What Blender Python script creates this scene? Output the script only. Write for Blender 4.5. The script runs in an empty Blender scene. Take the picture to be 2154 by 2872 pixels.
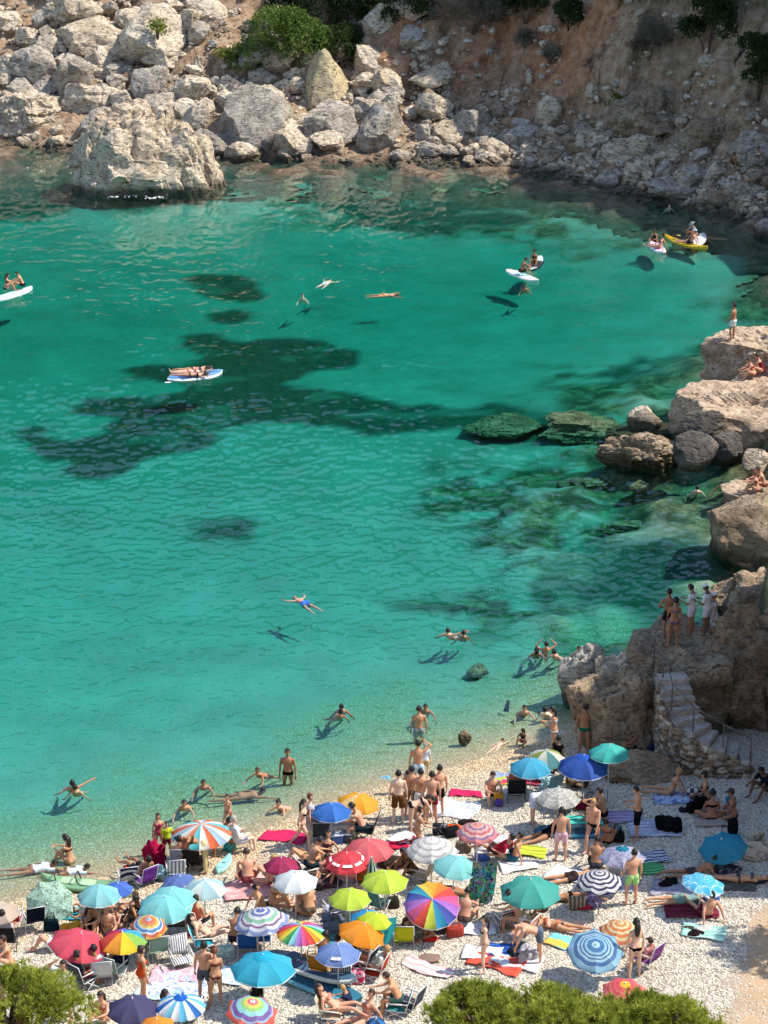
import bpy, bmesh, math, random
import numpy as np
from mathutils import Vector, Matrix, Euler
PI = math.pi
S = bpy.context.scene
COL = S.collection
R = math.radians

# ------------------------------------------------------------------ camera
cam_d = bpy.data.cameras.new('camera')
cam = bpy.data.objects.new('camera', cam_d)
COL.objects.link(cam)
cam.location = (0, 0, 33.5)
cam.rotation_euler = (R(90 - 20.6), 0, 0)
cam_d.sensor_fit = 'HORIZONTAL'
cam_d.sensor_width = 36
cam_d.lens = 106.8
cam_d.clip_start = 1
cam_d.clip_end = 2000
S.camera = cam

# ------------------------------------------------------------------ sky and sun
SUN_EL, SUN_AZ = R(54), math.atan2(1.0, 0.04)      # azimuth measured from +Y towards +X
world = bpy.data.worlds.new('World')
S.world = world
world.use_nodes = True
wn = world.node_tree.nodes
wl = world.node_tree.links
wn.clear()
w_out = wn.new('ShaderNodeOutputWorld')
w_bg = wn.new('ShaderNodeBackground')
w_sky = wn.new('ShaderNodeTexSky')
w_sky.sky_type = 'NISHITA'
w_sky.sun_disc = False
w_sky.sun_elevation = SUN_EL
w_sky.sun_rotation = SUN_AZ
w_sky.air_density = 1.0
w_sky.dust_density = 0.4
w_bg.inputs['Strength'].default_value = 0.15
wl.new(w_sky.outputs[0], w_bg.inputs[0])
wl.new(w_bg.outputs[0], w_out.inputs[0])

sun_d = bpy.data.lights.new('sun', 'SUN')
sun_d.energy = 3.9
sun_d.angle = R(0.7)
sun_d.color = (1.0, 0.93, 0.82)
sun = bpy.data.objects.new('sun', sun_d)
COL.objects.link(sun)
to_sun = Vector((math.sin(SUN_AZ) * math.cos(SUN_EL), math.cos(SUN_AZ) * math.cos(SUN_EL), math.sin(SUN_EL)))
sun.rotation_euler = to_sun.to_track_quat('Z', 'Y').to_euler()
sun.location = (60, 60, 80)

S.view_settings.view_transform = 'Standard'
S.view_settings.look = 'None'
S.view_settings.exposure = 0.66
S.view_settings.gamma = 1
S.view_settings.use_curve_mapping = False
S.render.engine = 'CYCLES'
S.cycles.max_bounces = 5
S.cycles.diffuse_bounces = 2
S.cycles.glossy_bounces = 2
S.cycles.transparent_max_bounces = 12
S.cycles.transmission_bounces = 4
S.cycles.volume_bounces = 0
S.cycles.sample_clamp_indirect = 4
S.cycles.sample_clamp_direct = 12
S.cycles.caustics_reflective = False
S.cycles.caustics_refractive = False
S.cycles.use_denoising = True
S.cycles.use_adaptive_sampling = True
S.cycles.adaptive_threshold = 0.028
S.cycles.adaptive_min_samples = 12

# ------------------------------------------------------------------ numpy noise
def _h(ix, iy, iz, seed):
    n = (ix.astype(np.int64) * 374761393 + iy.astype(np.int64) * 668265263 + iz.astype(np.int64) * 2147483647 + seed * 1274126177) & 0xffffffff
    n = ((n ^ (n >> 13)) * 1274126177) & 0xffffffff
    n = ((n ^ (n >> 16)) * 2246822519) & 0xffffffff
    return ((n ^ (n >> 15)) & 0xffffff) / float(0xffffff)

def vnoise(p, seed=0):
    f = np.floor(p)
    t = p - f
    t = t * t * t * (t * (t * 6 - 15) + 10)
    ix, iy, iz = f[..., 0], f[..., 1], f[..., 2]
    r = 0
    for a in (0, 1):
        for b in (0, 1):
            for c in (0, 1):
                w = (t[..., 0] if a else 1 - t[..., 0]) * (t[..., 1] if b else 1 - t[..., 1]) * (t[..., 2] if c else 1 - t[..., 2])
                r = r + w * _h(ix + a, iy + b, iz + c, seed)
    return r * 2 - 1

def fbm(p, octv=4, seed=0, gain=.5):
    r, a = 0, 1.0
    for o in range(octv):
        r = r + a * vnoise(p * (2.03 ** o) + o * 17.3, seed + o)
        a *= gain
    return r

def ridged(p, octv=3, seed=0):
    r, a = 0, 1.0
    for o in range(octv):
        r = r + a * (1 - 2 * np.abs(vnoise(p * (2.1 ** o) + o * 9.1, seed + o)))
        a *= .5
    return r

def v3(x, y, z=0.0):
    x = np.asarray(x, float)
    return np.stack([x, np.broadcast_to(np.asarray(y, float), x.shape), np.broadcast_to(np.asarray(z, float), x.shape)], -1)

def sstep(a, b, x):
    t = np.clip((x - a) / (b - a), 0, 1)
    return t * t * (3 - 2 * t)

# ------------------------------------------------------------------ lie of the land (metres; water level z = 0)
KK = 4.0
SHX = [-80, -40, -11.1, -9, -7.7, -4.6, -2.7, .1, 2.6, 4.8, 6.2, 6.9, 8, 9.5, 11, 13, 15.5, 17, 30]
SHY = [37, 46, 56.9, 58.2, 58.8, 60.6, 62.4, 64.4, 65.9, 67.2, 68.3, 69.5, 70.6, 71.4, 72.6, 75.5, 83, 100, 100]
FAX = [-120, -60, -28.2, -11.1, .6, 8.1, 12.8, 17.1, 21.2, 24.3, 60]
FAY = [196, 178, 166.3, 161.2, 160, 158.8, 154.1, 149.1, 144.4, 141.5, 130]
CYY = [70, 80, 86, 95, 105, 112, 120, 141, 200]
CXX = [40, 18, 15.6, 16, 17, 20, 24.5, 25.5, 26]

def dists(x, y):
    d1 = (np.interp(x, SHX, SHY) - y) * .85
    d2 = np.where(y > 78, x - np.interp(y, CYY, CXX), -99.)
    d3 = (y - np.interp(x, FAX, FAY)) * .9
    return d1, d2, d3

def H(x, y, rough=True):
    x = np.asarray(x, float)
    y = np.asarray(y, float)
    d1, d2, d3 = dists(x, y)
    n1 = vnoise(v3(x * .22, y * .22), 3) * 1.0
    b = np.where(d1 > 0, 1.25 * (1 - np.exp(-d1 * .105)), -np.interp(-d1, [0, 1.2, 3, 6, 10, 16, 25, 60], [0, .17, .46, .88, 1.15, 1.42, 1.65, 1.85]))
    b = b + np.clip(47.5 - y, 0, 22) * .45 + np.clip(25.5 - y, 0, 40) * .8                                       # the slope the camera stands on
    b = b + np.minimum(np.clip(x - 13.0 - n1 * .8, 0, 30) * 7.0, 12.3 + n1 * 2) * sstep(54.9, 57.2, y) * sstep(80, 70.5, y) * (d1 > 0)                  # cliff right of the beach
    r = np.where(d2 > 0, np.minimum(d2 * 1.3, 6) + np.clip(x - 26.5, 0, 7) * KK * np.interp(y, [112, 122, 130, 140, 146, 152], [0, .12, .3, .52, .72, 1]), -np.interp(-d2, [0, 3, 8, 15, 40], [0, .6, 1.1, 1.45, 1.9]))
    e3 = d3 + n1 * np.clip(d3 * .4, 0, 1.2)
    steep = sstep(-2, 9, x)
    f_l = np.where(e3 < 18, e3 * .60, 10.8 + (e3 - 18) * 1.7)
    f_r = np.where(e3 < 5, e3 * .62, 3.1 + (e3 - 5) * 1.35) + np.clip(e3 - 12, 0, 40) * 0.75 * sstep(4, 16, x)
    f = np.where(d3 > 0, f_l * (1 - steep) + f_r * steep, -np.interp(-d3, [0, 4, 10, 18, 40], [0, .25, .55, 1.25, 1.95]))
    f = np.minimum(f, 44)
    z = np.maximum(np.maximum(b, r), f)
    if rough:
        far = sstep(-13, -2, d3)
        z = z + far * (fbm(v3(x * .55, y * .55), 3, 11) * .42 + fbm(v3(x * 1.7, y * 1.7), 2, 21) * .14)
        rr = sstep(-9, -1, d2) * (d2 < 6) + sstep(2, 8, x) * sstep(70, 80, y) * sstep(110, 90, y)
        z = z + np.clip(rr, 0, 1) * (1 - far) * fbm(v3(x * .5, y * .5), 3, 31) * .45 * (z < .2)
        z = z + (1 - far) * np.where(d1 > 0, .05 * fbm(v3(x * .5, y * .5), 2, 41) + .02 * vnoise(v3(x * 2.1, y * 2.1), 43), 0) * sstep(0, 1.5, d1)
        z = z + sstep(47, 40, y) * fbm(v3(x * .4, y * .4), 3, 51) * .5
        z = z + (b > 3) * (y > 57) * fbm(v3(x * .5, y * .5), 3, 61) * .8
    return z

def h(x, y):
    return float(H(np.array([x]), np.array([y]))[0])

# ------------------------------------------------------------------ helpers: nodes, meshes, objects
def srgb(c):
    if isinstance(c, str):
        c = c.lstrip('#')
        c = [int(c[i:i + 2], 16) / 255 for i in (0, 2, 4)]
    return tuple((v / 12.92 if v <= .04045 else ((v + .055) / 1.055) ** 2.4) for v in c) + (1,)

class NT:
    def __init__(s, name):
        s.m = bpy.data.materials.new(name)
        s.m.use_nodes = True
        s.t = s.m.node_tree
        s.t.nodes.clear()
        s.out = s.t.nodes.new('ShaderNodeOutputMaterial')
    def n(s, kind, ins=None, **kw):
        nd = s.t.nodes.new('ShaderNode' + kind)
        for k, v in kw.items():
            setattr(nd, k, v)
        for k, v in (ins or {}).items():
            if hasattr(v, 'is_linked') or hasattr(v, 'is_output'):
                s.t.links.new(v, nd.inputs[k])
            else:
                nd.inputs[k].default_value = v
        return nd
    def pos(s):
        return s.n('NewGeometry').outputs['Position']
    def obj(s):
        return s.n('TexCoord').outputs['Object']
    def map(s, v, scale=(1, 1, 1), loc=(0, 0, 0)):
        return s.n('Mapping', {'Vector': v, 'Scale': scale, 'Location': loc}).outputs[0]
    def noise(s, v, scale, detail=3, rough=.55, dist=0):
        return s.n('TexNoise', {'Vector': v, 'Scale': scale, 'Detail': detail, 'Roughness': rough, 'Distortion': dist}).outputs[0]
    def vor(s, v, scale, feature='F1', out='Distance', rnd=1):
        return s.n('TexVoronoi', {'Vector': v, 'Scale': scale, 'Randomness': rnd}, feature=feature).outputs[out]
    def ramp(s, f, stops, interp='LINEAR'):
        r = s.n('ValToRGB', {'Fac': f})
        r.color_ramp.interpolation = interp
        e = r.color_ramp.elements
        while len(e) < len(stops):
            e.new(.5)
        for i, (p, c) in enumerate(stops):
            e[i].position = p
            e[i].color = c if len(c) == 4 else tuple(c) + (1,)
        return r.outputs[0]
    def val(s, f, lo, hi, a=0., b=1.):
        return s.n('MapRange', {'Value': f, 'From Min': lo, 'From Max': hi, 'To Min': a, 'To Max': b}).outputs[0]
    def mix(s, f, a, b, mode='MIX'):
        nd = s.n('Mix', data_type='RGBA', blend_type=mode)
        for k, v in ((0, f), (6, a), (7, b)):
            if hasattr(v, 'is_linked'):
                s.t.links.new(v, nd.inputs[k])
            else:
                nd.inputs[k].default_value = v
        return nd.outputs[2]
    def math(s, op, a, b=0., c=0.):
        nd = s.n('Math', operation=op)
        for k, v in enumerate((a, b, c)):
            if hasattr(v, 'is_linked'):
                s.t.links.new(v, nd.inputs[k])
            else:
                nd.inputs[k].default_value = v
        return nd.outputs[0]
    def bump(s, hgt, strength=.5, dist=.05, normal=None):
        d = {'Height': hgt, 'Strength': strength, 'Distance': dist}
        if normal is not None:
            d['Normal'] = normal
        return s.n('Bump', d).outputs[0]
    def xyz(s, v):
        return s.n('SeparateXYZ', {'Vector': v}).outputs
    def attr(s, name):
        return s.n('Attribute', attribute_name=name).outputs['Fac']
    def bsdf(s, col, rough=.8, normal=None, **kw):
        d = {'Base Color': col, 'Roughness': rough}
        if normal is not None:
            d['Normal'] = normal
        d.update(kw)
        b = s.n('BsdfPrincipled', d)
        s.t.links.new(b.outputs[0], s.out.inputs[0])
        return b
    def surf(s, sh):
        s.t.links.new(sh, s.out.inputs['Surface'])

_mc = {}
def plain(name, col, rough=.7, **kw):
    """a plain painted/plastic/metal surface with slight tone variation"""
    k = (name, str(col), rough)
    if k not in _mc:
        t = NT(name)
        c = srgb(col) if isinstance(col, str) else tuple(col) + (1,)
        n = t.noise(t.obj(), 9, 2)
        t.bsdf(t.mix(t.val(n, .3, .7), tuple(v * .88 for v in c[:3]) + (1,), c), rough, **kw)
        _mc[k] = t.m
    return _mc[k]

def cloth(col, trans=.0, col2=None, pattern=None, scale=10., axis=0, extra=None):
    """woven cloth; pattern: stripes along axis / rings / gores print / spots / check"""
    k = ('cloth', str(col), trans, str(col2), pattern, scale, axis, str(extra))
    if k in _mc:
        return _mc[k]
    t = NT('cloth')
    c = srgb(col)
    o = t.obj()
    if pattern == 'stripes':
        sx = t.xyz(o)[axis]
        w = t.math('FRACT', t.math('MULTIPLY', sx, scale))
        cc = t.mix(t.math('GREATER_THAN', w, .5), c, srgb(col2))
    elif pattern == 'rings':                       # extra = [(r, colour), ...] on canopy radius 0..1
        x, y, z = t.xyz(o)
        r = t.math('SQRT', t.math('ADD', t.math('MULTIPLY', x, x), t.math('MULTIPLY', y, y)))
        cc = t.ramp(r, [(p, srgb(q)) for p, q in extra], 'CONSTANT')
    elif pattern == 'spots':
        w = t.noise(o, scale, 2, .6, 1.2)
        cc = t.mix(t.math('GREATER_THAN', w, .53), c, srgb(col2))
    elif pattern == 'print':                       # many coloured print
        w = t.n('TexVoronoi', {'Vector': o, 'Scale': scale}).outputs['Color']
        q = t.n('HueSaturation', {'Hue': .5, 'Saturation': 1.5, 'Value': .8, 'Color': w}).outputs[0]
        e = t.noise(o, scale * 1.3, 2, .6, 2.0)
        cc = t.mix(t.math('GREATER_THAN', e, .46), c, t.mix(.55, q, srgb(col2)))
    elif pattern == 'check':
        cc = t.n('TexChecker', {'Vector': o, 'Color1': c, 'Color2': srgb(col2), 'Scale': scale}).outputs[0]
    else:
        cc = c
    n = t.noise(t.pos(), 3.0, 2)
    cc = t.mix(t.val(n, .25, .75, 0, .22), cc, tuple(v * .62 for v in c[:3]) + (1,), 'MIX')
    bmp = t.bump(t.noise(t.pos(), 9, 3), .45, .04)
    d = t.n('BsdfDiffuse', {'Color': cc, 'Normal': bmp})
    if trans > 0:
        tr = t.n('BsdfTranslucent', {'Color': cc})
        mx = t.n('MixShader', {0: trans, 1: d.outputs[0], 2: tr.outputs[0]})
        t.surf(mx.outputs[0])
    else:
        t.surf(d.outputs[0])
    _mc[k] = t.m
    return t.m

def skin_mat(col):
    k = ('skin', col)
    if k not in _mc:
        t = NT('skin')
        c = srgb(col)
        n = t.noise(t.obj(), 7, 3)
        t.bsdf(t.mix(t.val(n, .3, .7), tuple(v * .82 for v in c[:3]) + (1,), c), .55, **{'Specular IOR Level': .35})
        _mc[k] = t.m
    return _mc[k]

def new_mesh(name, verts, faces, smooth=False, mats=None, mi=None):
    me = bpy.data.meshes.new(name)
    if isinstance(faces, np.ndarray):
        nv, nf, k = len(verts), len(faces), faces.shape[1]
        me.vertices.add(nv)
        me.vertices.foreach_set('co', np.asarray(verts, np.float32).ravel())
        me.loops.add(nf * k)
        me.loops.foreach_set('vertex_index', faces.astype(np.int32).ravel())
        me.polygons.add(nf)
        me.polygons.foreach_set('loop_start', np.arange(0, nf * k, k, dtype=np.int32))
        me.polygons.foreach_set('loop_total', np.full(nf, k, np.int32))
        me.update(calc_edges=True)
    else:
        me.from_pydata([tuple(v) for v in verts], [], faces)
        me.update()
    for m in (mats or []):
        me.materials.append(m)
    if mi is not None:
        me.polygons.foreach_set('material_index', np.asarray(mi, np.int32))
    me.polygons.foreach_set('use_smooth', np.full(len(me.polygons), smooth))
    return me

def ob(name, me, parent=None, loc=None, rot=None, scale=None, mats=None, label=None, cat=None, group=None, kind=None):
    o = bpy.data.objects.new(name, me)
    COL.objects.link(o)
    if parent is not None:
        o.parent = parent
    if loc is not None:
        o.location = loc
    if rot is not None:
        o.rotation_euler = rot
    if scale is not None:
        o.scale = scale if hasattr(scale, '__len__') else (scale,) * 3
    if mats:
        for i, m in enumerate(mats):
            if i < len(o.material_slots):
                o.material_slots[i].link = 'OBJECT'
                o.material_slots[i].material = m
    for k, v in (('label', label), ('category', cat), ('group', group), ('kind', kind)):
        if v:
            o[k] = v
    return o

class MB:
    """collects simple solids into one mesh"""
    def __init__(s):
        s.v, s.f, s.m = [], [], []
        s.cur = 0
    def add(s, vs, fs):
        b = len(s.v)
        s.v += [tuple(p) for p in vs]
        for f in fs:
            s.f.append([i + b for i in f])
            s.m.append(s.cur)
    def box(s, c, d, rot=None):
        vs = [Vector((sx * d[0] / 2, sy * d[1] / 2, sz * d[2] / 2)) for sx in (-1, 1) for sy in (-1, 1) for sz in (-1, 1)]
        if rot is not None:
            mt = Euler(rot).to_matrix()
            vs = [mt @ p for p in vs]
        vs = [p + Vector(c) for p in vs]
        s.add(vs, [(0, 1, 3, 2), (4, 6, 7, 5), (0, 4, 5, 1), (2, 3, 7, 6), (0, 2, 6, 4), (1, 5, 7, 3)])
    def tube(s, pts, rad, n=6, caps=True):
        pts = [Vector(p) for p in pts]
        if not hasattr(rad, '__len__'):
            rad = [rad] * len(pts)
        b = len(s.v)
        up = None
        for i, p in enumerate(pts):
            d = (pts[min(i + 1, len(pts) - 1)] - pts[max(i - 1, 0)]).normalized()
            if up is None:
                up = d.orthogonal().normalized()
            up = (up - d * up.dot(d)).normalized()
            w = d.cross(up)
            for k in range(n):
                a = 2 * PI * k / n
                s.v.append(tuple(p + (up * math.cos(a) + w * math.sin(a)) * rad[i]))
        for i in range(len(pts) - 1):
            for k in range(n):
                k2 = (k + 1) % n
                s.f.append([b + i * n + k, b + i * n + k2, b + (i + 1) * n + k2, b + (i + 1) * n + k])
                s.m.append(s.cur)
        if caps:
            s.f.append([b + k for k in range(n)][::-1])
            s.f.append([b + (len(pts) - 1) * n + k for k in range(n)])
            s.m += [s.cur, s.cur]
    def lathe(s, prof, n=12, c=(0, 0, 0)):
        b = len(s.v)
        for r, z in prof:
            for k in range(n):
                a = 2 * PI * k / n
                s.v.append((c[0] + r * math.cos(a), c[1] + r * math.sin(a), c[2] + z))
        for i in range(len(prof) - 1):
            for k in range(n):
                k2 = (k + 1) % n
                s.f.append([b + i * n + k, b + i * n + k2, b + (i + 1) * n + k2, b + (i + 1) * n + k])
                s.m.append(s.cur)
    def mesh(s, name, smooth=False, mats=None):
        return new_mesh(name, s.v, s.f, smooth, mats, s.m)

# ------------------------------------------------------------------ people: one continuous body per pose, clothes and hair as children
def nv(*a):
    v = Vector(a if len(a) > 1 else a[0])
    return v.normalized()

def loft(mb, rings, n=10):
    """rings: (centre, axis1 vector, axis2 vector)"""
    b = len(mb.v)
    for c, a1, a2 in rings:
        for k in range(n):
            a = 2 * PI * k / n
            mb.v.append(tuple(c + a1 * math.cos(a) + a2 * math.sin(a)))
    for i in range(len(rings) - 1):
        for k in range(n):
            k2 = (k + 1) % n
            mb.f.append([b + i * n + k, b + i * n + k2, b + (i + 1) * n + k2, b + (i + 1) * n + k])
            mb.m.append(mb.cur)
    mb.f.append([b + k for k in range(n)][::-1])
    mb.f.append([b + (len(rings) - 1) * n + k for k in range(n)])
    mb.m += [mb.cur, mb.cur]

def limb(mb, p0, p1, rads, n=9):
    d = (p1 - p0).normalized()
    u = d.orthogonal().normalized()
    w = d.cross(u)
    L = (p1 - p0).length
    r = [(-rads[0] * .75, rads[0] * .55)] + [(L * i / (len(rads) - 1), q) for i, q in enumerate(rads)] + [(L + rads[-1] * .75, rads[-1] * .55)]
    loft(mb, [(p0 + d * t, u * q, w * q) for t, q in r], n)

def ball(mb, c, a1, a2, a3, n=10, m=6):
    loft(mb, [(c + a3 * math.cos(PI * (i + .5) / m) * -1, a1 * math.sin(PI * (i + .5) / m), a2 * math.sin(PI * (i + .5) / m)) for i in range(m)], n)

X0 = (1, 0, 0)
XN = (-1, 0, 0)
# pose: torso dir, x axis, head dir, legs L,R (thigh, shin, foot), arms L,R (upper, fore).  +Y is forward
def sym(v, s):
    return (v[0] * s, v[1], v[2])
def P2(T, legs, arms, X=X0, head=None, seat=None):
    """legs/arms given for the right side (x>0); a pair (right, left) when they differ"""
    def two(q):
        if isinstance(q[0][0], tuple):
            return q[0], tuple(sym(v, -1) for v in q[1])
        return q, tuple(sym(v, -1) for v in q)
    return dict(T=T, X=X, head=head or T, legs=two(legs), arms=two(arms), seat=seat)
_leg = ((.09, .02, -1), (.03, -.04, -1), (.25, 1, -.05))
_arm = ((.24, -.02, -1), (.06, .18, -1))
POSES = {
    'stand': P2((0, .03, 1), _leg, _arm),
    'stand2': P2((.04, .0, 1), (_leg, ((.10, .18, -1), (.05, -.15, -1), (.35, 1, -.05))), (_arm, ((.3, .1, -1), (-.1, .55, -.7)))),
    'look': P2((0, .02, 1), _leg, (((.75, .3, .5), (-.75, -.05, .6)), _arm)),
    'phone': P2((0, .02, 1), _leg, ((.2, .15, -1), (-.3, .85, .12)), head=(0, .35, 1)),
    'hips': P2((0, .02, 1), _leg, ((.65, -.2, -.75), (-.75, .4, -.35))),
    'reach': P2((0, .02, 1), _leg, (((1, .2, .35), (.95, .3, .3)), _arm)),
    'handsup': P2((0, -.04, 1), _leg, ((.85, .1, .55), (-.62, -.1, .75))),
    'walk': P2((0, .08, 1), (((.05, .5, -.88), (.0, .08, -1), (0, 1, .15)), ((.05, -.35, -.95), (.0, -.6, -.8), (0, .7, -.7))), (((.2, -.4, -.9), (0, .1, -1)), ((.2, .4, -.9), (0, .55, -.8)))),
    'bend': P2((0, .93, .36), ((.1, -.06, -1), (.02, -.02, -1), (.2, 1, -.05)), ((.1, .45, -.9), (0, .3, -1)), head=(0, .9, -.1)),
    'knees': P2((0, .16, 1), ((.2, .78, .62), (.04, .42, -.88), (.15, 1, -.1)), ((.25, .75, -.55), (-.45, .75, .05)), head=(0, .3, 1)),
    'long': P2((0, -.36, .93), ((.13, 1, .08), (.05, 1, -.10), (.2, .5, .85)), ((.35, -.5, -.8), (.12, -.32, -.95)), head=(0, -.1, 1)),
    'oneknee': P2((0, -.2, .97), (((.1, .8, .6), (0, .42, -.88), (.1, 1, -.1)), ((.2, 1, .08), (.05, 1, -.1), (.2, .5, .85))), (((.3, .6, -.6), (-.3, .9, 0)), ((.35, -.45, -.8), (.1, -.25, -.95)))),
    'cross': P2((0, .1, 1), ((.85, .55, .16), (-.92, .35, -.2), (-.5, .8, -.1)), ((.28, .3, -.9), (-.25, .85, -.35)), head=(0, .25, 1)),
    'hunch': P2((0, .38, .92), ((.35, .85, .45), (-.1, .45, -.88), (.1, 1, -.1)), ((.2, .7, -.6), (-.25, .9, -.2)), head=(0, .5, .85)),
    'prone': P2((0, 1, .02), ((.1, -1, -.02), (.04, -1, 0), (0, -1, -.3)), ((.8, .6, -.02), (-.55, .8, .05)), head=(0, 1, .12)),
    'elbows': P2((0, .85, .5), ((.1, -1, -.02), (.04, -1, 0), (0, -1, -.3)), ((.2, .35, -.9), (-.1, 1, -.05)), head=(0, .6, .8)),
    'supine': P2((0, 1, .03), ((.1, -1, .0), (.04, -1, 0), (.2, -.3, .9)), ((.4, -.9, -.05), (.15, -1, 0)), X=XN),
    'kneesup': P2((0, 1, .05), ((.1, -.72, .7), (0, -.5, -.86), (.1, -1, -.05)), ((.5, -.8, -.05), (-.3, -.6, .35)), X=XN),
    'chair': P2((0, -.26, .97), ((.13, 1, .06), (.03, .12, -1), (.15, 1, -.05)), ((.25, .12, -1), (.02, .95, -.02)), head=(0, .05, 1), seat=.36),
    'fwdchair': P2((0, .42, .9), ((.2, 1, .04), (.03, .0, -1), (.15, 1, -.05)), ((.1, .75, -.6), (-.2, .85, -.2)), head=(0, .55, .8), seat=.36),
    'recline': P2((0, -.76, .65), ((.12, .95, .28), (.05, .9, -.40), (.15, .6, .75)), ((.3, .1, -.95), (-.15, .95, .15)), head=(0, -.35, .93), seat=.30),
    'squat': P2((0, .42, .9), ((.38, .85, .22), (.0, -.38, -.9), (.2, 1, -.05)), ((.1, .75, -.65), (-.1, .8, -.5)), head=(0, .35, .94)),
    'kneel': P2((0, .15, 1), ((.16, .3, -.95), (.02, -1, -.04), (0, -1, -.2)), ((.2, .45, -.85), (-.15, .8, -.35))),
    'breast': P2((0, .86, .5), ((.2, -.9, -.42), (.1, -.9, -.45), (.1, -1, -.2)), ((.6, .6, -.55), (.1, .9, -.3)), head=(0, .12, 1)),
    'backfloat': P2((0, -.84, .54), ((.2, .9, -.42), (.1, .9, -.45), (.1, .9, .1)), ((.65, .1, -.75), (.35, .6, -.6)), head=(0, -.12, 1)),
    'treadreach': P2((0, -.84, .54), ((.2, .9, -.42), (.1, .9, -.45), (.1, .9, .1)), (((1, .2, .42), (.95, .3, .35)), ((.8, -.1, -.45), (.5, .6, -.5))), head=(0, -.05, 1)),
    'treadup': P2((0, -.6, .8), ((.2, .9, -.42), (.1, .9, -.45), (.1, .9, .1)), ((.85, .1, .55), (-.62, -.1, .75)), head=(0, -.05, 1)),
    'swim': P2((0, 1, .10), ((.1, -1, -.06), (.06, -1, .02), (0, -1, -.1)), (((.25, 1, .10), (.05, 1, -.12)), ((.5, -.8, -.1), (.2, -.9, -.2))), head=(0, .72, .7)),
    'float': P2((0, 1, .0), ((.2, -1, -.04), (.08, -1, .0), (0, -1, -.15)), ((.9, .5, -.02), (.3, .9, -.05)), head=(0, 1, -.05)),
}
_bodies = {}
def body(pose, g):
    key = (pose, g)
    if key in _bodies:
        return _bodies[key]
    ps = POSES[pose]
    fem = g == 'f'
    T, X, hd = nv(ps['T']), Vector(ps['X']), nv(ps['head'])
    X = (X - T * X.dot(T)).normalized()
    Fv = T.cross(X).normalized()
    pel = Vector((0, 0, 0))
    mb = MB()
    sl = .52
    W = [(-.095, .055, .05), (-.04, .15, .10), (.05, .165, .115), (.15, .142, .10), (.26, .148, .10), (.37, .172, .118), (.45, .172, .10), (.50, .115, .078), (.54, .06, .058), (.62, .052, .054)]
    if fem:
        W = [(-.095, .06, .05), (-.04, .16, .11), (.05, .175, .12), (.15, .128, .092), (.24, .122, .088), (.37, .15, .105), (.44, .148, .088), (.49, .095, .07), (.53, .05, .05), (.61, .045, .047)]
    loft(mb, [(pel + T * s, X * a, Fv * b) for s, a, b in W], 14)
    neck = pel + T * sl
    hf = (Fv - hd * Fv.dot(hd)).normalized()
    hc = neck + hd * .20
    limb(mb, neck - T * .02, hc - hd * .04, [.055, .05] if not fem else [.047, .043])
    ball(mb, hc, X * .078, hf * .096, hd * .118, 12, 8)
    ball(mb, hc + hf * .062 - hd * .062, X * .05, hf * .045, hd * .05)
    ball(mb, hc + hf * .10 - hd * .015, X * .016, hf * .022, hd * .028, 6, 4)
    for s in (-1, 1):
        ball(mb, hc + X * .08 * s, X * .014, hf * .024, hd * .034, 6, 4)
        if fem:
            ball(mb, pel + T * .355 + Fv * .085 + X * .072 * s, X * .06, Fv * .055, T * .06)
        ball(mb, pel - T * .03 - Fv * .06 + X * .075 * s, X * .085, Fv * .075, T * .09)
    bones = [('torso', pel, neck, .14), ('head', neck + hd * .08, hc + hd * .06, .085)]
    hands = []
    for i, s in ((0, 1), (1, -1)):
        xs = X * s
        rot = lambda v: Vector((v[0], v[1], v[2]))
        th, sh, ft = [nv(rot(v)) for v in ps['legs'][i]]
        hip = pel + X * (.088 * s) - T * .03
        knee = hip + th * .43
        ank = knee + sh * .415
        limb(mb, hip, knee, [.088, .082, .068, .055] if not fem else [.094, .086, .068, .052])
        limb(mb, knee, ank, [.054, .058, .048, .036] if not fem else [.05, .054, .043, .033])
        heel = ank + sh * .045 - ft * .05
        sd = ft.cross(sh).normalized()
        upv = sd.cross(ft).normalized()
        loft(mb, [(heel, sd * .026, upv * .026), (heel + ft * .06, sd * .036, upv * .038), (heel + ft * .15, sd * .044, upv * .028), (heel + ft * .22, sd * .040, upv * .018), (heel + ft * .25, sd * .02, upv * .012)], 8)
        up, fo = [nv(rot(v)) for v in ps['arms'][i]]
        shd = pel + T * .455 + X * ((.182 if not fem else .155) * s)
        elb = shd + up * .285
        wri = elb + fo * .25
        k = 1 if not fem else .86
        limb(mb, shd, elb, [.055 * k, .049 * k, .040 * k])
        limb(mb, elb, wri, [.041 * k, .040 * k, .028 * k])
        bones += [('thigh', hip, knee, .085), ('shin', knee, ank, .055), ('uarm', shd, elb, .05), ('farm', elb, wri, .038)]
        pw = fo.cross(up)
        pw = pw.normalized() if pw.length > .05 else fo.orthogonal().normalized()
        pn = fo.cross(pw).normalized()
        loft(mb, [(wri - fo * .01, pw * .026, pn * .022), (wri + fo * .04, pw * .038, pn * .018), (wri + fo * .09, pw * .042, pn * .016), (wri + fo * .105, pw * .036, pn * .012)], 8)
        hands.append((wri, fo, pw, pn, s))
    me = mb.mesh('raw')
    o = bpy.data.objects.new('raw', me)
    COL.objects.link(o)
    m = o.modifiers.new('r', 'REMESH')
    m.mode = 'VOXEL'
    m.voxel_size = .021
    m.use_smooth_shade = True
    m2 = o.modifiers.new('s', 'SMOOTH')
    m2.factor = .5
    m2.iterations = 4
    dg = bpy.context.evaluated_depsgraph_get()
    ev = bpy.data.meshes.new_from_object(o.evaluated_get(dg))
    bpy.data.objects.remove(o)
    bpy.data.meshes.remove(me)
    co = np.zeros(len(ev.vertices) * 3)
    ev.vertices.foreach_get('co', co)
    co = co.reshape(-1, 3)
    no = np.zeros(len(ev.vertices) * 3)
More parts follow.
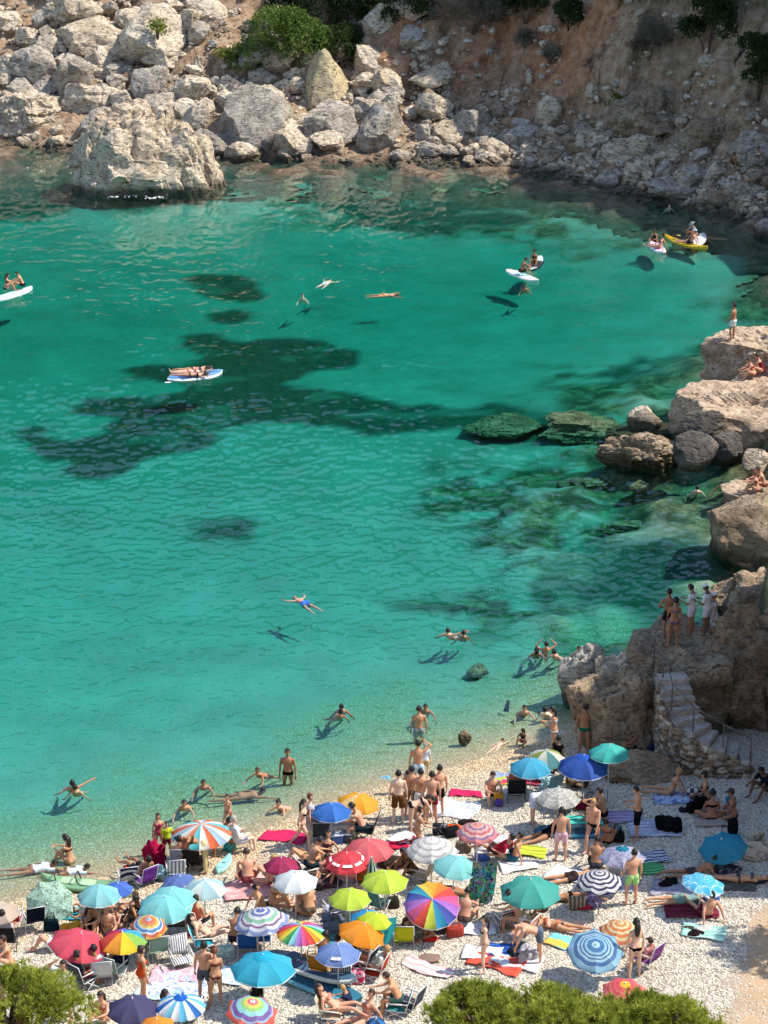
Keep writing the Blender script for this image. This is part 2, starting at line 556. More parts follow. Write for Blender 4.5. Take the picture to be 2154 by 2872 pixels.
    ev.vertices.foreach_get('normal', no)
    no = no.reshape(-1, 3)
    faces = [list(p.vertices) for p in ev.polygons]
    bpy.data.meshes.remove(ev)
    best, bi, bt = np.full(len(co), 1e9), np.zeros(len(co), int), np.zeros(len(co))
    for i, (bn, a, b, r) in enumerate(bones):
        a, d = np.array(a), np.array(b - a)
        t = (co - a) @ d / (d @ d)
        tc = np.clip(t, 0, 1)
        ds = np.linalg.norm(co - a - tc[:, None] * d, axis=1) / r
        k = ds < best
        best[k], bi[k], bt[k] = ds[k], i, t[k]
    names = np.array([b[0] for b in bones])[bi]
    full = MB()
    full.v = [tuple(p) for p in co]
    full.f = [list(f) for f in faces]
    full.m = [0] * len(faces)
    for wri, fo, pw, pn, s in hands:                         # fingers rooted in the palm, thumb at its side
        for j, (off, ln) in enumerate(((-.03, .055), (-.01, .072), (.011, .076), (.031, .068))):
            p0 = wri + fo * .085 + pw * off
            p1 = wri + fo * (.10 + ln * .5) + pw * off * 1.1 + pn * .004
            p2 = wri + fo * (.10 + ln) + pw * off * 1.12 + pn * .018
            full.tube([p0, p1, p2], [.0095, .0088, .0065], 5)
        full.tube([wri + fo * .03 + pw * .028, wri + fo * .065 + pw * .058, wri + fo * .10 + pw * .066 + pn * .01], [.012, .0105, .008], 5)
    full.cur = 1
    for s in (-1, 1):
        ball(full, hc + hf * .088 + hd * .018 + X * .032 * s, X * .013, hf * .012, hd * .008, 6, 4)
        ball(full, hc + hf * .087 + hd * .042 + X * .034 * s, X * .02, hf * .009, hd * .005, 6, 4)
    full.cur = 2
    ball(full, hc + hf * .094 - hd * .062, X * .022, hf * .010, hd * .008, 6, 4)
    zmin = co[:, 2].min() if ps['seat'] is None else -.09 - ps['seat']
    if pose in ('breast', 'backfloat', 'treadreach', 'treadup'):
        zmin = neck.z + .015
    if pose in ('swim', 'float'):
        zmin = 0.0
    off = Vector((0, 0, -zmin))
    full.v = [(v[0], v[1], v[2] + off.z) for v in full.v]
    bm_ = full.mesh('body', True, [skin_mat('#b9805c'), plain('eye', (.03, .02, .015), .3), plain('lips', (.35, .13, .10), .5)])
    d = dict(me=bm_, co=co + np.array(off), no=no, faces=faces, fa=np.array([f[0] for f in faces]), names=names, t=bt, hc=hc + off, hd=hd, hf=hf, X=X, T=T, Fv=Fv, neck=neck + off, pose=pose, zt=float((co[:, 2] - zmin).max()), gar={})
    _bodies[key] = d
    return d

def sub_mesh(d, mask, off, name, mat):
    idx = np.cumsum(mask) - 1
    fs = [[int(idx[i]) for i in f] for f in d['faces'] if all(mask[i] for i in f)]
    v = (d['co'] + d['no'] * (off[:, None] if hasattr(off, 'shape') else off))[mask]
    return new_mesh(name, v, fs, True, [mat])

WHITE = cloth('#e8e6e0')
def garment(d, kind):
    if kind in d['gar']:
        return d['gar'][kind]
    n, t, co = d['names'], d['t'], d['co']
    tor, thi, shi, ua, fa = n == 'torso', n == 'thigh', n == 'shin', n == 'uarm', n == 'farm'
    off = .012
    if kind in ('shorts', 'longshorts'):
        lim = .58 if kind == 'shorts' else .88
        m = (tor & (t < .12)) | (thi & (t < lim))
        off = np.where(thi, .018 + .022 * np.clip(t, 0, 1), .016)
    elif kind == 'briefs':
        m = (tor & (t < .08)) | (thi & (t < .14))
    elif kind == 'bikini':
        m = (tor & (t < .03)) | (thi & (t < .05))
        off = .009
    elif kind == 'bra':
        m = tor & (t > .58) & (t < .76)
        off = .010
    elif kind == 'onepiece':
        m = (tor & (t < .80)) | (thi & (t < .06))
        off = .009
    elif kind == 'tee':
        m = (tor & (t > -.02) & (t < .97)) | (ua & (t < .8))
        off = np.where(ua, .022, .020)
    elif kind == 'dress':
        m = (tor & (t < .93)) | (thi & (t < .75)) | (ua & (t < .3))
        off = np.where(thi, .02 + .05 * np.clip(t, 0, 1), .018)
    elif kind == 'trousers':
        m = (tor & (t < .12)) | thi | (shi & (t < .92))
        off = .022
    elif kind == 'wetsuit':
        m = (tor & (t < .97)) | (thi & (t < .6)) | (ua & (t < .9))
        off = .008
    me = sub_mesh(d, m, off, kind, WHITE)
    d['gar'][kind] = me
    return me

GNAME = dict(shorts='swim_shorts', longshorts='shorts', briefs='swim_briefs', bikini='bikini_bottom', bra='bikini_top', onepiece='swimsuit', tee='shirt', dress='dress', trousers='trousers', wetsuit='rash_suit')
def hair(d, style):
    k = 'hair_' + style
    if k in d['gar']:
        return d['gar'][k]
    hc, hd, hf, X = (np.array(d[q]) for q in ('hc', 'hd', 'hf', 'X'))
    r = d['co'] - hc
    u, f = r @ hd / .115, r @ hf / .096
    head = (d['names'] == 'head') & (u > -.75)
    if style in ('cap', 'sunhat'):
        m = head & (u > .18)
        off = .022
    else:
        m = head & (((u > .38) & (f < .8)) | ((f < .12) & (u > -.5)))
        off = .016 if style == 'short' else .022
    idx = np.cumsum(m) - 1
    fs = [[int(idx[i]) for i in q] for q in d['faces'] if all(m[i] for i in q)]
    mb = MB()
    mb.v = [tuple(p) for p in (d['co'] + d['no'] * off)[m]]
    mb.f = fs
    mb.m = [0] * len(fs)
    HC, HD, HF, XX = d['hc'], d['hd'], d['hf'], d['X']
    if style in ('long', 'tail'):
        dn = (-d['T'] * .75 + Vector((0, 0, -.45))).normalized()
        if abs(d['T'].z) < .4:
            dn = (-d['T'] * .9 - HF * .15).normalized()
        w = .085 if style == 'long' else .035
        a = HC - HF * .06 + HD * .03
        b = HC - HF * .105 - HD * .05
        L = .34 if style == 'long' else .28
        rings = [(a, XX * w * .8, HF * .05), (b, XX * w, HF * .04), (b + dn * L * .45 - HF * .01, XX * w * 1.05, HF * .032), (b + dn * L * .8, XX * w * .8, HF * .025), (b + dn * L, XX * w * .4, HF * .012)]
        loft(mb, rings, 10)
    if style == 'bun':
        ball(mb, HC - HF * .06 + HD * .12, XX * .042, HF * .042, HD * .04)
    if style == 'cap':
        c = HC + HF * .12 + HD * .035
        loft(mb, [(c - HF * .04, XX * .075, HF * .02), (c - HD * .004, XX * .074, HF * .075), (c - HD * .012, XX * .07, HF * .07)], 12)
    if style == 'sunhat':
        c = HC + HD * .035
        loft(mb, [(c + HD * .008, XX * .10, HF * .115), (c, XX * .17, HF * .19), (c - HD * .022, XX * .20, HF * .22), (c - HD * .03, XX * .19, HF * .21), (c - HD * .008, XX * .10, HF * .11)], 16)
    me = mb.mesh(k, True, [WHITE])
    d['gar'][k] = me
    return me

SKIN = dict(t='#cc9874', f='#e2b89c', d='#ac7a59', p='#d9a284', b='#7f5a44', l='#e8c6ad')
HAIRC = dict(k='#17110d', b='#33211a', m='#5a3c26', y='#b08d55', g='#a9a59d', r='#6d3a22')
def person(pose, g, sc, x, y, z, rz, skin, hs, hcol, gar, label, group=None, tilt=0.):
    d = body(pose, g)
    o = ob('person', d['me'], None, (x, y, z), (tilt, 0, R(rz)), sc, [skin_mat(SKIN[skin])], label, 'person', group)
    if hs != 'bald':
        hat = hs in ('cap', 'sunhat')
        hm = plain('hair', HAIRC[hcol], .6) if hcol in HAIRC else cloth(hcol)
        ob('hat' if hat else 'hair', hair(d, hs), o, mats=[hm])
        if hat:
            ob('hair', hair(d, 'short'), o, mats=[plain('hair', HAIRC['b'], .6)], scale=.999)
    for k, c in gar:
        ob(GNAME[k], garment(d, k), o, mats=[cloth(c) if isinstance(c, str) else cloth(c[0], 0, c[1], c[2], c[3], c[4] if len(c) > 4 else 2)])
    return o

for _k in [
('backfloat', 'f'), ('backfloat', 'm'), ('bend', 'f'), ('bend', 'm'), ('breast', 'f'), ('breast', 'm'), ('chair', 'f'), ('chair', 'm'), ('cross', 'f'), ('cross', 'm'), ('elbows', 'f'), ('elbows', 'm'), ('float', 'f'), ('float', 'm'), ('fwdchair', 'f'), ('fwdchair', 'm'), ('hips', 'm'), ('hunch', 'f'), ('hunch', 'm'), ('kneel', 'f'), ('knees', 'f'), ('knees', 'm'), ('kneesup', 'f'), ('kneesup', 'm'), ('long', 'f'), ('long', 'm'), ('look', 'm'), ('oneknee', 'f'), ('oneknee', 'm'), ('phone', 'f'), ('phone', 'm'), ('prone', 'f'), ('prone', 'm'), ('recline', 'f'), ('recline', 'm'), ('stand', 'f'), ('stand', 'm'), ('stand2', 'f'), ('stand2', 'm'), ('supine', 'f'), ('swim', 'f'), ('swim', 'm'), ('treadreach', 'm'), ('treadup', 'm'), ('walk', 'f'), ('walk', 'm')
]:
    body(*_k)

# ------------------------------------------------------------------ ground, seabed, hillside
def in_poly(px, py, poly):
    """signed distance to a polygon (positive inside)"""
    ins = np.zeros(px.shape, bool)
    dm = np.full(px.shape, 1e9)
    n = len(poly)
    for i in range(n):
        x1, y1 = poly[i]
        x2, y2 = poly[(i + 1) % n]
        c = (y1 > py) != (y2 > py)
        xi = (x2 - x1) * (py - y1) / ((y2 - y1) or 1e-9) + x1
        ins ^= c & (px < xi)
        vx, vy = x2 - x1, y2 - y1
        t = np.clip(((px - x1) * vx + (py - y1) * vy) / (vx * vx + vy * vy + 1e-9), 0, 1)
        dm = np.minimum(dm, np.hypot(px - x1 - t * vx, py - y1 - t * vy))
    return np.where(ins, dm, -dm)

SEAGRASS_AND_DARK = [([(-11.94, 132.96), (-11.15, 133.51), (-9.16, 132.96), (-7.44, 131.89), (-7.06, 128.76), (-8.3, 127.74), (-10.28, 129.27), (-11.67, 131.36)], 0.35, 0.5), ([(-9.9, 125.75), (-8.75, 126.44), (-7.53, 126.05), (-7.44, 124.3), (-8.59, 123.82), (-9.79, 124.3)], 0.35, 0.4), ([(-11.68, 121.94), (-10.6, 122.88), (-9.17, 122.88), (-8.38, 120.57), (-5.84, 120.57), (-3.82, 121.02), (-2.39, 119.67), (-1.59, 116.18), (-2.17, 114.5), (-4.12, 114.5), (-5.47, 112.07), (-3.08, 112.07), (-0.69, 110.5), (1.63, 108.59), (3.94, 108.21), (6.2, 107.25), (8.15, 105.65), (8.87, 103.2), (7.68, 101.97), (5.94, 102.17), (3.79, 103.54), (1.58, 104.24), (-1.55, 103.89), (-2.91, 104.94), (-6.09, 105.65), (-8.03, 104.24), (-9.81, 101.5), (-11.32, 99.21), (-12.6, 97.32), (-14.15, 97.95), (-15.04, 99.86), (-16.93, 102.51), (-18.08, 104.24), (-17.29, 104.94), (-15.13, 103.89), (-14.1, 104.59), (-13.67, 106.74), (-15.0, 108.21), (-14.76, 110.11), (-12.69, 110.5), (-10.17, 111.28), (-10.78, 112.87), (-13.06, 114.09), (-13.8, 115.34), (-12.5, 115.76), (-10.5, 115.34), (-9.65, 117.03), (-10.89, 120.12)], 0.4, 0.65), ([(-7.79, 92.13), (-6.64, 92.99), (-5.42, 92.7), (-4.96, 91.56), (-5.29, 90.17), (-6.43, 89.62), (-7.46, 90.44)], 0.6, 0.5), ([(-30.88, 169.42), (-24.39, 172.89), (-20.52, 158.25), (-15.73, 152.46), (-11.15, 154.59), (-10.56, 150.39), (-16.26, 148.37), (-22.31, 147.71), (-27.1, 147.05)], 1.5, 1.5), ([(12.1, 114.02), (13.64, 114.86), (14.18, 113.2), (13.09, 111.98), (12.16, 112.23)], 1.0, 1.6), ([(6.95, 85.7), (9.92, 87.23), (14.3, 87.23), (12.88, 82.31), (10.55, 80.92), (8.25, 83.25)], 1.0, 1.2), ([(-5.79, 147.52), (2.21, 151.59), (6.79, 148.85), (9.63, 144.92), (3.56, 142.4), (-0.88, 143.65)], 0.8, 1.5)]
REEF = [([(-11.99, 167.48), (2.44, 169.18), (15.16, 156.44), (17.78, 145.36), (13.61, 139.15), (4.97, 140.35), (-3.87, 144.08), (-10.88, 150.71)], 2, 2.5), ([(8.48, 114.19), (17.79, 115.03), (15.62, 99.44), (8.21, 103.49)], 1.5, 1.5), ([(2.12, 98.22), (10.12, 100.18), (17.03, 97.58), (14.9, 83.73), (10.08, 80.0), (6.78, 83.25), (1.39, 90.47)], 1.5, 2), ([(-2.37, 83.25), (7.73, 83.73), (8.55, 76.97), (5.99, 76.97), (3.01, 80.0)], 1.5, 2)]
EARTH = [(10.67, 55.39), (9.46, 54.82), (8.6, 53.52), (8.04, 52.09), (7.61, 50.89), (8.17, 49.54), (8.18, 48.31), (11.29, 48.31), (12.75, 56.17)]
REDBANK = [(-3, 173), (2, 165), (8, 164.5), (15, 160), (20, 164), (18, 174), (8, 178), (0, 178)]
FOAM = [(-17.66, 148.79, 60, 0.6, 0.5, 0), (-15.17, 147.94, 25, 0.3, 0.25, 1), (-27.86, 167.33, 40, 0.5, 0.5, 2), (-22.23, 156.62, 14, 1.2, 0.8, 3)]


def grid(x0, x1, y0, y1, st):
    xs = np.arange(x0, x1 + st / 2, st)
    ys = np.arange(y0, y1 + st / 2, st)
    X, Y = np.meshgrid(xs, ys)
    nx = len(xs)
    i = np.arange(len(ys) - 1)[:, None] * nx + np.arange(nx - 1)[None, :]
    F = np.stack([i, i + 1, i + nx + 1, i + nx], -1).reshape(-1, 4)
    return X.ravel(), Y.ravel(), F

def compact(V, F, attrs):
    used = np.unique(F)
    mp = np.full(len(V), -1)
    mp[used] = np.arange(len(used))
    return V[used], mp[F], {k: a[used] for k, a in attrs.items()}

def add_attr(me, name, arr):
    a = me.attributes.new(name, 'FLOAT', 'POINT')
    a.data.foreach_set('value', arr.astype(np.float32))

# ground material: sand and pebble seabed, rock, seagrass, beach shingle, red earth
def ground_material():
    t = NT('shingle_and_seabed')
    p = t.pos()
    z = t.xyz(p)[2]
    big = t.noise(p, .35, 3)
    peb = t.n('TexVoronoi', {'Vector': p, 'Scale': 13.0}, feature='F1')
    pc = t.ramp(t.xyz(peb.outputs['Color'])[0], [(0, (.40, .36, .30)), (.5, (.52, .48, .41)), (1, (.64, .60, .53))])
    gaps = t.val(peb.outputs['Distance'], .25, .6)
    shing = t.mix(gaps, pc, (.30, .26, .21, 1))
    gold = t.mix(gaps, t.ramp(t.xyz(peb.outputs['Color'])[1], [(0, (.40, .28, .15)), (.6, (.58, .44, .27)), (1, (.72, .60, .42))]), (.34, .24, .13, 1))
    wet = t.attr('wet')
    gold = t.mix(t.val(z, -.06, .03, .10, 0), gold, (.10, .075, .04, 1))          # stones under water are darker
    c = t.mix(wet, shing, gold)
    sand = t.mix(t.val(big, .3, .7), (.27, .258, .21, 1), (.37, .358, .30, 1))
    c = t.mix(t.attr('deep'), c, sand)
    rn = t.noise(p, .9, 4, .68, .6)
    rock = t.ramp(rn, [(.30, (.020, .028, .016)), (.47, (.060, .066, .034)), (.6, (.19, .16, .08)), (.74, (.38, .31, .17))])
    c = t.mix(t.attr('rock'), c, rock)
    gr = t.mix(t.val(t.noise(p, 2.2, 4, .7), .3, .7), (.012, .040, .030, 1), (.034, .090, .064, 1))
    c = t.mix(t.attr('grass'), c, gr)
    en = t.noise(p, 1.5, 4)
    c = t.mix(t.attr('earth'), c, t.mix(en, (.42, .27, .14, 1), (.55, .40, .26, 1)))
    bh = t.math('ADD', t.math('MULTIPLY', peb.outputs['Distance'], -.5), t.math('MULTIPLY', rn, 1.0))
    t.bsdf(c, .85, t.bump(bh, .5, .08), **{'Specular IOR Level': .2})
    return t.m

gx, gy, gf = grid(-78, 34, -2, 166, .42)
gz = H(gx, gy)
d1, d2, d3 = dists(gx, gy)
fz = gz[gf].mean(1)
keep = ~((gy[gf].mean(1) > 118) & (fz > -.55))
nz = fbm(v3(gx * .35, gy * .35), 4, 71)
nz2 = fbm(v3(gx * .9, gy * .9), 3, 75)
grass = np.zeros(len(gx))
for poly, soft, amp in SEAGRASS_AND_DARK:  # seagrass beds, plus a darker patch of bed by the left rocks
    sd = in_poly(gx, gy, poly) + nz * amp + nz2 * amp * .6
    grass = np.maximum(grass, sstep(-soft, soft, sd))
grass = grass * (1 - .3 * sstep(.35, .75, fbm(v3(gx * .6, gy * .6), 3, 79)))
rock = np.zeros(len(gx))
for poly, soft, amp in REEF:
    sd = in_poly(gx, gy, poly) + nz * amp
    rock = np.maximum(rock, sstep(-soft, soft, sd) * sstep(-.75, .15, nz2 + .1))
rock = np.maximum(rock, sstep(-13, -5, d3 + nz * 4 + nz2 * 2) * (gz < .3) * (.75 + .25 * sstep(-.2, .3, nz2)))
rock = np.maximum(rock, sstep(-7, -2, d2 + nz * 3) * (gz < .3))
rock = np.maximum(rock, .62 * sstep(1.5, 11, gx + nz * 4) * sstep(71, 76, gy) * sstep(118, 106, gy) * sstep(-.7, .5, nz2 + nz * .5))
rock = rock * (1 - grass)
rock = np.maximum(rock, (gz > 2.2) * (gy > 56) + (gx > 7.2) * (gy > 68) * sstep(-6, -1, d1))
rock = np.clip(rock, 0, 1)
deep = sstep(3, 11, -d1 + nz * 2) * (gz < 0)
wet = sstep(2.6, .6, d1 + nz * .6) * (d1 > -14)
earth = sstep(-.6, 2.0, in_poly(gx, gy, EARTH) + nz * 1.6 + nz2 * .8) * (gz > .3) + (gy < 47) * .6 + (gx > 10.8) * (gy > 62) * (gy < 67) * (gz < 2) * .6
V, F, A = compact(v3(gx, gy, gz), gf[keep], dict(grass=grass, rock=rock, deep=deep, wet=wet, earth=np.clip(earth, 0, 1)))
gm = new_mesh('ground', V, F, True, [ground_material()])
for k, a in A.items():
    add_attr(gm, k, a)
ob('ground', gm, kind='structure')

def hill_material():
    t = NT('hillside_earth')
    p = t.pos()
    a = t.noise(p, .22, 4, .6, .4)
    b = t.noise(p, 1.4, 5, .65)
    s = t.vor(p, 2.2, 'F1')
    earth = t.ramp(b, [(.3, (.17, .105, .062)), (.5, (.33, .225, .145)), (.68, (.46, .36, .26))])
    red = t.ramp(b, [(.3, (.22, .095, .045)), (.55, (.42, .20, .10)), (.75, (.50, .30, .18))])
    c = t.mix(t.math('MULTIPLY', t.attr('red'), t.val(a, .3, .55)), earth, red)
    c = t.mix(t.val(s, .08, .2, .55, 0), c, (.42, .38, .32, 1))
    wet = t.val(t.math('ADD', t.xyz(p)[2], t.math('MULTIPLY', b, .5)), .25, .75, .75, 0)
    c = t.mix(wet, c, (.045, .038, .028, 1))
    scrub = t.ramp(b, [(.3, (.020, .030, .010)), (.55, (.050, .065, .022)), (.75, (.10, .105, .045))])
    c = t.mix(t.val(t.math('ADD', t.xyz(p)[2], t.math('MULTIPLY', a, 4.0)), 12.5, 15.5), c, scrub)   # scrub grows on the higher slope
    hgt = t.math('ADD', t.math('MULTIPLY', b, 1.2), t.math('MULTIPLY', t.noise(p, 5, 3), .5))
    t.bsdf(c, .95, t.bump(hgt, .9, .25), **{'Specular IOR Level': .1})
    return t.m

hx, hy, hf = grid(-60, 62, 116, 222, .48)
hz = H(hx, hy)
e1, e2, e3 = dists(hx, hy)
keep = hz[hf].mean(1) > -.6
red = sstep(-2, 3, in_poly(hx, hy, REDBANK) + fbm(v3(hx * .4, hy * .4), 2, 5) * 1.5)
dsp = v3(fbm(v3(hx * .8, hy * .8, hz * .8), 3, 81) * .45, (fbm(v3(hx * .8, hy * .8, hz * .8), 3, 85) * .7 + ridged(v3(hx * .35, hy * .1, hz * .12), 2, 86) * .8) * sstep(.5, 4, hz), fbm(v3(hx * 1.2, hy * 1.2), 3, 88) * .25)
hz2 = hz - np.where(hz < -.3, .1, 0)
V, F, A = compact(v3(hx, hy, hz2) + dsp * sstep(0, 2, hz)[:, None], hf[keep], dict(red=red))
hm = new_mesh('hillside', V, F, True, [hill_material()])
add_attr(hm, 'red', A['red'])
ob('hillside', hm, kind='structure')

# ------------------------------------------------------------------ the sea: a body of water with absorption and rippled surface
def water_material():
    t = NT('sea_water')
    fr = t.n('Fresnel', {'IOR': 1.333})
    gl = t.n('BsdfGlossy', {'Color': (1, 1, 1, 1), 'Roughness': .05})
    tr = t.n('BsdfTransparent', {'Color': (1, 1, 1, 1)})
    back = t.n('NewGeometry').outputs['Backfacing']              # seen from below the sheet lets light straight through
    fac = t.math('MULTIPLY', fr.outputs[0], t.math('SUBTRACT', 1.0, back))
    t.surf(t.n('MixShader', {0: fac, 1: tr.outputs[0], 2: gl.outputs[0]}).outputs[0])
    va = t.n('VolumeAbsorption', {'Color': (1 - .58, 1 - .092, 1 - .117, 1), 'Density': 1.0})
    t.t.links.new(va.outputs[0], t.out.inputs['Volume'])
    return t.m

def waves(x, y):
    """wind ripples running towards the beach, on top of a faint swell"""
    w1 = vnoise(v3(x * .16 + y * .05, y * .3), 90)
    warp = .5 * vnoise(v3(x * .5, y * .5), 91)
    r1 = vnoise(v3(x * 3.3 + y * .6 + warp, y * 4.9 - x * .8 + warp), 92)
    r2 = vnoise(v3(x * 5.9 - y * 1.4, y * 8.6 + x * 1.1 + warp), 93)
    r3 = vnoise(v3(x * 8.1 + y, y * 11.5), 94)
    sw = vnoise(v3(x * .5 + y * .15, y * .95 - x * .1), 95)
    amp = (.75 + .45 * w1) * (1 - .2 * sstep(4, 14, x)) * (.35 + .65 * sstep(0, 3.5, -dists(x, y)[0]))
    return amp * (r1 * .038 + r2 * .022 + r3 * .008) + sw * .014

ys_ = [50.0]
while ys_[-1] < 171:
    y_ = ys_[-1]
    dp_ = y_ * .936 + 11.8
    ys_.append(y_ + (max(.085, 1.45 * dp_ / 2278 * math.hypot(y_, 33.5) / 33.5) if y_ > 56 else 1.5))
us_ = np.concatenate([[-4.2, -3.2, -2.4, -1.9, -1.6], np.linspace(-1.4, 1.3, 560), [1.6, 2.2]])
Yw, Uw = np.meshgrid(np.array(ys_), us_, indexing='ij')
Xw = Uw * .1686 * (Yw * .936 + 11.8)
nr, nc = Xw.shape
Zw = waves(Xw.ravel(), Yw.ravel()).reshape(nr, nc)
Zw[0], Zw[-1], Zw[:, :5], Zw[:, -2:] = 0, 0, 0, 0
top = np.stack([Xw, Yw, Zw], -1).reshape(-1, 3)
ii = np.arange(nr - 1)[:, None] * nc + np.arange(nc - 1)[None]
ftop = np.stack([ii, ii + 1, ii + nc + 1, ii + nc], -1).reshape(-1, 4)
ring = np.concatenate([np.arange(nc), np.arange(1, nr) * nc + nc - 1, (nr - 1) * nc + np.arange(nc - 2, -1, -1), np.arange(nr - 2, 0, -1) * nc])
low = top[ring] * np.array([1, 1, 0]) + np.array([0, 0, -9])
nb = len(top)
r2_ = np.roll(np.arange(len(ring)), -1)
side = np.stack([ring, nb + np.arange(len(ring)), nb + r2_, ring[r2_]], -1)
cen = np.array([[-10, 110, -9.]])
bot = np.stack([nb + np.arange(len(ring)), np.full(len(ring), nb + len(ring)), np.full(len(ring), nb + len(ring)), nb + r2_], -1)
Vw = np.concatenate([top, low, cen])
wm = new_mesh('sea_water', Vw, np.concatenate([ftop, side]), True, [water_material()])
bmw = bmesh.new()
bmw.from_mesh(wm)
bmw.verts.ensure_lookup_table()
bmw.faces.new([bmw.verts[nb + i] for i in range(len(ring))])
bmesh.ops.recalc_face_normals(bmw, faces=bmw.faces[:])
for f in bmw.faces:
    f.smooth = abs(f.normal.z) > .5
bmw.to_mesh(wm)
bmw.free()
ob('sea_water', wm, kind='structure')

# foam where the swell breaks on the rocks
def foam(x, y, n, rx, ry, seed):
    r = random.Random(seed)
    m = MB()
    for _ in range(n):
        cx, cy = x + r.gauss(0, rx), y + r.gauss(0, ry)
        q = r.uniform(.02, .075)
        k = 7
        z = float(waves(np.array([cx]), np.array([cy]))[0]) + .035
        m.add([(cx, cy, z + .02)] + [(cx + math.cos(6.283 * i / k) * q * r.uniform(.5, 1.5), cy + math.sin(6.283 * i / k) * q * r.uniform(.5, 1.5) * 1.6, z) for i in range(k)], [(0, 1 + i, 1 + (i + 1) % k) for i in range(k)])
    return m
FO = MB()
for a_ in FOAM:
    q_ = foam(*a_)
    FO.add(q_.v, q_.f)
ob('sea_foam', FO.mesh('sea_foam', True, [plain('foam_white', (.80, .82, .82), .6)]), kind='stuff')

# ------------------------------------------------------------------ rocks
def ico(sub):
    bm = bmesh.new()
    bmesh.ops.create_icosphere(bm, subdivisions=sub, radius=1)
    v = np.array([q.co[:] for q in bm.verts])
    f = np.array([[q.index for q in g.verts] for g in bm.faces])
    bm.free()
    return v, f
_ico = {}
def rock_shape(seed, sub=5, cuts=11, rough=.10, crack=.05, lo=.55, hi=.9, freq=1.6, flat=None):
    if sub not in _ico:
        _ico[sub] = ico(sub)
    v, f = _ico[sub]
    v = v.copy()
    rs = np.random.RandomState(seed)
    v = v + np.stack([fbm(v * 1.1 + k * 31, 2, seed + k) for k in range(3)], -1) * .16
    for k in range(cuts):
        n = rs.normal(size=3)
        n /= np.linalg.norm(n)
        d = rs.uniform(lo, hi)
        e = v @ n - d
        v = v - np.where(e > 0, e * .94, 0)[:, None] * n
    if flat is not None:
        e = v[:, 2] - flat
        v[:, 2] -= np.where(e > 0, e * .9, 0)
    nrm = v / (np.linalg.norm(v, axis=1, keepdims=True) + 1e-6)
    if sub == 6:                                           # blocky fracture and bedding on the big ones
        blk = np.floor(vnoise(v * np.array([2.3, 2.3, 4.2]) + seed, seed + 3) * 3.5) / 3.5
        v = v + nrm * (blk * .075 + .03 * vnoise(v * np.array([1., 1., 9.]), seed + 4))[:, None]
    dsp = fbm(v * freq + seed, 4, seed + 5) * rough
    dsp -= crack * np.clip(ridged(v * freq * 1.5 + seed * 1.7, 3, seed + 9) - .55, 0, 1.5)
    dsp += fbm(v * freq * 5, 2, seed + 15) * rough * .25
    return v + nrm * dsp[:, None], f

def rock_material(name, a, b, c, scale=1., wet=True, crackc=(.10, .085, .065), bump=.8):
    """limestone: two tones, dark pits and cracks, a dark wet band at the water"""
    t = NT(name)
    p = t.pos()
    n1 = t.noise(p, .55 * scale, 4, .6, .3)
    n2 = t.noise(t.map(p, (1, 1, 2.2)), 3.2 * scale, 4, .7)
    col = t.ramp(n1, [(.32, a), (.52, b), (.7, c)])
    col = t.mix(t.val(n2, .34, .50, .85, 0), col, crackc + (1,))
    col = t.mix(t.val(n2, .58, .72, 0, .5), col, tuple(min(1, v * 1.25) for v in c) + (1,))
    ck = t.math('ABSOLUTE', t.math('SUBTRACT', t.noise(t.map(p, (1, 1, 1.9), (5, 3, 1)), .9 * scale, 3, .6, .5), .5))
    col = t.mix(t.val(ck, .0, .012, .6, 0), col, tuple(v * .7 for v in crackc) + (1,))
    if wet:
        w = t.val(t.math('ADD', t.xyz(p)[2], t.math('MULTIPLY', n1, -1.1)), -.35, .12, .82, 0)
        col = t.mix(w, col, (.035, .030, .018, 1))
        sub = t.val(t.xyz(p)[2], -.5, -.02, .92, 0)
        col = t.mix(sub, col, (.05, .045, .02, 1))
    t.bsdf(col, .9, t.bump(t.math('ADD', n2, t.math('MULTIPLY', t.val(ck, 0, .03), .5)), bump, .14 / scale), **{'Specular IOR Level': .15})
    return t.m

ROCK = {
    'pale': rock_material('pale_limestone', (.48, .385, .275), (.63, .525, .395), (.74, .635, .50)),
    'tan': rock_material('tan_limestone', (.45, .34, .235), (.61, .495, .36), (.72, .605, .465)),
    'grey': rock_material('grey_limestone', (.30, .255, .205), (.44, .38, .31), (.55, .485, .40)),
    'brown': rock_material('brown_conglomerate', (.21, .145, .09), (.33, .24, .155), (.45, .35, .24), 1.6),
    'dark': rock_material('shade_dark_rock', (.07, .062, .055), (.12, .105, .09), (.19, .165, .14)),  # shade under the overhang is put into this darker grey
    'pink': rock_material('pinkish_conglomerate', (.37, .26, .175), (.52, .385, .27), (.63, .49, .36), 1.8),
    'yellow': rock_material('yellow_stained_limestone', (.42, .34, .24), (.55, .45, .28), (.60, .47, .24)),
    'sub': rock_material('algae_covered_rock', (.085, .075, .04), (.19, .155, .08), (.30, .25, .14), 1.2, False, (.045, .04, .02)),
}
_rk = {}
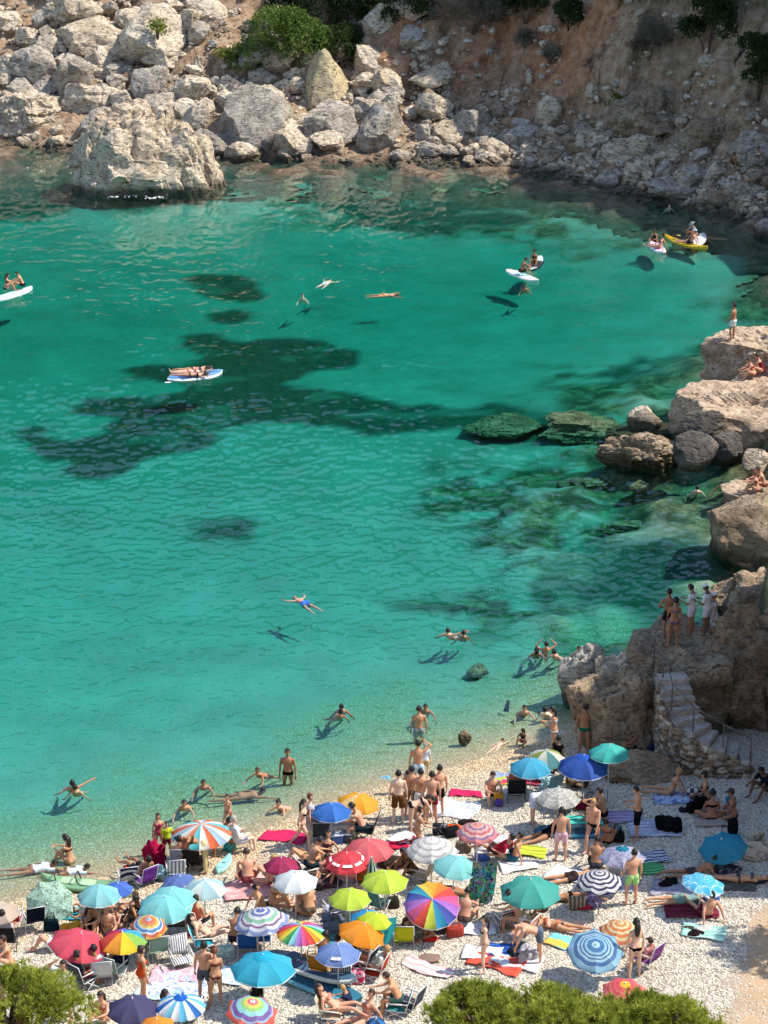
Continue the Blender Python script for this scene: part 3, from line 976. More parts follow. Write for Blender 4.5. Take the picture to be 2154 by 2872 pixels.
def rock_mesh(var, kind='m'):
    k = (var, kind)
    if k not in _rk:
        if kind == 's':
            v, f = rock_shape(100 + var, 3, 9, .07, .0, .6, .9)
        elif kind == 'm':
            v, f = rock_shape(200 + var, 5, 11, .08, .06)
            n = np.array([(-.35, .3, .1, -.1, .45, -.5, 0, .2)[var % 8], -.75, .62])
            n /= np.linalg.norm(n)
            e = v @ n - .56
            v = v - np.where(e > 0, e * .9, 0)[:, None] * n
            v = v + n * (fbm(v * 4, 3, 70 + var) * .03)[:, None]
        elif kind == 'w':                                  # big block with a face sloping back from the viewer
            v, f = rock_shape(320 + var, 6, 10, .10, .11, .66, .92, 2.6)
            for n, d in (((.12, -.72, .68), .50), ((-.75, -.45, .35), .62), ((.05, -.1, 1), .60), ((.8, -.3, .4), .66)):
                n = np.array(n) / np.linalg.norm(n)
                e = v @ n - d
                v = v - np.where(e > 0, e * .8, 0)[:, None] * n
            blk = np.floor(vnoise(v * np.array([2.2, 1.6, 2.4]) + 5, 79) * 3.5) / 3.5
            dn = fbm(v * 5, 3, 77) * .05 + blk * .10 - .13 * np.clip(ridged(v * np.array([4, 2, 2.2]) + 3, 3, 78) - .55, 0, 1.5)
            v = v + np.array([.1, -.6, .75]) * dn[:, None]
        elif kind == 'b':
            v, f = rock_shape(300 + var, 6, 14, .12, .10, .58, .9, 2.2)
        elif kind == 'f':                                  # flat topped
            v, f = rock_shape(400 + var, 6, 8, .09, .06, .7, .95, 2.2, .38)
        elif kind == 'p':                                  # pyramid
            v, f = rock_shape(500 + var, 5, 5, .05, .02, .75, .95)
            for n, d in (((.9, -.45, .5), .42), ((-.9, -.3, .38), .45), ((.1, .9, .5), .45), ((-.1, -.85, .42), .5), ((0, 0, -1), .6)):
                n = np.array(n) / np.linalg.norm(n)
                e = v @ n - d
                v = v - np.where(e > 0, e * .93, 0)[:, None] * n
            v = v + (v / np.linalg.norm(v, axis=1, keepdims=True)) * (fbm(v * 2, 3, 7) * .04)[:, None]
        me = new_mesh('rock', v, f, kind in 'bmfw', [ROCK['pale']])
        if kind in 'bmfpw':
            ang = R(38)
            me.polygons.foreach_set('use_smooth', np.full(len(me.polygons), True))
            try:
                me.set_sharp_from_angle(angle=ang)
            except Exception:
                pass
        _rk[k] = me
    return _rk[k]

def rock(name, x, y, z, rx, ry, rz, var, kind, mat, label, rot=(0, 0, 0), group=None, cat='rock'):
    return ob(name, rock_mesh(var, kind), None, (x, y, z), rot, (rx, ry, rz), [ROCK[mat]], label, cat, group)

BOULDERS = [
('boulder', -26.03, 168.61, 1.66, 3.07, 2.72, 2.36, 0, 'b', 'tan', (-0.08, 0.01, 3.35), 'brown striated limestone boulder at the left edge, half in the water', None),
('boulder', -16.85, 173.87, 6.14, 3.08, 2.97, 2.85, 1, 'm', 'pale', (-0.01, 0.02, 0.2), 'huge rounded pale boulder with tufts of grass on top', None),
('boulder', -22.15, 175.53, 6.06, 3.67, 2.93, 2.2, 2, 'm', 'tan', (-0.01, 0.02, 0.25), 'long tan slab leaning on the left of the huge rounded boulder', None),
('boulder', -23.41, 171.5, 3.7, 1.78, 2.31, 2.84, 3, 'm', 'grey', (-0.01, 0.1, 3.09), 'tall smooth grey slab standing in the left rock fall', None),
('boulder', -21.51, 173.2, 5.05, 1.12, 1.12, 1.12, 4, 'm', 'pale', (0.11, -0.08, 0.18), 'pale pointed boulder right of the tall grey slab', None),
('boulder', -4.32, 167.22, 4.16, 2.32, 2.5, 2.69, 5, 'p', 'yellow', (0, 0, 0), 'pyramid shaped boulder with a yellow face below the green bush', None),
('boulder', -9.56, 163.29, 1.94, 2.93, 2.9, 2.87, 6, 'm', 'grey', (0.01, 0.07, -0.17), 'large grey white boulder at the water between big rock and pyramid boulder', None),
('boulder', -4.02, 162.83, 1.61, 2.18, 2.1, 2.02, 7, 'm', 'grey', (0.14, -0.14, 0.16), 'wedge shaped grey boulder standing in the water below the pyramid boulder', None),
('boulder', -0.2, 162.62, 1.35, 1.86, 2.29, 2.71, 0, 'm', 'grey', (-0.07, 0.03, 3.25), 'rugged light boulder, rightmost of the big ones in the water', None),
('boulder', -10.29, 160.64, 0.26, 1.64, 1.29, 0.95, 1, 'm', 'tan', (0.13, -0.03, 3.37), 'low tan rock awash right of the big front rock', None),
('boulder', -8.68, 166.68, 3.31, 1.47, 1.31, 1.16, 2, 'm', 'pale', (-0.11, -0.04, -0.18), 'blocky pale boulder left of the pyramid boulder', None),
('boulder', -14.44, 168.06, 3.62, 1.64, 1.57, 1.5, 3, 'm', 'pale', (-0.08, 0.14, 3.28), 'angular pale boulder below the huge rounded boulder', None),
('boulder', -11.44, 168.85, 3.66, 1.21, 1.11, 1.01, 4, 'm', 'pale', (0.11, -0.02, 3.18), 'pale cube like boulder in the middle of the rock fall', None),
('boulder', -17.2, 169.11, 3.68, 1.81, 1.7, 1.59, 5, 'm', 'grey', (0.01, -0.03, 0.2), 'dark shaded boulder under the huge rounded boulder', None),
('boulder', -26.18, 172.36, 4.04, 2.01, 2.07, 2.12, 6, 'm', 'grey', (0.05, 0.13, 3.39), 'dark grey boulder between left edge and tall slab', None),
('boulder', -27.56, 177.91, 5.77, 0.98, 1.01, 1.03, 7, 'm', 'pale', (0.05, -0.1, 3.37), 'small white cube shaped boulder near the left edge', None),
('boulder', -25.35, 174.76, 5.73, 1.24, 1.1, 0.96, 0, 'm', 'pale', (0.12, 0.02, 0.07), 'pitted pale boulder left of the tan slab', None),
('boulder', -29.09, 179.23, 6.69, 1.44, 1.2, 0.95, 1, 'm', 'tan', (0.15, -0.07, -0.22), 'layered tan rock at the top left edge', None),
('boulder', -13.83, 176.76, 8.03, 2.04, 1.72, 1.4, 2, 'm', 'pale', (0.11, 0.15, -0.08), 'pale boulder lying high up at the top edge', None),
('boulder', -8.97, 169.36, 4.33, 1.05, 0.96, 0.87, 3, 'm', 'grey', (-0.13, 0.12, -0.1), 'grey pointed boulder under the green bush', None),
('boulder', -7.41, 168.48, 3.65, 0.77, 0.8, 0.82, 4, 'm', 'pale', (0.08, 0.11, 0.05), 'small grey white boulder next to the blocky pale one', None),
('boulder', -22.09, 169.27, 2.42, 2.15, 1.87, 1.6, 5, 'm', 'tan', (0.08, -0.04, 3.17), 'tan boulder behind the top of the big front rock', None),
('boulder', -14.77, 166.75, 2.17, 1.04, 1.05, 1.06, 6, 'm', 'pale', (0.13, -0.07, 0.25), 'pale boulder right behind the big front rock', None),
('boulder', -13.1, 166.02, 2.54, 0.76, 0.76, 0.76, 7, 'm', 'pale', (-0.06, -0.13, 0.22), 'small pale boulder behind the right end of the front rock', None),
('boulder', -24.45, 179.63, 7.69, 2.42, 1.93, 1.44, 0, 'b', 'tan', (0.14, -0.06, 2.97), 'tan rock outcrop at the top of the rock fall', None),
('boulder', -6.43, 168.14, 3.85, 0.88, 0.79, 0.71, 1, 'm', 'tan', (-0.14, 0.11, 3.07), 'small tan boulder behind the blocky pale one', None),
('boulder', -6.8, 162.39, 1.04, 0.82, 0.84, 0.85, 2, 'm', 'grey', (-0.11, 0.11, 3.12), 'small dark boulder between two large ones at the water', None),
('boulder', -1.76, 163.89, 2.67, 0.88, 0.93, 0.99, 3, 'm', 'grey', (0.01, 0.04, 0.06), 'flat grey rock right of the pyramid boulder', None),
('boulder', -27.57, 173.58, 4.76, 1.01, 0.98, 0.96, 4, 'm', 'pale', (0.13, 0.0, 3.21), 'pale cracked boulder left in the rock fall', None),
('boulder', 2.78, 162.18, 1.36, 0.73, 0.87, 1.0, 5, 'm', 'grey', (0.06, 0.13, 3.38), 'small grey boulder at the shaded waterline next to the rugged one', None),
('boulder', 4.39, 162.27, 1.32, 1.39, 1.24, 1.08, 6, 'm', 'tan', (0.01, 0.01, 0.14), 'broad grey boulder at the waterline of the shaded bank', None),
('boulder', 6.49, 162.86, 1.94, 1.45, 1.36, 1.27, 7, 'm', 'grey', (0.15, -0.06, 3.2), 'rounded grey boulder above the waterline of the shaded bank', None),
('boulder', 9.99, 160.28, 1.58, 1.54, 1.33, 1.12, 0, 'm', 'grey', (0.04, -0.13, 3.12), 'dark blue grey round boulder at the foot of the bank', None),
('boulder', 11.61, 161.38, 2.96, 1.22, 1.34, 1.46, 1, 'm', 'tan', (0.05, -0.04, 3.26), 'upright blocky boulder on the shaded bank', None),
('boulder', 7.69, 159.47, 0.89, 1.1, 1.13, 1.15, 2, 'm', 'tan', (-0.14, -0.13, 0.23), 'pale boulder standing in the shallows of the shaded bank', None),
('boulder', 9.24, 164.83, 3.93, 0.81, 0.73, 0.64, 3, 'm', 'tan', (-0.07, -0.01, 2.98), 'tan boulder halfway up the shaded bank', None),
('boulder', 14.06, 157.56, 2.58, 1.0, 0.87, 0.75, 4, 'm', 'grey', (-0.09, 0.08, 3.04), 'light grey boulder in the middle of the shaded rubble', None),
('boulder', 18.15, 156.27, 3.99, 2.67, 2.72, 2.77, 5, 'b', 'brown', (-0.04, 0.08, 0.24), 'massive brownish outcrop in the right part of the shaded bank', None),
('boulder', 15.9, 153.38, 1.88, 1.37, 1.19, 1.0, 6, 'm', 'tan', (0.06, -0.11, 0.08), 'split grey boulder at the waterline below the grey outcrop', None),
('boulder', 17.7, 153.4, 2.13, 1.32, 1.32, 1.32, 7, 'm', 'tan', (-0.07, -0.05, 3.21), 'slanting grey boulder below the grey outcrop', None),
('boulder', 19.34, 147.92, 0.66, 2.35, 1.84, 1.33, 0, 'f', 'grey', (-0.12, 0.03, 3.23), 'large flat grey slab lying in the water off the shaded bank', None),
('boulder', 21.92, 145.2, 0.3, 1.11, 0.92, 0.73, 1, 'm', 'brown', (-0.08, 0.09, -0.21), 'brownish rock awash next to the flat grey slab', None),
('boulder', 17.37, 151.02, 1.11, 1.36, 1.02, 0.68, 2, 'm', 'tan', (0.07, -0.08, 3.03), 'low dark rock behind the flat grey slab', None),
('boulder', 21.72, 150.81, 3.28, 1.76, 1.76, 1.76, 3, 'b', 'brown', (0.09, -0.14, -0.09), 'creviced outcrop at the right of the shaded bank', None),
('boulder', 24.17, 147.47, 3.5, 1.93, 1.65, 1.37, 4, 'm', 'grey', (0.1, 0.02, 3.06), 'smooth grey slab at the right edge above the bathers', None),
('boulder', 23.33, 144.48, 1.26, 1.45, 1.08, 0.7, 5, 'm', 'grey', (0.1, -0.12, 3.18), 'flat grey rock below the bathers on the far shore', None),
('boulder', 21.83, 154.19, 7.82, 0.7, 0.67, 0.63, 6, 'm', 'pale', (-0.02, 0.01, 3.12), 'pale block high on the right of the shaded bank', None),
('boulder', 14.73, 159.81, 4.84, 0.66, 0.71, 0.77, 7, 'm', 'pale', (0.04, -0.06, 2.91), 'pale oblong boulder stuck in the shaded bank', None),
('boulder', 13.47, 153.96, 0.26, 0.96, 0.64, 0.32, 0, 'm', 'tan', (-0.03, -0.09, 3.36), 'flat tan rock awash in the shallows of the shaded bank', None),
('boulder', 11.75, 155.99, 0.21, 0.97, 0.73, 0.49, 1, 'm', 'tan', (0.11, 0.15, 3.17), 'submerged tan rock at the edge of the shade', None),
('boulder', 23.53, 137.85, 0.26, 0.82, 0.84, 0.86, 2, 'm', 'grey', (0.15, 0.07, 0.12), 'grey rock at the right edge beside the yellow paddle board', None),
('big_rock', -16.07, 151.76, 1.3, 6.14, 4.3, 5.54, 8, 'w', 'tan', (0.0, 0.0, 0.13), 'biggest rock in the cove, pitted and sunlit, standing in the water at the left', None),
('rock_ledge', 17.33, 98.6, 0.49, 4.08, 3.12, 4.11, 9, 'f', 'pink', (0.0, 0.0, 0.1), 'overhanging pinkish ledge of rock at the right edge', None),
('rock_ledge', 18.53, 103, 2.51, 3.49, 2.42, 2.65, 2, 'f', 'pink', (0.0, 0.0, 0.01), 'pitted upper ledge the man in white shorts stands on', None),
('rock', 12.09, 100.46, 0.23, 0.78, 0.54, 1.0, 3, 'm', 'tan', (0.0, 0.0, -0.08), 'small crater like rock rising from the water off the ledge', None),
('rock', 11.5, 95.55, 0.29, 1.86, 1.3, 1.24, 4, 'b', 'brown', (0.0, 0.0, -0.06), 'low brown rock in the water off the overhanging ledge', None),
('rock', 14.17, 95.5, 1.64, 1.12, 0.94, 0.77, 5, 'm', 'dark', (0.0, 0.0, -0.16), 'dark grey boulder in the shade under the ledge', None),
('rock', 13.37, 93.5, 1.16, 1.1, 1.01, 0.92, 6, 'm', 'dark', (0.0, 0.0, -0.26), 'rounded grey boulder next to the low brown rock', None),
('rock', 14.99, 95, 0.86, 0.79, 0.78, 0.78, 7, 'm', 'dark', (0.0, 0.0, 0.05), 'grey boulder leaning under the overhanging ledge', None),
('rock', 16.18, 93, 0.91, 0.78, 0.71, 0.64, 0, 'm', 'tan', (0.0, 0.0, -0.13), 'smooth pale boulder in the dark recess under the ledge', None),
('rock', 15.9, 89.89, 0.29, 1.91, 1.34, 1.22, 1, 'f', 'pink', (0.0, 0.0, 0.12), 'low sunlit rock the two sunbathers sit on at the right edge', None),
('rock', 14.73, 84.5, 0.81, 2.57, 1.85, 1.92, 2, 'm', 'brown', (0.0, 0.0, -0.27), 'big dark shaded rock sloping into the water at the right edge', None),
('rock', 14.17, 79, 0.24, 1.9, 1.61, 1.31, 3, 'b', 'brown', (0.0, 0.0, 0.24), 'brown rock slope rising behind the viewing platform', None),
('rock', 7.02, 71.0, 0.82, 1.05, 1.23, 1.41, 4, 'm', 'grey', (0.0, 0.0, 0.12), 'upright pointed rock at the water left of the rock block', None),
('rock', 6.56, 71.2, -0.02, 0.44, 0.45, 0.45, 5, 'm', 'tan', (0.0, 0.0, 0.25), 'small sunlit rock at the foot of the upright pointed rock', None),
('rock', 7.87, 64.0, 0.72, 1.29, 0.98, 0.66, 6, 'm', 'brown', (0.0, 0.0, 0.24), 'long low rock beside the tall turquoise parasol', None),
('rock', 11.81, 62.6, 0.17, 0.71, 0.59, 0.47, 7, 'm', 'tan', (0.0, 0.0, 0.24), 'flat tan rock at the right edge of the shingle', None),
('rock', 10.92, 59.3, 1.06, 0.26, 0.21, 0.16, 0, 'm', 'tan', (0.0, 0.0, 0.05), 'small yellowish rock on the shingle beside the plain teal parasol', None),
('rock', 10.8, 58.3, 1.06, 0.73, 0.49, 0.24, 1, 'm', 'tan', (0.0, 0.0, -0.29), 'low elongated rock half buried at the right edge of the beach', None),
('rock', 2.64, 67.78, 0.08, 0.25, 0.18, 0.33, 2, 'm', 'yellow', (0.0, 0.0, 0.1), 'small yellow rock standing in the shallows off the beach', None),
('rock', 9.59, 52.6, 0.59, 0.26, 0.2, 0.13, 3, 'm', 'tan', (0.0, 0.0, -0.2), 'rounded rock in the shade at the lower right of the beach', None),
('rock', 7.68, 66.75, 1.4, 1.38, 1.45, 3.2, 3, 'f', 'brown', (0.0, -0.28, -0.08), 'brown rock block between the beach and the stairs', None),
('rock', 9.95, 69.1, 1.75, 2.0, 2.2, 3.2, 4, 'f', 'brown', (0.0, 0.0, 0.07), 'rock platform at the head of the stairs where the group stands', None),
('rock', 8.15, 68.4, 1.25, 1.35, 1.35, 3.1, 5, 'f', 'tan', (0.0, 0.0, 0.01), 'pale sunlit rock shelf left of the handrail', None),
('rock', 12.7, 68.9, 1.5, 2.75, 2.5, 3.7, 2, 'b', 'brown', (0.0, 0.0, -0.03), 'rugged brown rock face right above the stairs', None),
('rock', 15.8, 71.0, 1.5, 3.2, 3.0, 4.6, 5, 'b', 'brown', (0.0, 0.0, 0.18), 'brown cliff shoulder at the right edge behind the stairs', None),
('rock', 14.6, 66.4, 2.4, 2.2, 2.4, 5.0, 6, 'b', 'brown', (0.0, 0.0, 0.04), 'brown cliff foot at the right edge beside the stairs', None),
('rock', 14.4, 76.2, 0.3, 2.4, 2.8, 2.2, 1, 'b', 'brown', (0.0, 0.0, -0.06), 'brown rock sloping into the water behind the platform', None),
('submerged_rock', 5.86, 103.53, -1.06, 2.16, 1.88, 0.6, 0, 'b', 'sub', (0.0, 0.0, -0.1), 'pale green flat rock lying under the water off the low brown rock', None),
('submerged_rock', 9.35, 102.31, -0.7, 2.14, 2.33, 0.65, 1, 'b', 'sub', (0.0, 0.0, 0.14), 'brown rock just under the water pointing to the low brown rock', None),
('submerged_rock', 12.67, 100.7, -0.4, 2.16, 1.55, 0.49, 2, 'b', 'brown', (0.0, 0.0, -0.01), 'flat brown slab awash behind the crater like rock', None),
('submerged_rock', 9.01, 94.97, -0.9, 1.18, 0.75, 0.35, 3, 'b', 'sub', (0.0, 0.0, 0.11), 'small yellowish rock under water below the low brown rock', None),
('submerged_rock', 11.16, 93.56, -0.5, 0.51, 0.55, 0.35, 0, 'b', 'sub', (0.0, 0.0, -0.06), 'little brown rock awash under the low brown rock', None),
('submerged_rock', 10.8, 89.91, -1.1, 1.77, 0.88, 0.35, 1, 'b', 'sub', (0.0, 0.0, -0.12), 'pale green submerged rock off the big dark shaded rock', None),
('submerged_rock', 12.99, 90.9, -0.6, 0.99, 0.8, 0.35, 2, 'b', 'sub', (0.0, 0.0, 0.01), 'brownish submerged rock beside the bather at the right', None),
('submerged_rock', 15.56, 105.08, -0.8, 0.93, 0.77, 0.35, 3, 'b', 'sub', (0.0, 0.0, 0.13), 'pale green rock under the water at the tip of the ledge', None),
('submerged_rock', 3.39, 74.89, -0.8, 0.42, 0.55, 0.35, 0, 'b', 'sub', (0.0, 0.0, -0.13), 'small yellow rock under water off the bathing group', None),
('submerged_rock', -3.19, 151.93, -1.13, 2.73, 1.96, 0.62, 1, 'b', 'sub', (0.0, 0.0, 0.12), 'tan rock under water off the shaded bank', None),
]
for (nm, x, y, z, rx, ry, rz, var, kind, mat, rt, lab, grp) in BOULDERS:
    rock(nm, x, y, z, rx, ry, rz, var, kind, mat, lab, rt, grp)

# rubble on the far slope: boulders one can still tell apart
rg = random.Random(5)
def rubble(n, xr, dr, sr, mats, label, group, key, power=1.6):
    k = 0
    while k < n:
        x = rg.uniform(*xr)
        d = rg.uniform(*dr) ** 1.0
        y = np.interp(x, FAX, FAY) + d
        s = sr[0] + (sr[1] - sr[0]) * rg.random() ** power
        if key and not key(x, y):
            continue
        z = h(x, y)
        rock('boulder', x, y, z + s * .25, s * rg.uniform(.8, 1.3), s * rg.uniform(.8, 1.2), s * rg.uniform(.65, 1.0), rg.randrange(8), 's' if s < .45 else 'm', rg.choice(mats), label,
             (rg.uniform(-.4, .4), rg.uniform(-.4, .4), rg.uniform(0, 6.3)), group)
        k += 1
rubble(150, (-31, 4), (-.8, 15), (.4, 1.7), ['pale', 'pale', 'tan', 'grey'], 'smaller sunlit limestone boulder wedged among the big rocks of the far shore', 'boulders of the sunlit rock fall', None, 1.5)
rubble(170, (3, 26), (-.9, 5.5), (.22, .95), ['tan', 'grey', 'tan', 'brown'], 'grey boulder in the shaded rubble at the foot of the far bank', 'boulders of the shaded rubble', None, 2.0)
# uncountable small stones on the bank: one scatter mesh
def stone_scatter(name, pts, sizes, mats, seed):
    rs = np.random.RandomState(seed)
    b, f = _ico.get(2) or ico(2)
    n = len(pts)
    dirs = rs.uniform(.6, 1.25, (n, 1, 3))
    a = rs.uniform(0, 6.28, n)
    ca, sa = np.cos(a)[:, None], np.sin(a)[:, None]
    q = b[None] * dirs * (1 + .18 * rs.normal(size=(n, len(b), 1)))
    x = q[..., 0] * ca - q[..., 1] * sa
    y = q[..., 0] * sa + q[..., 1] * ca
    q = np.stack([x, y, q[..., 2] * .8], -1) * sizes[:, None, None] + pts[:, None]
    F = f[None] + (np.arange(n) * len(b))[:, None, None]
    me = new_mesh(name, q.reshape(-1, 3), F.reshape(-1, 3), False, mats, np.repeat(rs.randint(0, len(mats), n), len(f)))
    return ob(name, me, kind='stuff')
rs = np.random.RandomState(8)
n = 6000
px_ = np.where(rs.random_sample(n) < .35, rs.uniform(-31, 4, n), rs.uniform(2, 27, n))
py_ = np.interp(px_, FAX, FAY) + np.where(px_ < 3, rs.uniform(-1.5, 16, n), -1.5 + np.minimum(rs.exponential(4.2, n), 18))
stone_scatter('stones', v3(px_, py_, H(px_, py_) + .02), .06 + .30 * rs.random_sample(n) ** 3.5, [ROCK['grey'], ROCK['tan'], ROCK['pale']], 4)

# ------------------------------------------------------------------ stairs to the viewing platform, retaining wall, railing
CONC = rock_material('weathered_concrete', (.34, .30, .25), (.44, .40, .34), (.54, .50, .44), 2.5, False, (.22, .18, .14), .4)
STEPS = [(9.19, 66.26, 3.0), (9.25, 65.9, 2.8), (9.31, 65.6, 2.6), (9.42, 65.3, 2.4), (9.54, 64.98, 2.2), (9.80, 64.68, 2.0), (10.09, 64.46, 1.8), (10.46, 64.36, 1.6), (10.83, 64.30, 1.4), (11.22, 64.2, 1.2)]
st = ob('stone_stairs', None, None, (9.8, 65, .8), label='weathered concrete steps climbing from the beach to the rock platform', cat='stairs')
rs = np.random.RandomState(2)
for i, (x, y, z) in enumerate(STEPS):
    a, b = STEPS[max(0, i - 1)], STEPS[min(len(STEPS) - 1, i + 1)]
    ang = math.atan2(b[1] - a[1], b[0] - a[0])
    bm = bmesh.new()
    bmesh.ops.create_cube(bm, size=1)
    for v in bm.verts:
        v.co = Vector((v.co.x * .56, v.co.y * 1.02, v.co.z * .34))
    bmesh.ops.bevel(bm, geom=bm.edges[:], offset=.03, segments=2, affect='EDGES')
    for v in bm.verts:
        v.co += Vector(rs.uniform(-.012, .012, 3))
    me = bpy.data.meshes.new('step')
    bm.to_mesh(me)
    bm.free()
    me.materials.append(CONC)
    ob('step', me, st, (x - 9.8, y - 65, z - .17 - .8), (0, 0, ang))
WALLP = [(8.72, 66.5, 2.95), (8.74, 65.6, 2.7), (8.86, 64.95, 2.35), (9.1, 64.5, 2.05), (9.5, 64.15, 1.85), (10.1, 63.92, 1.6), (10.7, 63.8, 1.4), (11.4, 63.7, 1.15)]
wl_ = ob('stone_wall', None, None, (9.5, 64.5, .3), label='rubble stone retaining wall below the concrete steps', cat='wall')
core = MB()
for (x0, y0, t0), (x1, y1, t1) in zip(WALLP[:-1], WALLP[1:]):
    nx, ny = -(y1 - y0), x1 - x0
    q = math.hypot(nx, ny)
    nx, ny = nx / q * .55, ny / q * .55
    vs = [(x0, y0, .2), (x1, y1, .2), (x1 + nx, y1 + ny, .2), (x0 + nx, y0 + ny, .2), (x0, y0, t0 - .06), (x1, y1, t1 - .06), (x1 + nx, y1 + ny, t1 - .06), (x0 + nx, y0 + ny, t0 - .06)]
    core.add([(a - 9.5, b - 64.5, c - .3) for a, b, c in vs], [(0, 1, 5, 4), (1, 2, 6, 5), (2, 3, 7, 6), (3, 0, 4, 7), (4, 5, 6, 7)])
ob('wall_core', core.mesh('wall_core', False, [plain('mortar', (.20, .16, .12), .95)]), wl_)
k = 0
for (x0, y0, t0), (x1, y1, t1) in zip(WALLP[:-1], WALLP[1:]):
    L = math.hypot(x1 - x0, y1 - y0)
    ang = math.atan2(y1 - y0, x1 - x0)
    z = .45
    r_ = 0
    while z < max(t0, t1):
        hh = rs.uniform(.15, .24)
        s = -.1 * (r_ % 2)
        while s < L:
            w = rs.uniform(.2, .42)
            f = min(max((s + w / 2) / L, 0), 1)
            if z + hh * .5 < t0 + (t1 - t0) * f:
                x, y = x0 + (x1 - x0) * f, y0 + (y1 - y0) * f
                ob('stone', rock_mesh(k % 8, 's'), wl_, (x - 9.5, y - 64.5, z + hh / 2 - .3), (rs.uniform(-.1, .1), rs.uniform(-.1, .1), ang + rs.choice([0, PI])), (w * .60, rs.uniform(.09, .15), hh * .60), [ROCK[('brown', 'tan', 'brown', 'grey')[k % 4]]])
                k += 1
            s += w
        z += hh
        r_ += 1
RAILP = [(9.30, 69.4, 3.1), (8.75, 67.5, 3.0), (8.88, 66.1, 2.95), (9.05, 64.98, 2.45), (9.66, 64.3, 1.95), (10.58, 64.0, 1.5), (11.4, 63.75, 1.15)]
rl = ob('handrail', None, None, (9.5, 65.5, 0), label='rusty steel handrail along the concrete steps', cat='railing')
RUST = plain('rusty_steel', (.16, .13, .11), .7)
for x, y, z in RAILP:
    a = MB(); a.tube([(x - 9.5, y - 65.5, z - .25), (x - 9.5, y - 65.5, z + .88)], .026, 7)
    ob('post', a.mesh('post', True, [RUST]), rl)
for a_, b_ in zip(RAILP[:-1], RAILP[1:]):
    a = MB(); a.tube([(a_[0] - 9.5, a_[1] - 65.5, a_[2] + .88), (b_[0] - 9.5, b_[1] - 65.5, b_[2] + .88)], .024, 7)
    ob('rail', a.mesh('rail', True, [RUST]), rl)

# ------------------------------------------------------------------ trees and shrubs
def leaf_material(name, dark, mid, light, trans=.3, sc=2.2):
    t = NT(name)
    p = t.pos()
    n = t.noise(p, sc, 3, .6)
    w = t.n('TexWhiteNoise', {'Vector': t.map(p, (40, 40, 40))}).outputs[0]
    f = t.math('ADD', t.math('MULTIPLY', n, .75), t.math('MULTIPLY', w, .25))
    c = t.ramp(f, [(.3, dark), (.5, mid), (.68, light)])
    d = t.n('BsdfDiffuse', {'Color': c})
    tr = t.n('BsdfTranslucent', {'Color': c})
    t.surf(t.n('MixShader', {0: trans, 1: d.outputs[0], 2: tr.outputs[0]}).outputs[0])
    return t.m
BARK = plain('pine_bark', (.13, .085, .06), .95)
NEEDLE = leaf_material('pine_needles', (.09, .11, .018), (.31, .37, .05), (.60, .60, .13))
LEAF = {
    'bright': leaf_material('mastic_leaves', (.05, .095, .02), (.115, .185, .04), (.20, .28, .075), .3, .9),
    'dark': leaf_material('dark_shrub_leaves', (.018, .032, .012), (.035, .06, .02), (.06, .09, .03), .25, .9),  # dark green leaf tones, varied by noise
    'dry': leaf_material('dry_grey_twigs', (.09, .075, .055), (.17, .145, .11), (.26, .23, .18), .1, .9),
    'olive': leaf_material('yellowish_leaves', (.10, .12, .025), (.20, .23, .05), (.34, .36, .09), .3, .9),
}

def lobed(n, lobes, rs, inner=.72):
    """points on and inside a set of ellipsoid lobes: position, outward direction"""
    w = np.array([l[3] * l[4] for l in lobes])
    k = rs.choice(len(lobes), n, p=w / w.sum())
    L = np.array(lobes)[k]
    u = rs.normal(size=(n, 3))
    u /= np.linalg.norm(u, axis=1, keepdims=True)
    u[:, 2] = np.where((u[:, 2] < -.35) & (rs.random_sample(n) < .75), -u[:, 2], u[:, 2])
    r = inner + (1.04 - inner) * rs.random_sample(n) ** .6
    return L[:, :3] + u * L[:, 3:6] * r[:, None], u

def tri_cloud(name, base, tip, width, rs, mat, curve=0.):
    """thin triangles from base to tip"""
    d = tip - base
    s = np.cross(d, rs.normal(size=d.shape))
    s /= np.linalg.norm(s, axis=1, keepdims=True) + 1e-9
    s *= width[:, None] * .5
    v = np.stack([base - s, base + s, tip], 1).reshape(-1, 3)
    return new_mesh(name, v, np.arange(len(v)).reshape(-1, 3), False, [mat])

def leaf_cloud(name, c, size, rs, mat):
    n = len(c)
    a = rs.normal(size=(n, 3))
    a /= np.linalg.norm(a, axis=1, keepdims=True)
    b = np.cross(a, rs.normal(size=(n, 3)))
    b /= np.linalg.norm(b, axis=1, keepdims=True)
    a *= size[:, None]
    b *= size[:, None] * .55
    v = np.stack([c - a, c + b, c + a, c - b], 1).reshape(-1, 3)
    return new_mesh(name, v, np.arange(len(v)).reshape(-1, 4), False, [mat])

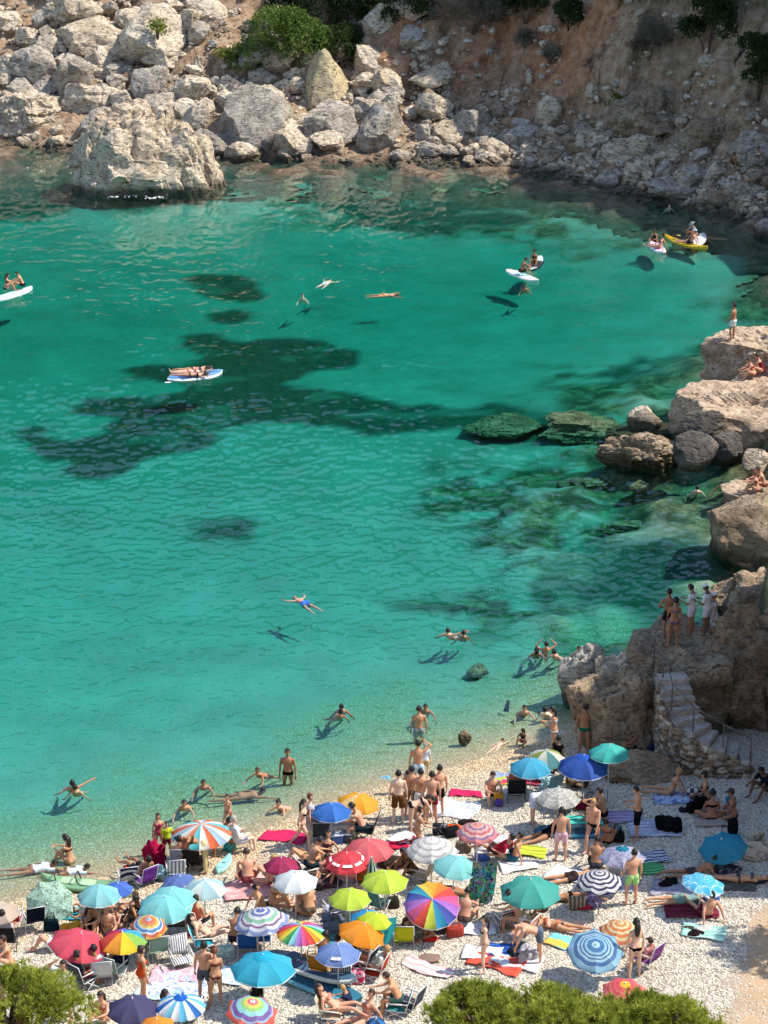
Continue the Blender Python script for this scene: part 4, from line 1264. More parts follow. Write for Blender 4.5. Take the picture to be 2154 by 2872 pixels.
def pine(x, y, zc, lobes, tufts, seed, label):
    rs = np.random.RandomState(seed)
    z0 = h(x, y)
    t = ob('pine_tree', None, None, (x, y, z0), label=label, cat='tree', group='pines in the foreground')
    lobes = [(a, b, c + zc - z0, p, q, r) for a, b, c, p, q, r in lobes]
    mb = MB()
    mb.tube([(0, 0, -.3), (.05, 0, .5), (-.05, .05, max(.7, zc - z0)), (0, 0, zc - z0 + .5)], [.14, .12, .10, .05], 8)
    ob('trunk', mb.mesh('trunk', True, [BARK]), t)
    for l in lobes:
        lm = MB()
        lm.tube([(0, 0, max(.4, zc - z0 - .6)), (l[0] * .5, l[1] * .5, l[2] - .1), (l[0], l[1], l[2] + .2)], [.06, .045, .02], 6)
        ob('limb', lm.mesh('limb', True, [BARK]), t)
    p, u = lobed(tufts, lobes, rs, .55)
    p = p + rs.normal(size=p.shape) * .05
    bump_ = vnoise(p * 3.2, seed)
    keep = bump_ > -.34
    p, u = p[keep], u[keep]
    u = u * .7 + np.array([0, 0, .75])
    nd = 16
    base = np.repeat(p, nd, 0)
    d = np.repeat(u, nd, 0) + rs.normal(size=(len(p) * nd, 3)) * .62
    d /= np.linalg.norm(d, axis=1, keepdims=True)
    base = base + d * rs.uniform(-.02, .05, (len(base), 1))
    tip = base + d * rs.uniform(.07, .15, (len(base), 1))
    cr = tri_cloud('crown', base, tip, rs.uniform(.014, .026, len(base)), rs, NEEDLE)
    ob('crown', cr, t)
    return t

def rlobes(n, rx, ry, rz, size, rs):
    out = []
    for _ in range(n):
        a = rs.uniform(0, 6.28)
        q = rs.uniform(.1, 1) ** .6
        s = size * rs.uniform(.7, 1.25)
        out.append((math.cos(a) * rx * q, math.sin(a) * ry * q, rz * (1 - q * q) * rs.uniform(.7, 1.1), s, s, s * .8))
    return out

PINES = [
(-7.73, 40.0, 6.91, 2.0, 1.6, 0.95, 34, 0.5, 6000, 'dense green pine crown in the bottom left corner'),
(1.93, 41.0, 6.34, 1.25, 1.1, 0.6, 20, 0.42, 3800, 'small pine at the bottom edge, leftmost of the right hand group'),
(3.65, 40.5, 6.63, 1.3, 1.1, 0.75, 22, 0.42, 4200, 'middle pine of the group at the bottom edge, below the red parasol'),
(5.81, 41.0, 5.96, 1.4, 1.1, 0.8, 22, 0.42, 4200, 'rightmost pine of the group at the bottom edge'),
(14.2, 53.2, 5.4, 2.0, 1.3, 0.9, 16, 0.6, 2500, 'pine beyond the right edge that shades the lower right of the beach'),
]
for i, (x, y, zc, rx, ry, rz, nl, sz, tuf, lab) in enumerate(PINES):
    rs = np.random.RandomState(60 + i)
    pine(x, y, zc, rlobes(nl, rx, ry, rz, sz, rs), tuf, 80 + i, lab)

def shrub(x, y, z, rx, ry, rz, kind, n, seed, label, leaf=.13):
    rs = np.random.RandomState(seed)
    t = ob('bush', None, None, (x, y, z), label=label, cat='bush')
    lobes = [(a, b, c + rz * .16, p, q, r) for a, b, c, p, q, r in rlobes(9, rx * .75, ry * .75, rz * .6, min(rx, rz) * .42, rs)]
    for k in range(3):
        mb = MB()
        l = lobes[k]
        mb.tube([(0, 0, -.4), (l[0] * .4, l[1] * .4, l[2] * .5), (l[0], l[1], l[2])], [.09, .06, .02], 6)
        ob('stem', mb.mesh('stem', True, [BARK]), t)
    p, u = lobed(n, lobes, rs, .6)
    keep = vnoise(p * 1.7, seed) > -.5
    p = p[keep] + rs.normal(size=(keep.sum(), 3)) * .06
    if kind == 'dry':
        d = u[keep] + np.array([0, 0, .5]) + rs.normal(size=p.shape) * .5
        ob('twigs', tri_cloud('twigs', p - d * .25, p + d * .35, rs.uniform(.03, .06, len(p)), rs, LEAF[kind]), t, kind='stuff')
    else:
        ob('foliage', leaf_cloud('foliage', p, rs.uniform(leaf * .6, leaf * 1.2, len(p)), rs, LEAF[kind]), t)
    return t

SHRUBS = [
(-7.03, 170.33, 4.38, 3.96, 2.0, 5.01, 'bright', 11000, 'big bright green bush above the pyramid boulder'),
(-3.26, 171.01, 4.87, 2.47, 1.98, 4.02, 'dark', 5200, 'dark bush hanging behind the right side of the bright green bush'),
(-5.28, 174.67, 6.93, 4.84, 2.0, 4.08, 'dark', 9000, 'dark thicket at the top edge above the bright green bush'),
(-1.05, 175.2, 7.94, 1.41, 1.13, 2.41, 'olive', 1500, 'yellow green tree top at the upper edge of the bank'),
(1.56, 172.2, 7.84, 2.5, 2.0, 3.34, 'dark', 4200, 'dark green shrub at the top edge left of the dry bushes'),
(6.4, 169.95, 7.49, 3.66, 2.0, 3.65, 'dry', 4200, 'grey dry bush hanging over the top of the red earth bank'),
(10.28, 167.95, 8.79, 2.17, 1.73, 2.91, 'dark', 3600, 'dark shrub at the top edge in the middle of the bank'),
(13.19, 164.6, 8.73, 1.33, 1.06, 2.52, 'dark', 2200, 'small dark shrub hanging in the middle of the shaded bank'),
(12.12, 163.63, 6.55, 0.8, 0.64, 1.26, 'dry', 500, 'tiny dry shrub on the shaded bank'),
(18.18, 157.24, 7.91, 1.7, 1.36, 2.5, 'dry', 1800, 'grey dry bush right on the shaded bank'),
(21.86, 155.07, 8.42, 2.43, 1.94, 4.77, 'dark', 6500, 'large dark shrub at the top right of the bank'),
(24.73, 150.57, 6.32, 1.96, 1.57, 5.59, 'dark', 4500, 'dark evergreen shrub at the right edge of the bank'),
(10.22, 166.13, 6.95, 1.08, 0.86, 1.36, 'dry', 700, 'small dry shrub in the middle of the earth bank'),
(14.72, 160.78, 6.08, 0.96, 0.77, 1.32, 'dry', 600, 'low dry shrub right of the middle of the bank'),
(16.0, 157.11, 4.3, 0.77, 0.62, 1.14, 'olive', 260, 'small yellowish plant low on the shaded bank'),
(-16.86, 171.22, 7.13, 0.99, 0.79, 1.11, 'olive', 350, 'grass tuft growing on the huge rounded boulder'),
(-12.08, 171.03, 5.25, 1.06, 0.85, 1.01, 'olive', 420, 'low yellowish plant among the boulders left of the bright bush'),
]
for i, (x, y, z, rx, ry, rz, kind, n, lab) in enumerate(SHRUBS):
    shrub(x, y, z, rx, ry, rz, kind, n, 200 + i, lab)

# ------------------------------------------------------------------ beach shingle: pebbles instanced on points (nobody could count them)
def pebble_field():
    t = NT('pebble_stone')
    rnd = t.n('ObjectInfo').outputs['Random']
    p = t.pos()
    c = t.ramp(rnd, [(0, (.42, .355, .275)), (.2, (.55, .485, .385)), (.6, (.63, .575, .475)), (.85, (.69, .64, .54)), (1, (.76, .72, .64))])
    g = t.ramp(rnd, [(0, (.36, .24, .12)), (.5, (.58, .44, .27)), (1, (.74, .63, .45))])
    n = t.noise(p, .5, 2)
    y_ = t.xyz(p)[2]
    gold = t.val(t.math('ADD', y_, t.math('MULTIPLY', n, .25)), .22, .50, .95, .0)
    t.bsdf(t.mix(gold, c, g), .8, **{'Specular IOR Level': .25})
    rs = np.random.RandomState(12)
    n_ = 230000
    x = rs.uniform(-13, 14.5, n_)
    y = rs.uniform(48.5, 70, n_)
    a1, a2, a3 = dists(x, y)
    z = H(x, y)
    e = in_poly(x, y, EARTH) + fbm(v3(x * .35, y * .35), 4, 71) * 1.6
    k = (a1 > -.15) & (z < 2.6) & (np.abs(x) < (y * .936 + 11) * .178) & ~((e > .1) & (rs.random_sample(n_) < .93))
    P_ = v3(x, y, z + .004)[k]
    me = bpy.data.meshes.new('pebbles')
    me.vertices.add(len(P_))
    me.vertices.foreach_set('co', P_.astype(np.float32).ravel())
    me.update()
    me.materials.append(t.m)
    o = ob('pebbles', me, kind='stuff')
    ng = bpy.data.node_groups.new('scatter_pebbles', 'GeometryNodeTree')
    ng.interface.new_socket('Geometry', in_out='INPUT', socket_type='NodeSocketGeometry')
    ng.interface.new_socket('Geometry', in_out='OUTPUT', socket_type='NodeSocketGeometry')
    N, L = ng.nodes, ng.links
    gi, go = N.new('NodeGroupInput'), N.new('NodeGroupOutput')
    iop = N.new('GeometryNodeInstanceOnPoints')
    icn = N.new('GeometryNodeMeshIcoSphere')
    icn.inputs['Radius'].default_value = 1
    icn.inputs['Subdivisions'].default_value = 2
    sm = N.new('GeometryNodeSetMaterial')
    sm.inputs['Material'].default_value = t.m
    ss = N.new('GeometryNodeSetShadeSmooth')
    rv = N.new('FunctionNodeRandomValue')
    rv.data_type = 'FLOAT_VECTOR'
    rv.inputs[0].default_value = (-.5, -.5, 0)
    rv.inputs[1].default_value = (.5, .5, 6.28)
    rsx = N.new('FunctionNodeRandomValue')
    rsx.data_type = 'FLOAT_VECTOR'
    rsx.inputs[0].default_value = (.022, .018, .013)
    rsx.inputs[1].default_value = (.048, .038, .027)
    rsx.inputs['Seed'].default_value = 4
    L.new(gi.outputs[0], iop.inputs['Points'])
    L.new(icn.outputs[0], ss.inputs[0])
    L.new(ss.outputs[0], sm.inputs[0])
    L.new(sm.outputs[0], iop.inputs['Instance'])
    L.new(rv.outputs[0], iop.inputs['Rotation'])
    L.new(rsx.outputs[0], iop.inputs['Scale'])
    L.new(iop.outputs[0], go.inputs[0])
    md = o.modifiers.new('scatter', 'NODES')
    md.node_group = ng
    print('pebbles', len(P_))
pebble_field()

# ------------------------------------------------------------------ parasols
METAL = plain('white_enamel', (.72, .72, .70), .35)
STEEL = plain('grey_steel', (.30, .30, .30), .4, Metallic=.6)
WOOD = plain('pole_wood', (.42, .27, .15), .7)
DARKM = plain('black_tube', (.04, .04, .045), .5)
_gore = {}
def gore_mesh(n, rise, valance=.045):
    k = (n, rise)
    if k not in _gore:
        rows, cols = 8, 6
        vs, fs, mi = [], [], []
        half = PI / n
        for i in range(rows + 1):
            r = .02 + .98 * i / rows
            for j in range(cols + 1):
                a = -half + 2 * half * j / cols
                u = abs(2 * j / cols - 1)                       # 1 on a rib, 0 between ribs
                flat = math.cos(half) / math.cos(a)               # taut cloth between ribs
                rr = r * flat * (1 - .035 * (1 - u * u) * (r ** 3))
                zz = rise * (1 - r ** 1.75) - .05 * (1 - u * u) * r * r
                vs.append((rr * math.cos(a), rr * math.sin(a), zz))
        for j in range(cols + 1):                              # hanging hem
            x, y, z = vs[rows * (cols + 1) + j]
            u = abs(2 * j / cols - 1)
            vs.append((x * 1.012, y * 1.012, z - valance * (1 - .35 * u)))
        for i in range(rows + 1):
            for j in range(cols):
                b = i * (cols + 1) + j
                fs.append((b, b + cols + 1, b + cols + 2, b + 1))
                mi.append(1 if i == rows else 0)
        _gore[k] = new_mesh('canopy_panel', vs, fs, True, [WHITE, WHITE], mi)
    return _gore[k]
_rib = {}
def umbrella(x, y, z, diam, hgt, cols, label, n=8, rise=.46, tilt=0., taz=0., rim=None, pole=METAL, vent=None, rings=None, trans=.32, marks=None, spin=.2):
    """a beach parasol: pole, canopy panels, ribs, finial; tilted by tilt towards azimuth taz"""
    t = ob('beach_umbrella', None, None, (x, y, z), label=label, cat='umbrella', group='parasols on the beach')
    R_ = diam / 2
    rq = random.Random(int(abs(x) * 97 + y * 31))
    t.scale = (rq.uniform(.95, 1.05), rq.uniform(.95, 1.05), rq.uniform(.95, 1.04))
    fade = lambda c: '#' + ''.join('%02x' % int(min(255, v * .86 + 26)) for v in (int(c[1:3], 16), int(c[3:5], 16), int(c[5:7], 16)))
    cols = [fade(c) for c in cols]
    rings = [(p, fade(c)) for p, c in rings] if rings else None
    ax = Vector((math.sin(taz) * math.sin(tilt), math.cos(taz) * math.sin(tilt), math.cos(tilt)))
    q = Vector((0, 0, 1)).rotation_difference(ax)
    mb = MB()
    mb.tube([(0, 0, -.12), ax * (hgt * .5), ax * hgt], [.017, .017, .013], 7)
    ob('pole', mb.mesh('pole', True, [pole]), t)
    top = ax * hgt
    hub = top - ax * (rise * R_)
    g = gore_mesh(n, rise)
    cm = [cloth(c, trans) for c in cols] if not rings else [cloth(rings[0][1], trans, None, 'rings', 1, 0, rings)]
    rm = cloth(rim, trans) if rim else None
    e = q.to_euler()
    for k in range(n):
        m = cm[k % len(cm)]
        qq = q @ Euler((0, 0, 2 * PI * k / n + spin)).to_quaternion()
        p = ob('canopy_panel', g, t, hub, qq.to_euler(), R_, [m, rm or m])
        if marks and k in marks:
            for s_, w_ in ((-.16, .11), (-.04, .10), (.08, .12), (.18, .08)):
                mk = MB()
                a0, a1 = s_ / .72, (s_ + w_) / .72
                zz = lambda r: rise * (1 - r ** 1.75) + .012
                mk.add([(r * math.cos(a), r * math.sin(a), zz(r)) for r, a in ((.66, a0), (.77, a0), (.77, a1), (.66, a1))], [(0, 1, 2, 3)])
                ob('printed_mark', mk.mesh('printed_mark', False, [cloth('#f2e6df')]), p)
    if ('rib', n, rise) not in _rib:
        rbm = MB()
        rbm.tube([(.02, 0, rise - .02), (.35, 0, rise * (1 - .35 ** 1.75) - .02), (.7, 0, rise * (1 - .7 ** 1.75) - .02), (.99, 0, -.012)], .007, 4)
        _rib[('rib', n, rise)] = rbm.mesh('rib', False, [METAL])
    if n <= 10:
        for k in range(n):
            qq = q @ Euler((0, 0, 2 * PI * (k + .5) / n + spin)).to_quaternion()
            ob('rib', _rib[('rib', n, rise)], t, hub, qq.to_euler(), R_, [pole])
    fm = MB()
    fm.lathe([(0, .07), (.018, .06), (.014, .02), (.022, 0), (.03, -.02)], 8)
    ob('finial', fm.mesh('finial', True, [METAL]), t, top, e)
    if vent:
        vm = MB()
        vm.lathe([(.01, .06), (.12, .05), (.27, -.015), (.30, -.045)], 16)
        ob('vent_cap', vm.mesh('vent_cap', True, [cloth(vent, trans)]), t, top - ax * .02, e, R_ * 1.0)
    return t

def folded_umbrella(x, y, z, hgt, c1, c2, label):
    t = ob('folded_umbrella', None, None, (x, y, z), label=label, cat='umbrella')
    mb = MB()
    mb.tube([(0, 0, -.1), (0, 0, hgt)], .018, 7)
    ob('pole', mb.mesh('pole', True, [METAL]), t)
    for k in range(8):
        pm = MB()
        a0, a1 = 2 * PI * k / 8, 2 * PI * (k + 1) / 8
        pr = [(.02, hgt - .03), (.10, hgt - .35), (.15, hgt - .62), (.16, hgt - .72)]
        vs, fs = [], []
        for r, zz in pr:
            for a, f in ((a0, .75), ((a0 + a1) / 2, 1.12), (a1, .75)):
                vs.append((r * f * math.cos(a), r * f * math.sin(a), zz))
        for i in range(3):
            for j in range(2):
                b = i * 3 + j
                fs.append((b, b + 1, b + 4, b + 3))
        ob('folded_panel', new_mesh('folded_panel', vs, fs, True, [cloth(c1 if k % 2 else c2)]), t)

# ------------------------------------------------------------------ beach chairs
_chair = {}
def sheet(p, n1, n2, thick=.012, sag=.03):
    """a cloth sheet spanned between four corner points (a, b, c, d) with sag"""
    a, b, c, d = [Vector(q) for q in p]
    nrm = (b - a).cross(d - a).normalized()
    vs, fs = [], []
    for side in (0, 1):
        for i in range(n1 + 1):
            for j in range(n2 + 1):
                u, v = i / n1, j / n2
                q = (a * (1 - u) + b * u) * (1 - v) + (d * (1 - u) + c * u) * v
                q = q - nrm * (sag * math.sin(PI * u) * math.sin(PI * v)) + nrm * (thick * (side - .5))
                vs.append(tuple(q))
    m = (n1 + 1) * (n2 + 1)
    for i in range(n1):
        for j in range(n2):
            q = i * (n2 + 1) + j
            f = (q, q + n2 + 1, q + n2 + 2, q + 1)
            fs += [f[::-1], tuple(k + m for k in f)]
    ed = [i * (n2 + 1) for i in range(n1 + 1)] + [n1 * (n2 + 1) + j for j in range(1, n2 + 1)] + [i * (n2 + 1) + n2 for i in range(n1 - 1, -1, -1)] + [j for j in range(n2 - 1, 0, -1)]
    for i in range(len(ed)):
        a_, b_ = ed[i], ed[(i + 1) % len(ed)]
        fs.append((a_, b_, b_ + m, a_ + m))
    return vs, fs

def chair(x, y, z, rz, fab, label, frame=METAL, low=False, lean=.35, sc=1., tag=None):
    t = ob('beach_chair', None, None, (x, y, z), (0, 0, R(rz)), sc, label=label, cat='chair', group='folding chairs on the beach')
    k = (low, lean)
    if k not in _chair:
        h0 = .20 if low else .36
        w = .26
        by = -.22
        ty, tz = by - .55 * math.sin(lean), h0 + .55 * math.cos(lean)
        D = {}
        for nm, pp, sg in (('seat', ((-w, .24, h0), (w, .24, h0), (w, by, h0 - .03), (-w, by, h0 - .03)), .04), ('backrest', ((-w, by - .03, h0 + .03), (w, by - .03, h0 + .03), (w, ty, tz), (-w, ty, tz)), .03)):
            vs, fs = sheet(pp, 5, 5, .014, sg)
            D[nm] = new_mesh(nm, vs, fs, True, [WHITE])
        for s, nm in ((-1, 'L'), (1, 'R')):
            a = MB()
            a.tube([(s * w, .27, h0), (s * w, by, h0 - .03), (s * w, by - .03, h0)], .013, 6)
            D['rail' + nm] = a.mesh('side_rail', True, [METAL])
            a = MB()
            a.tube([(s * w, .24, h0), (s * w * 1.04, -.26, 0)], .013, 6)
            D['legb' + nm] = a.mesh('leg', True, [METAL])
            a = MB()
            a.tube([(s * w, by + .05, h0), (s * w * 1.04, .28, 0)], .013, 6)
            D['legf' + nm] = a.mesh('leg', True, [METAL])
            a = MB()
            a.tube([(s * w * 1.06, by - .08, h0 + .22), (s * w * 1.06, .22, h0 + .20)], [.02, .02], 6)
            D['arm' + nm] = a.mesh('armrest', True, [METAL])
        a = MB()
        a.tube([(-w, by - .03, h0), (-w, ty, tz + .02), (w, ty, tz + .02), (w, by - .03, h0)], .013, 6)
        D['back_frame'] = a.mesh('back_frame', True, [METAL])
        a = MB()
        a.tube([(-w * 1.04, .28, .015), (w * 1.04, .28, .015)], .012, 6)
        D['stretcher'] = a.mesh('stretcher', True, [METAL])
        _chair[k] = D
    D = _chair[k]
    fm = cloth(fab) if isinstance(fab, str) else cloth(fab[0], 0, fab[1], 'stripes', fab[2], fab[3])
    for nm, me in D.items():
        cl = nm in ('seat', 'backrest')
        ob({'rail': 'side_rail', 'legb': 'leg', 'legf': 'leg', 'arm': 'armrest'}.get(nm[:-1], nm), me, t, mats=[fm if cl else frame])
    return t

# ------------------------------------------------------------------ towels and cloths
_cc = [0]
def towel(x, y, w, l, rz, mat, label, rumple=.055, name='towel', zoff=.0, cat='towel'):
    """a cloth lying on the shingle, following the ground, with folds"""
    _cc[0] += 1
    sd = _cc[0]
    nx, ny = 16, 22
    ca, sa = math.cos(R(rz)), math.sin(R(rz))
    us, vs_ = np.meshgrid(np.linspace(-.5, .5, nx + 1), np.linspace(-.5, .5, ny + 1))
    us, vs_ = us.ravel(), vs_.ravel()
    p3 = v3(us * w * 4 + sd * 7, vs_ * l * 4)
    lx = us * w + vnoise(p3 * .35, sd) * rumple * 2.2
    ly = vs_ * l + vnoise(p3 * .35 + 9, sd) * rumple * 2.2
    wx, wy = x + lx * ca - ly * sa, y + lx * sa + ly * ca
    z0 = h(x, y)
    wz = H(wx, wy) - z0 + .045 + zoff + rumple * np.clip(ridged(p3 * .55, 2, sd) * .6 + .2, 0, 1.2)
    top = v3(lx, ly, wz)
    bot = v3(lx, ly, wz - .012)
    V = np.concatenate([top, bot])
    n = (nx + 1) * (ny + 1)
    f = []
    for j in range(ny):
        for i in range(nx):
            q = j * (nx + 1) + i
            f.append((q, q + 1, q + nx + 2, q + nx + 1))
            f.append((q + n, q + nx + 1 + n, q + nx + 2 + n, q + 1 + n))
    ed = [i for i in range(nx + 1)] + [j * (nx + 1) + nx for j in range(1, ny + 1)] + [ny * (nx + 1) + i for i in range(nx - 1, -1, -1)] + [j * (nx + 1) for j in range(ny - 1, 0, -1)]
    for i in range(len(ed)):
        a, b = ed[i], ed[(i + 1) % len(ed)]
        f.append((a, a + n, b + n, b))
    return ob(name, new_mesh(name, V, f, True, [mat]), None, (x, y, z0), (0, 0, R(rz)), None, None, label, cat)

def hung_cloth(x, y, z, w, hgt, rz, mat, label, name='hanging_towel', flare=.3, lean=0.):
    """a cloth hanging from its top edge in folds"""
    _cc[0] += 1
    sd = _cc[0]
    nx, nz = 18, 16
    vs, f = [], []
    for side in (0, 1):
        for k in range(nz + 1):
            v = k / nz
            for i in range(nx + 1):
                u = i / nx - .5
                fold = math.sin(u * 17 + sd) * .05 * v + math.sin(u * 7 + sd * 2) * .05 * v
                vs.append((u * w * (1 + flare * v * v) - lean * v * v, fold + .012 * side + .12 * v * v * (v > .8), hgt * (1 - v)))
    n = (nx + 1) * (nz + 1)
    for k in range(nz):
        for i in range(nx):
            q = k * (nx + 1) + i
            f.append((q, q + 1, q + nx + 2, q + nx + 1))
            f.append((q + n, q + nx + 1 + n, q + nx + 2 + n, q + 1 + n))
    return ob(name, new_mesh(name, vs, f, True, [mat]), None, (x, y, z), (0, 0, R(rz)), None, None, label, 'towel')

# ------------------------------------------------------------------ bags, coolers, heaps of clothes
def superell(mb, c, d, e=.45, n=14, m=9, bulge=0.):
    """rounded box"""
    sg = lambda v, p: math.copysign(abs(v) ** p, v)
    b = len(mb.v)
    for i in range(m + 1):
        t = -PI / 2 + PI * i / m
        for k in range(n):
            a = 2 * PI * k / n
            mb.v.append((c[0] + d[0] / 2 * sg(math.cos(t), e) * sg(math.cos(a), e), c[1] + d[1] / 2 * sg(math.cos(t), e) * sg(math.sin(a), e), c[2] + d[2] / 2 * sg(math.sin(t), e)))
    for i in range(m):
        for k in range(n):
            k2 = (k + 1) % n
            mb.f.append([b + i * n + k, b + i * n + k2, b + (i + 1) * n + k2, b + (i + 1) * n + k])
            mb.m.append(mb.cur)

def rough_it(mb, amp, sd, fr=4.):
    v = np.array(mb.v)
    v = v + np.stack([vnoise(v * fr + 11 * k, sd + k) for k in range(3)], -1) * amp
    v[:, 2] = np.maximum(v[:, 2], 0)
    mb.v = [tuple(p) for p in v]

def backpack(x, y, z, rz, col, label, sc=1., col2=None):
    t = ob('backpack', None, None, (x, y, z), (0, 0, R(rz)), sc, label=label, cat='bag')
    m1, m2 = cloth(col), cloth(col2 or col)
    a = MB(); superell(a, (0, 0, .24), (.32, .22, .48), .5); rough_it(a, .03, int(x * 10) + 50)
    ob('bag_body', a.mesh('bag_body', True, [m1]), t)
    a = MB(); superell(a, (0, -.13, .15), (.25, .10, .24), .5); rough_it(a, .015, 3)
    ob('pocket', a.mesh('pocket', True, [m2]), t)
    for s in (-1, 1):
        a = MB(); a.tube([(s * .09, .11, .42), (s * .12, .19, .30), (s * .11, .12, .06)], [.02, .022, .015], 5)
        ob('strap', a.mesh('strap', True, [m2]), t)
    a = MB(); a.tube([(-.05, .02, .47), (0, .03, .53), (.05, .02, .47)], .012, 5)
    ob('handle', a.mesh('handle', True, [m2]), t)

def tote(x, y, z, rz, fab, label, sc=1., tall=.36):
    t = ob('beach_bag', None, None, (x, y, z), (0, 0, R(rz)), sc, label=label, cat='bag')
    fm = cloth(fab) if isinstance(fab, str) else cloth(fab[0], 0, *fab[1:])
    a = MB(); superell(a, (0, 0, tall / 2), (.46, .20, tall), .4); rough_it(a, .03, int(abs(x) * 13) + 9)
    ob('bag_body', a.mesh('bag_body', True, [fm]), t)
    for s in (-1, 1):
        a = MB(); a.tube([(-.12, s * .07, tall - .03), (-.08, s * .10, tall + .14), (.08, s * .10, tall + .14), (.12, s * .07, tall - .03)], .012, 5)
        ob('handle', a.mesh('handle', True, [fm]), t)

def cooler(x, y, z, rz, c1, c2, label, d=(.42, .28, .32)):
    t = ob('cool_box', None, None, (x, y, z), (0, 0, R(rz)), label=label, cat='cool box')
    a = MB(); superell(a, (0, 0, d[2] * .42), (d[0], d[1], d[2] * .84), .22)
    ob('box', a.mesh('box', True, [plain('plastic', c1, .4)]), t)
    a = MB(); superell(a, (0, 0, d[2] * .92), (d[0] * 1.04, d[1] * 1.06, d[2] * .18), .25)
    ob('lid', a.mesh('lid', True, [plain('plastic', c2, .4)]), t)
    a = MB(); a.tube([(-d[0] * .52, 0, d[2] * .7), (-d[0] * .5, 0, d[2] * 1.18), (d[0] * .5, 0, d[2] * 1.18), (d[0] * .52, 0, d[2] * .7)], .012, 5)
    ob('handle', a.mesh('handle', True, [plain('plastic', c2, .4)]), t)

def heap(x, y, z, rz, d, fab, label, name='clothes_pile', cat='clothes', sd=1):
    """a crumpled heap of cloth"""
    fm = cloth(fab) if isinstance(fab, str) else cloth(fab[0], 0, *fab[1:])
    a = MB(); superell(a, (0, 0, d[2] * .45), d, .8, 20, 12)
    rough_it(a, min(d) * .38, sd * 7 + 1, 5.5 / max(d[0], .3) * .6 + 3)
    return ob(name, a.mesh(name, True, [fm]), None, (x, y, z), (0, 0, R(rz)), None, None, label, cat)

def bottle(x, y, z, col, label):
    t = ob('water_bottle', None, None, (x, y, z), label=label, cat='bottle')
    a = MB(); a.lathe([(0, 0), (.04, 0), (.042, .16), (.03, .21), (.015, .24)], 10)
    ob('bottle_body', a.mesh('bottle_body', True, [plain('plastic', col, .25)]), t)
    a = MB(); a.lathe([(.017, .235), (.017, .265), (0, .265)], 8)
    ob('cap', a.mesh('cap', True, [plain('plastic', '#3060b0', .4)]), t)

def folding_table(x, y, z, rz, label):
    t = ob('folding_table', None, None, (x, y, z), (0, 0, R(rz)), label=label, cat='table')
    a = MB(); a.box((0, 0, .52), (.8, .55, .025))
    ob('table_top', a.mesh('table_top', False, [plain('plastic', '#9a9c9c', .5)]), t)
    for sx in (-1, 1):
        for sy in (-1, 1):
            a = MB(); a.tube([(sx * .34, sy * .22, .51), (sx * .37, -sy * .2, 0)], .012, 6)
            ob('leg', a.mesh('leg', True, [STEEL]), t)

# ------------------------------------------------------------------ paddle boards and kayaks
def board_mesh(L, W, Tk, nose=.75, tail=.55):
    """stand-up paddle board: slots deck, rail, pad; thick rounded rails, upturned nose"""
    n = 22
    vs, fs, mi = [], [], []
    prof = [(-.0, 1.0, 1), (.80, 1.0, 1), (.94, .86, 1), (1.0, .5, 1), (.94, .12, 1), (.78, 0, 1)]
    sec = []
    for i in range(n + 1):
        s = i / n
        y = (s - .5) * L
        w = W / 2 * min(1, (1 - abs(2 * s - 1) ** (2.6 if s < .5 else 2.2)) ** .55 + .02)
        up = .10 * max(0, (s - .72) / .28) ** 2
        pts = [(w * f, y, Tk * q + up) for f, q, _ in prof]
        ring = pts[1:] + [(-p[0], p[1], p[2]) for p in pts[1:]][::-1]
        sec.append(ring)
        vs += ring
    k = len(sec[0])
    for i in range(n):
        for j in range(k):
            a, b = i * k + j, i * k + (j + 1) % k
            fs.append((a, b, b + k, a + k))
            mi.append(0 if j == k - 1 else 1)
    fs.append(tuple(range(k)))
    fs.append(tuple(n * k + j for j in range(k))[::-1])
    mi += [1, 1]
    return new_mesh('board', vs, fs, True, [WHITE] * 2, mi)

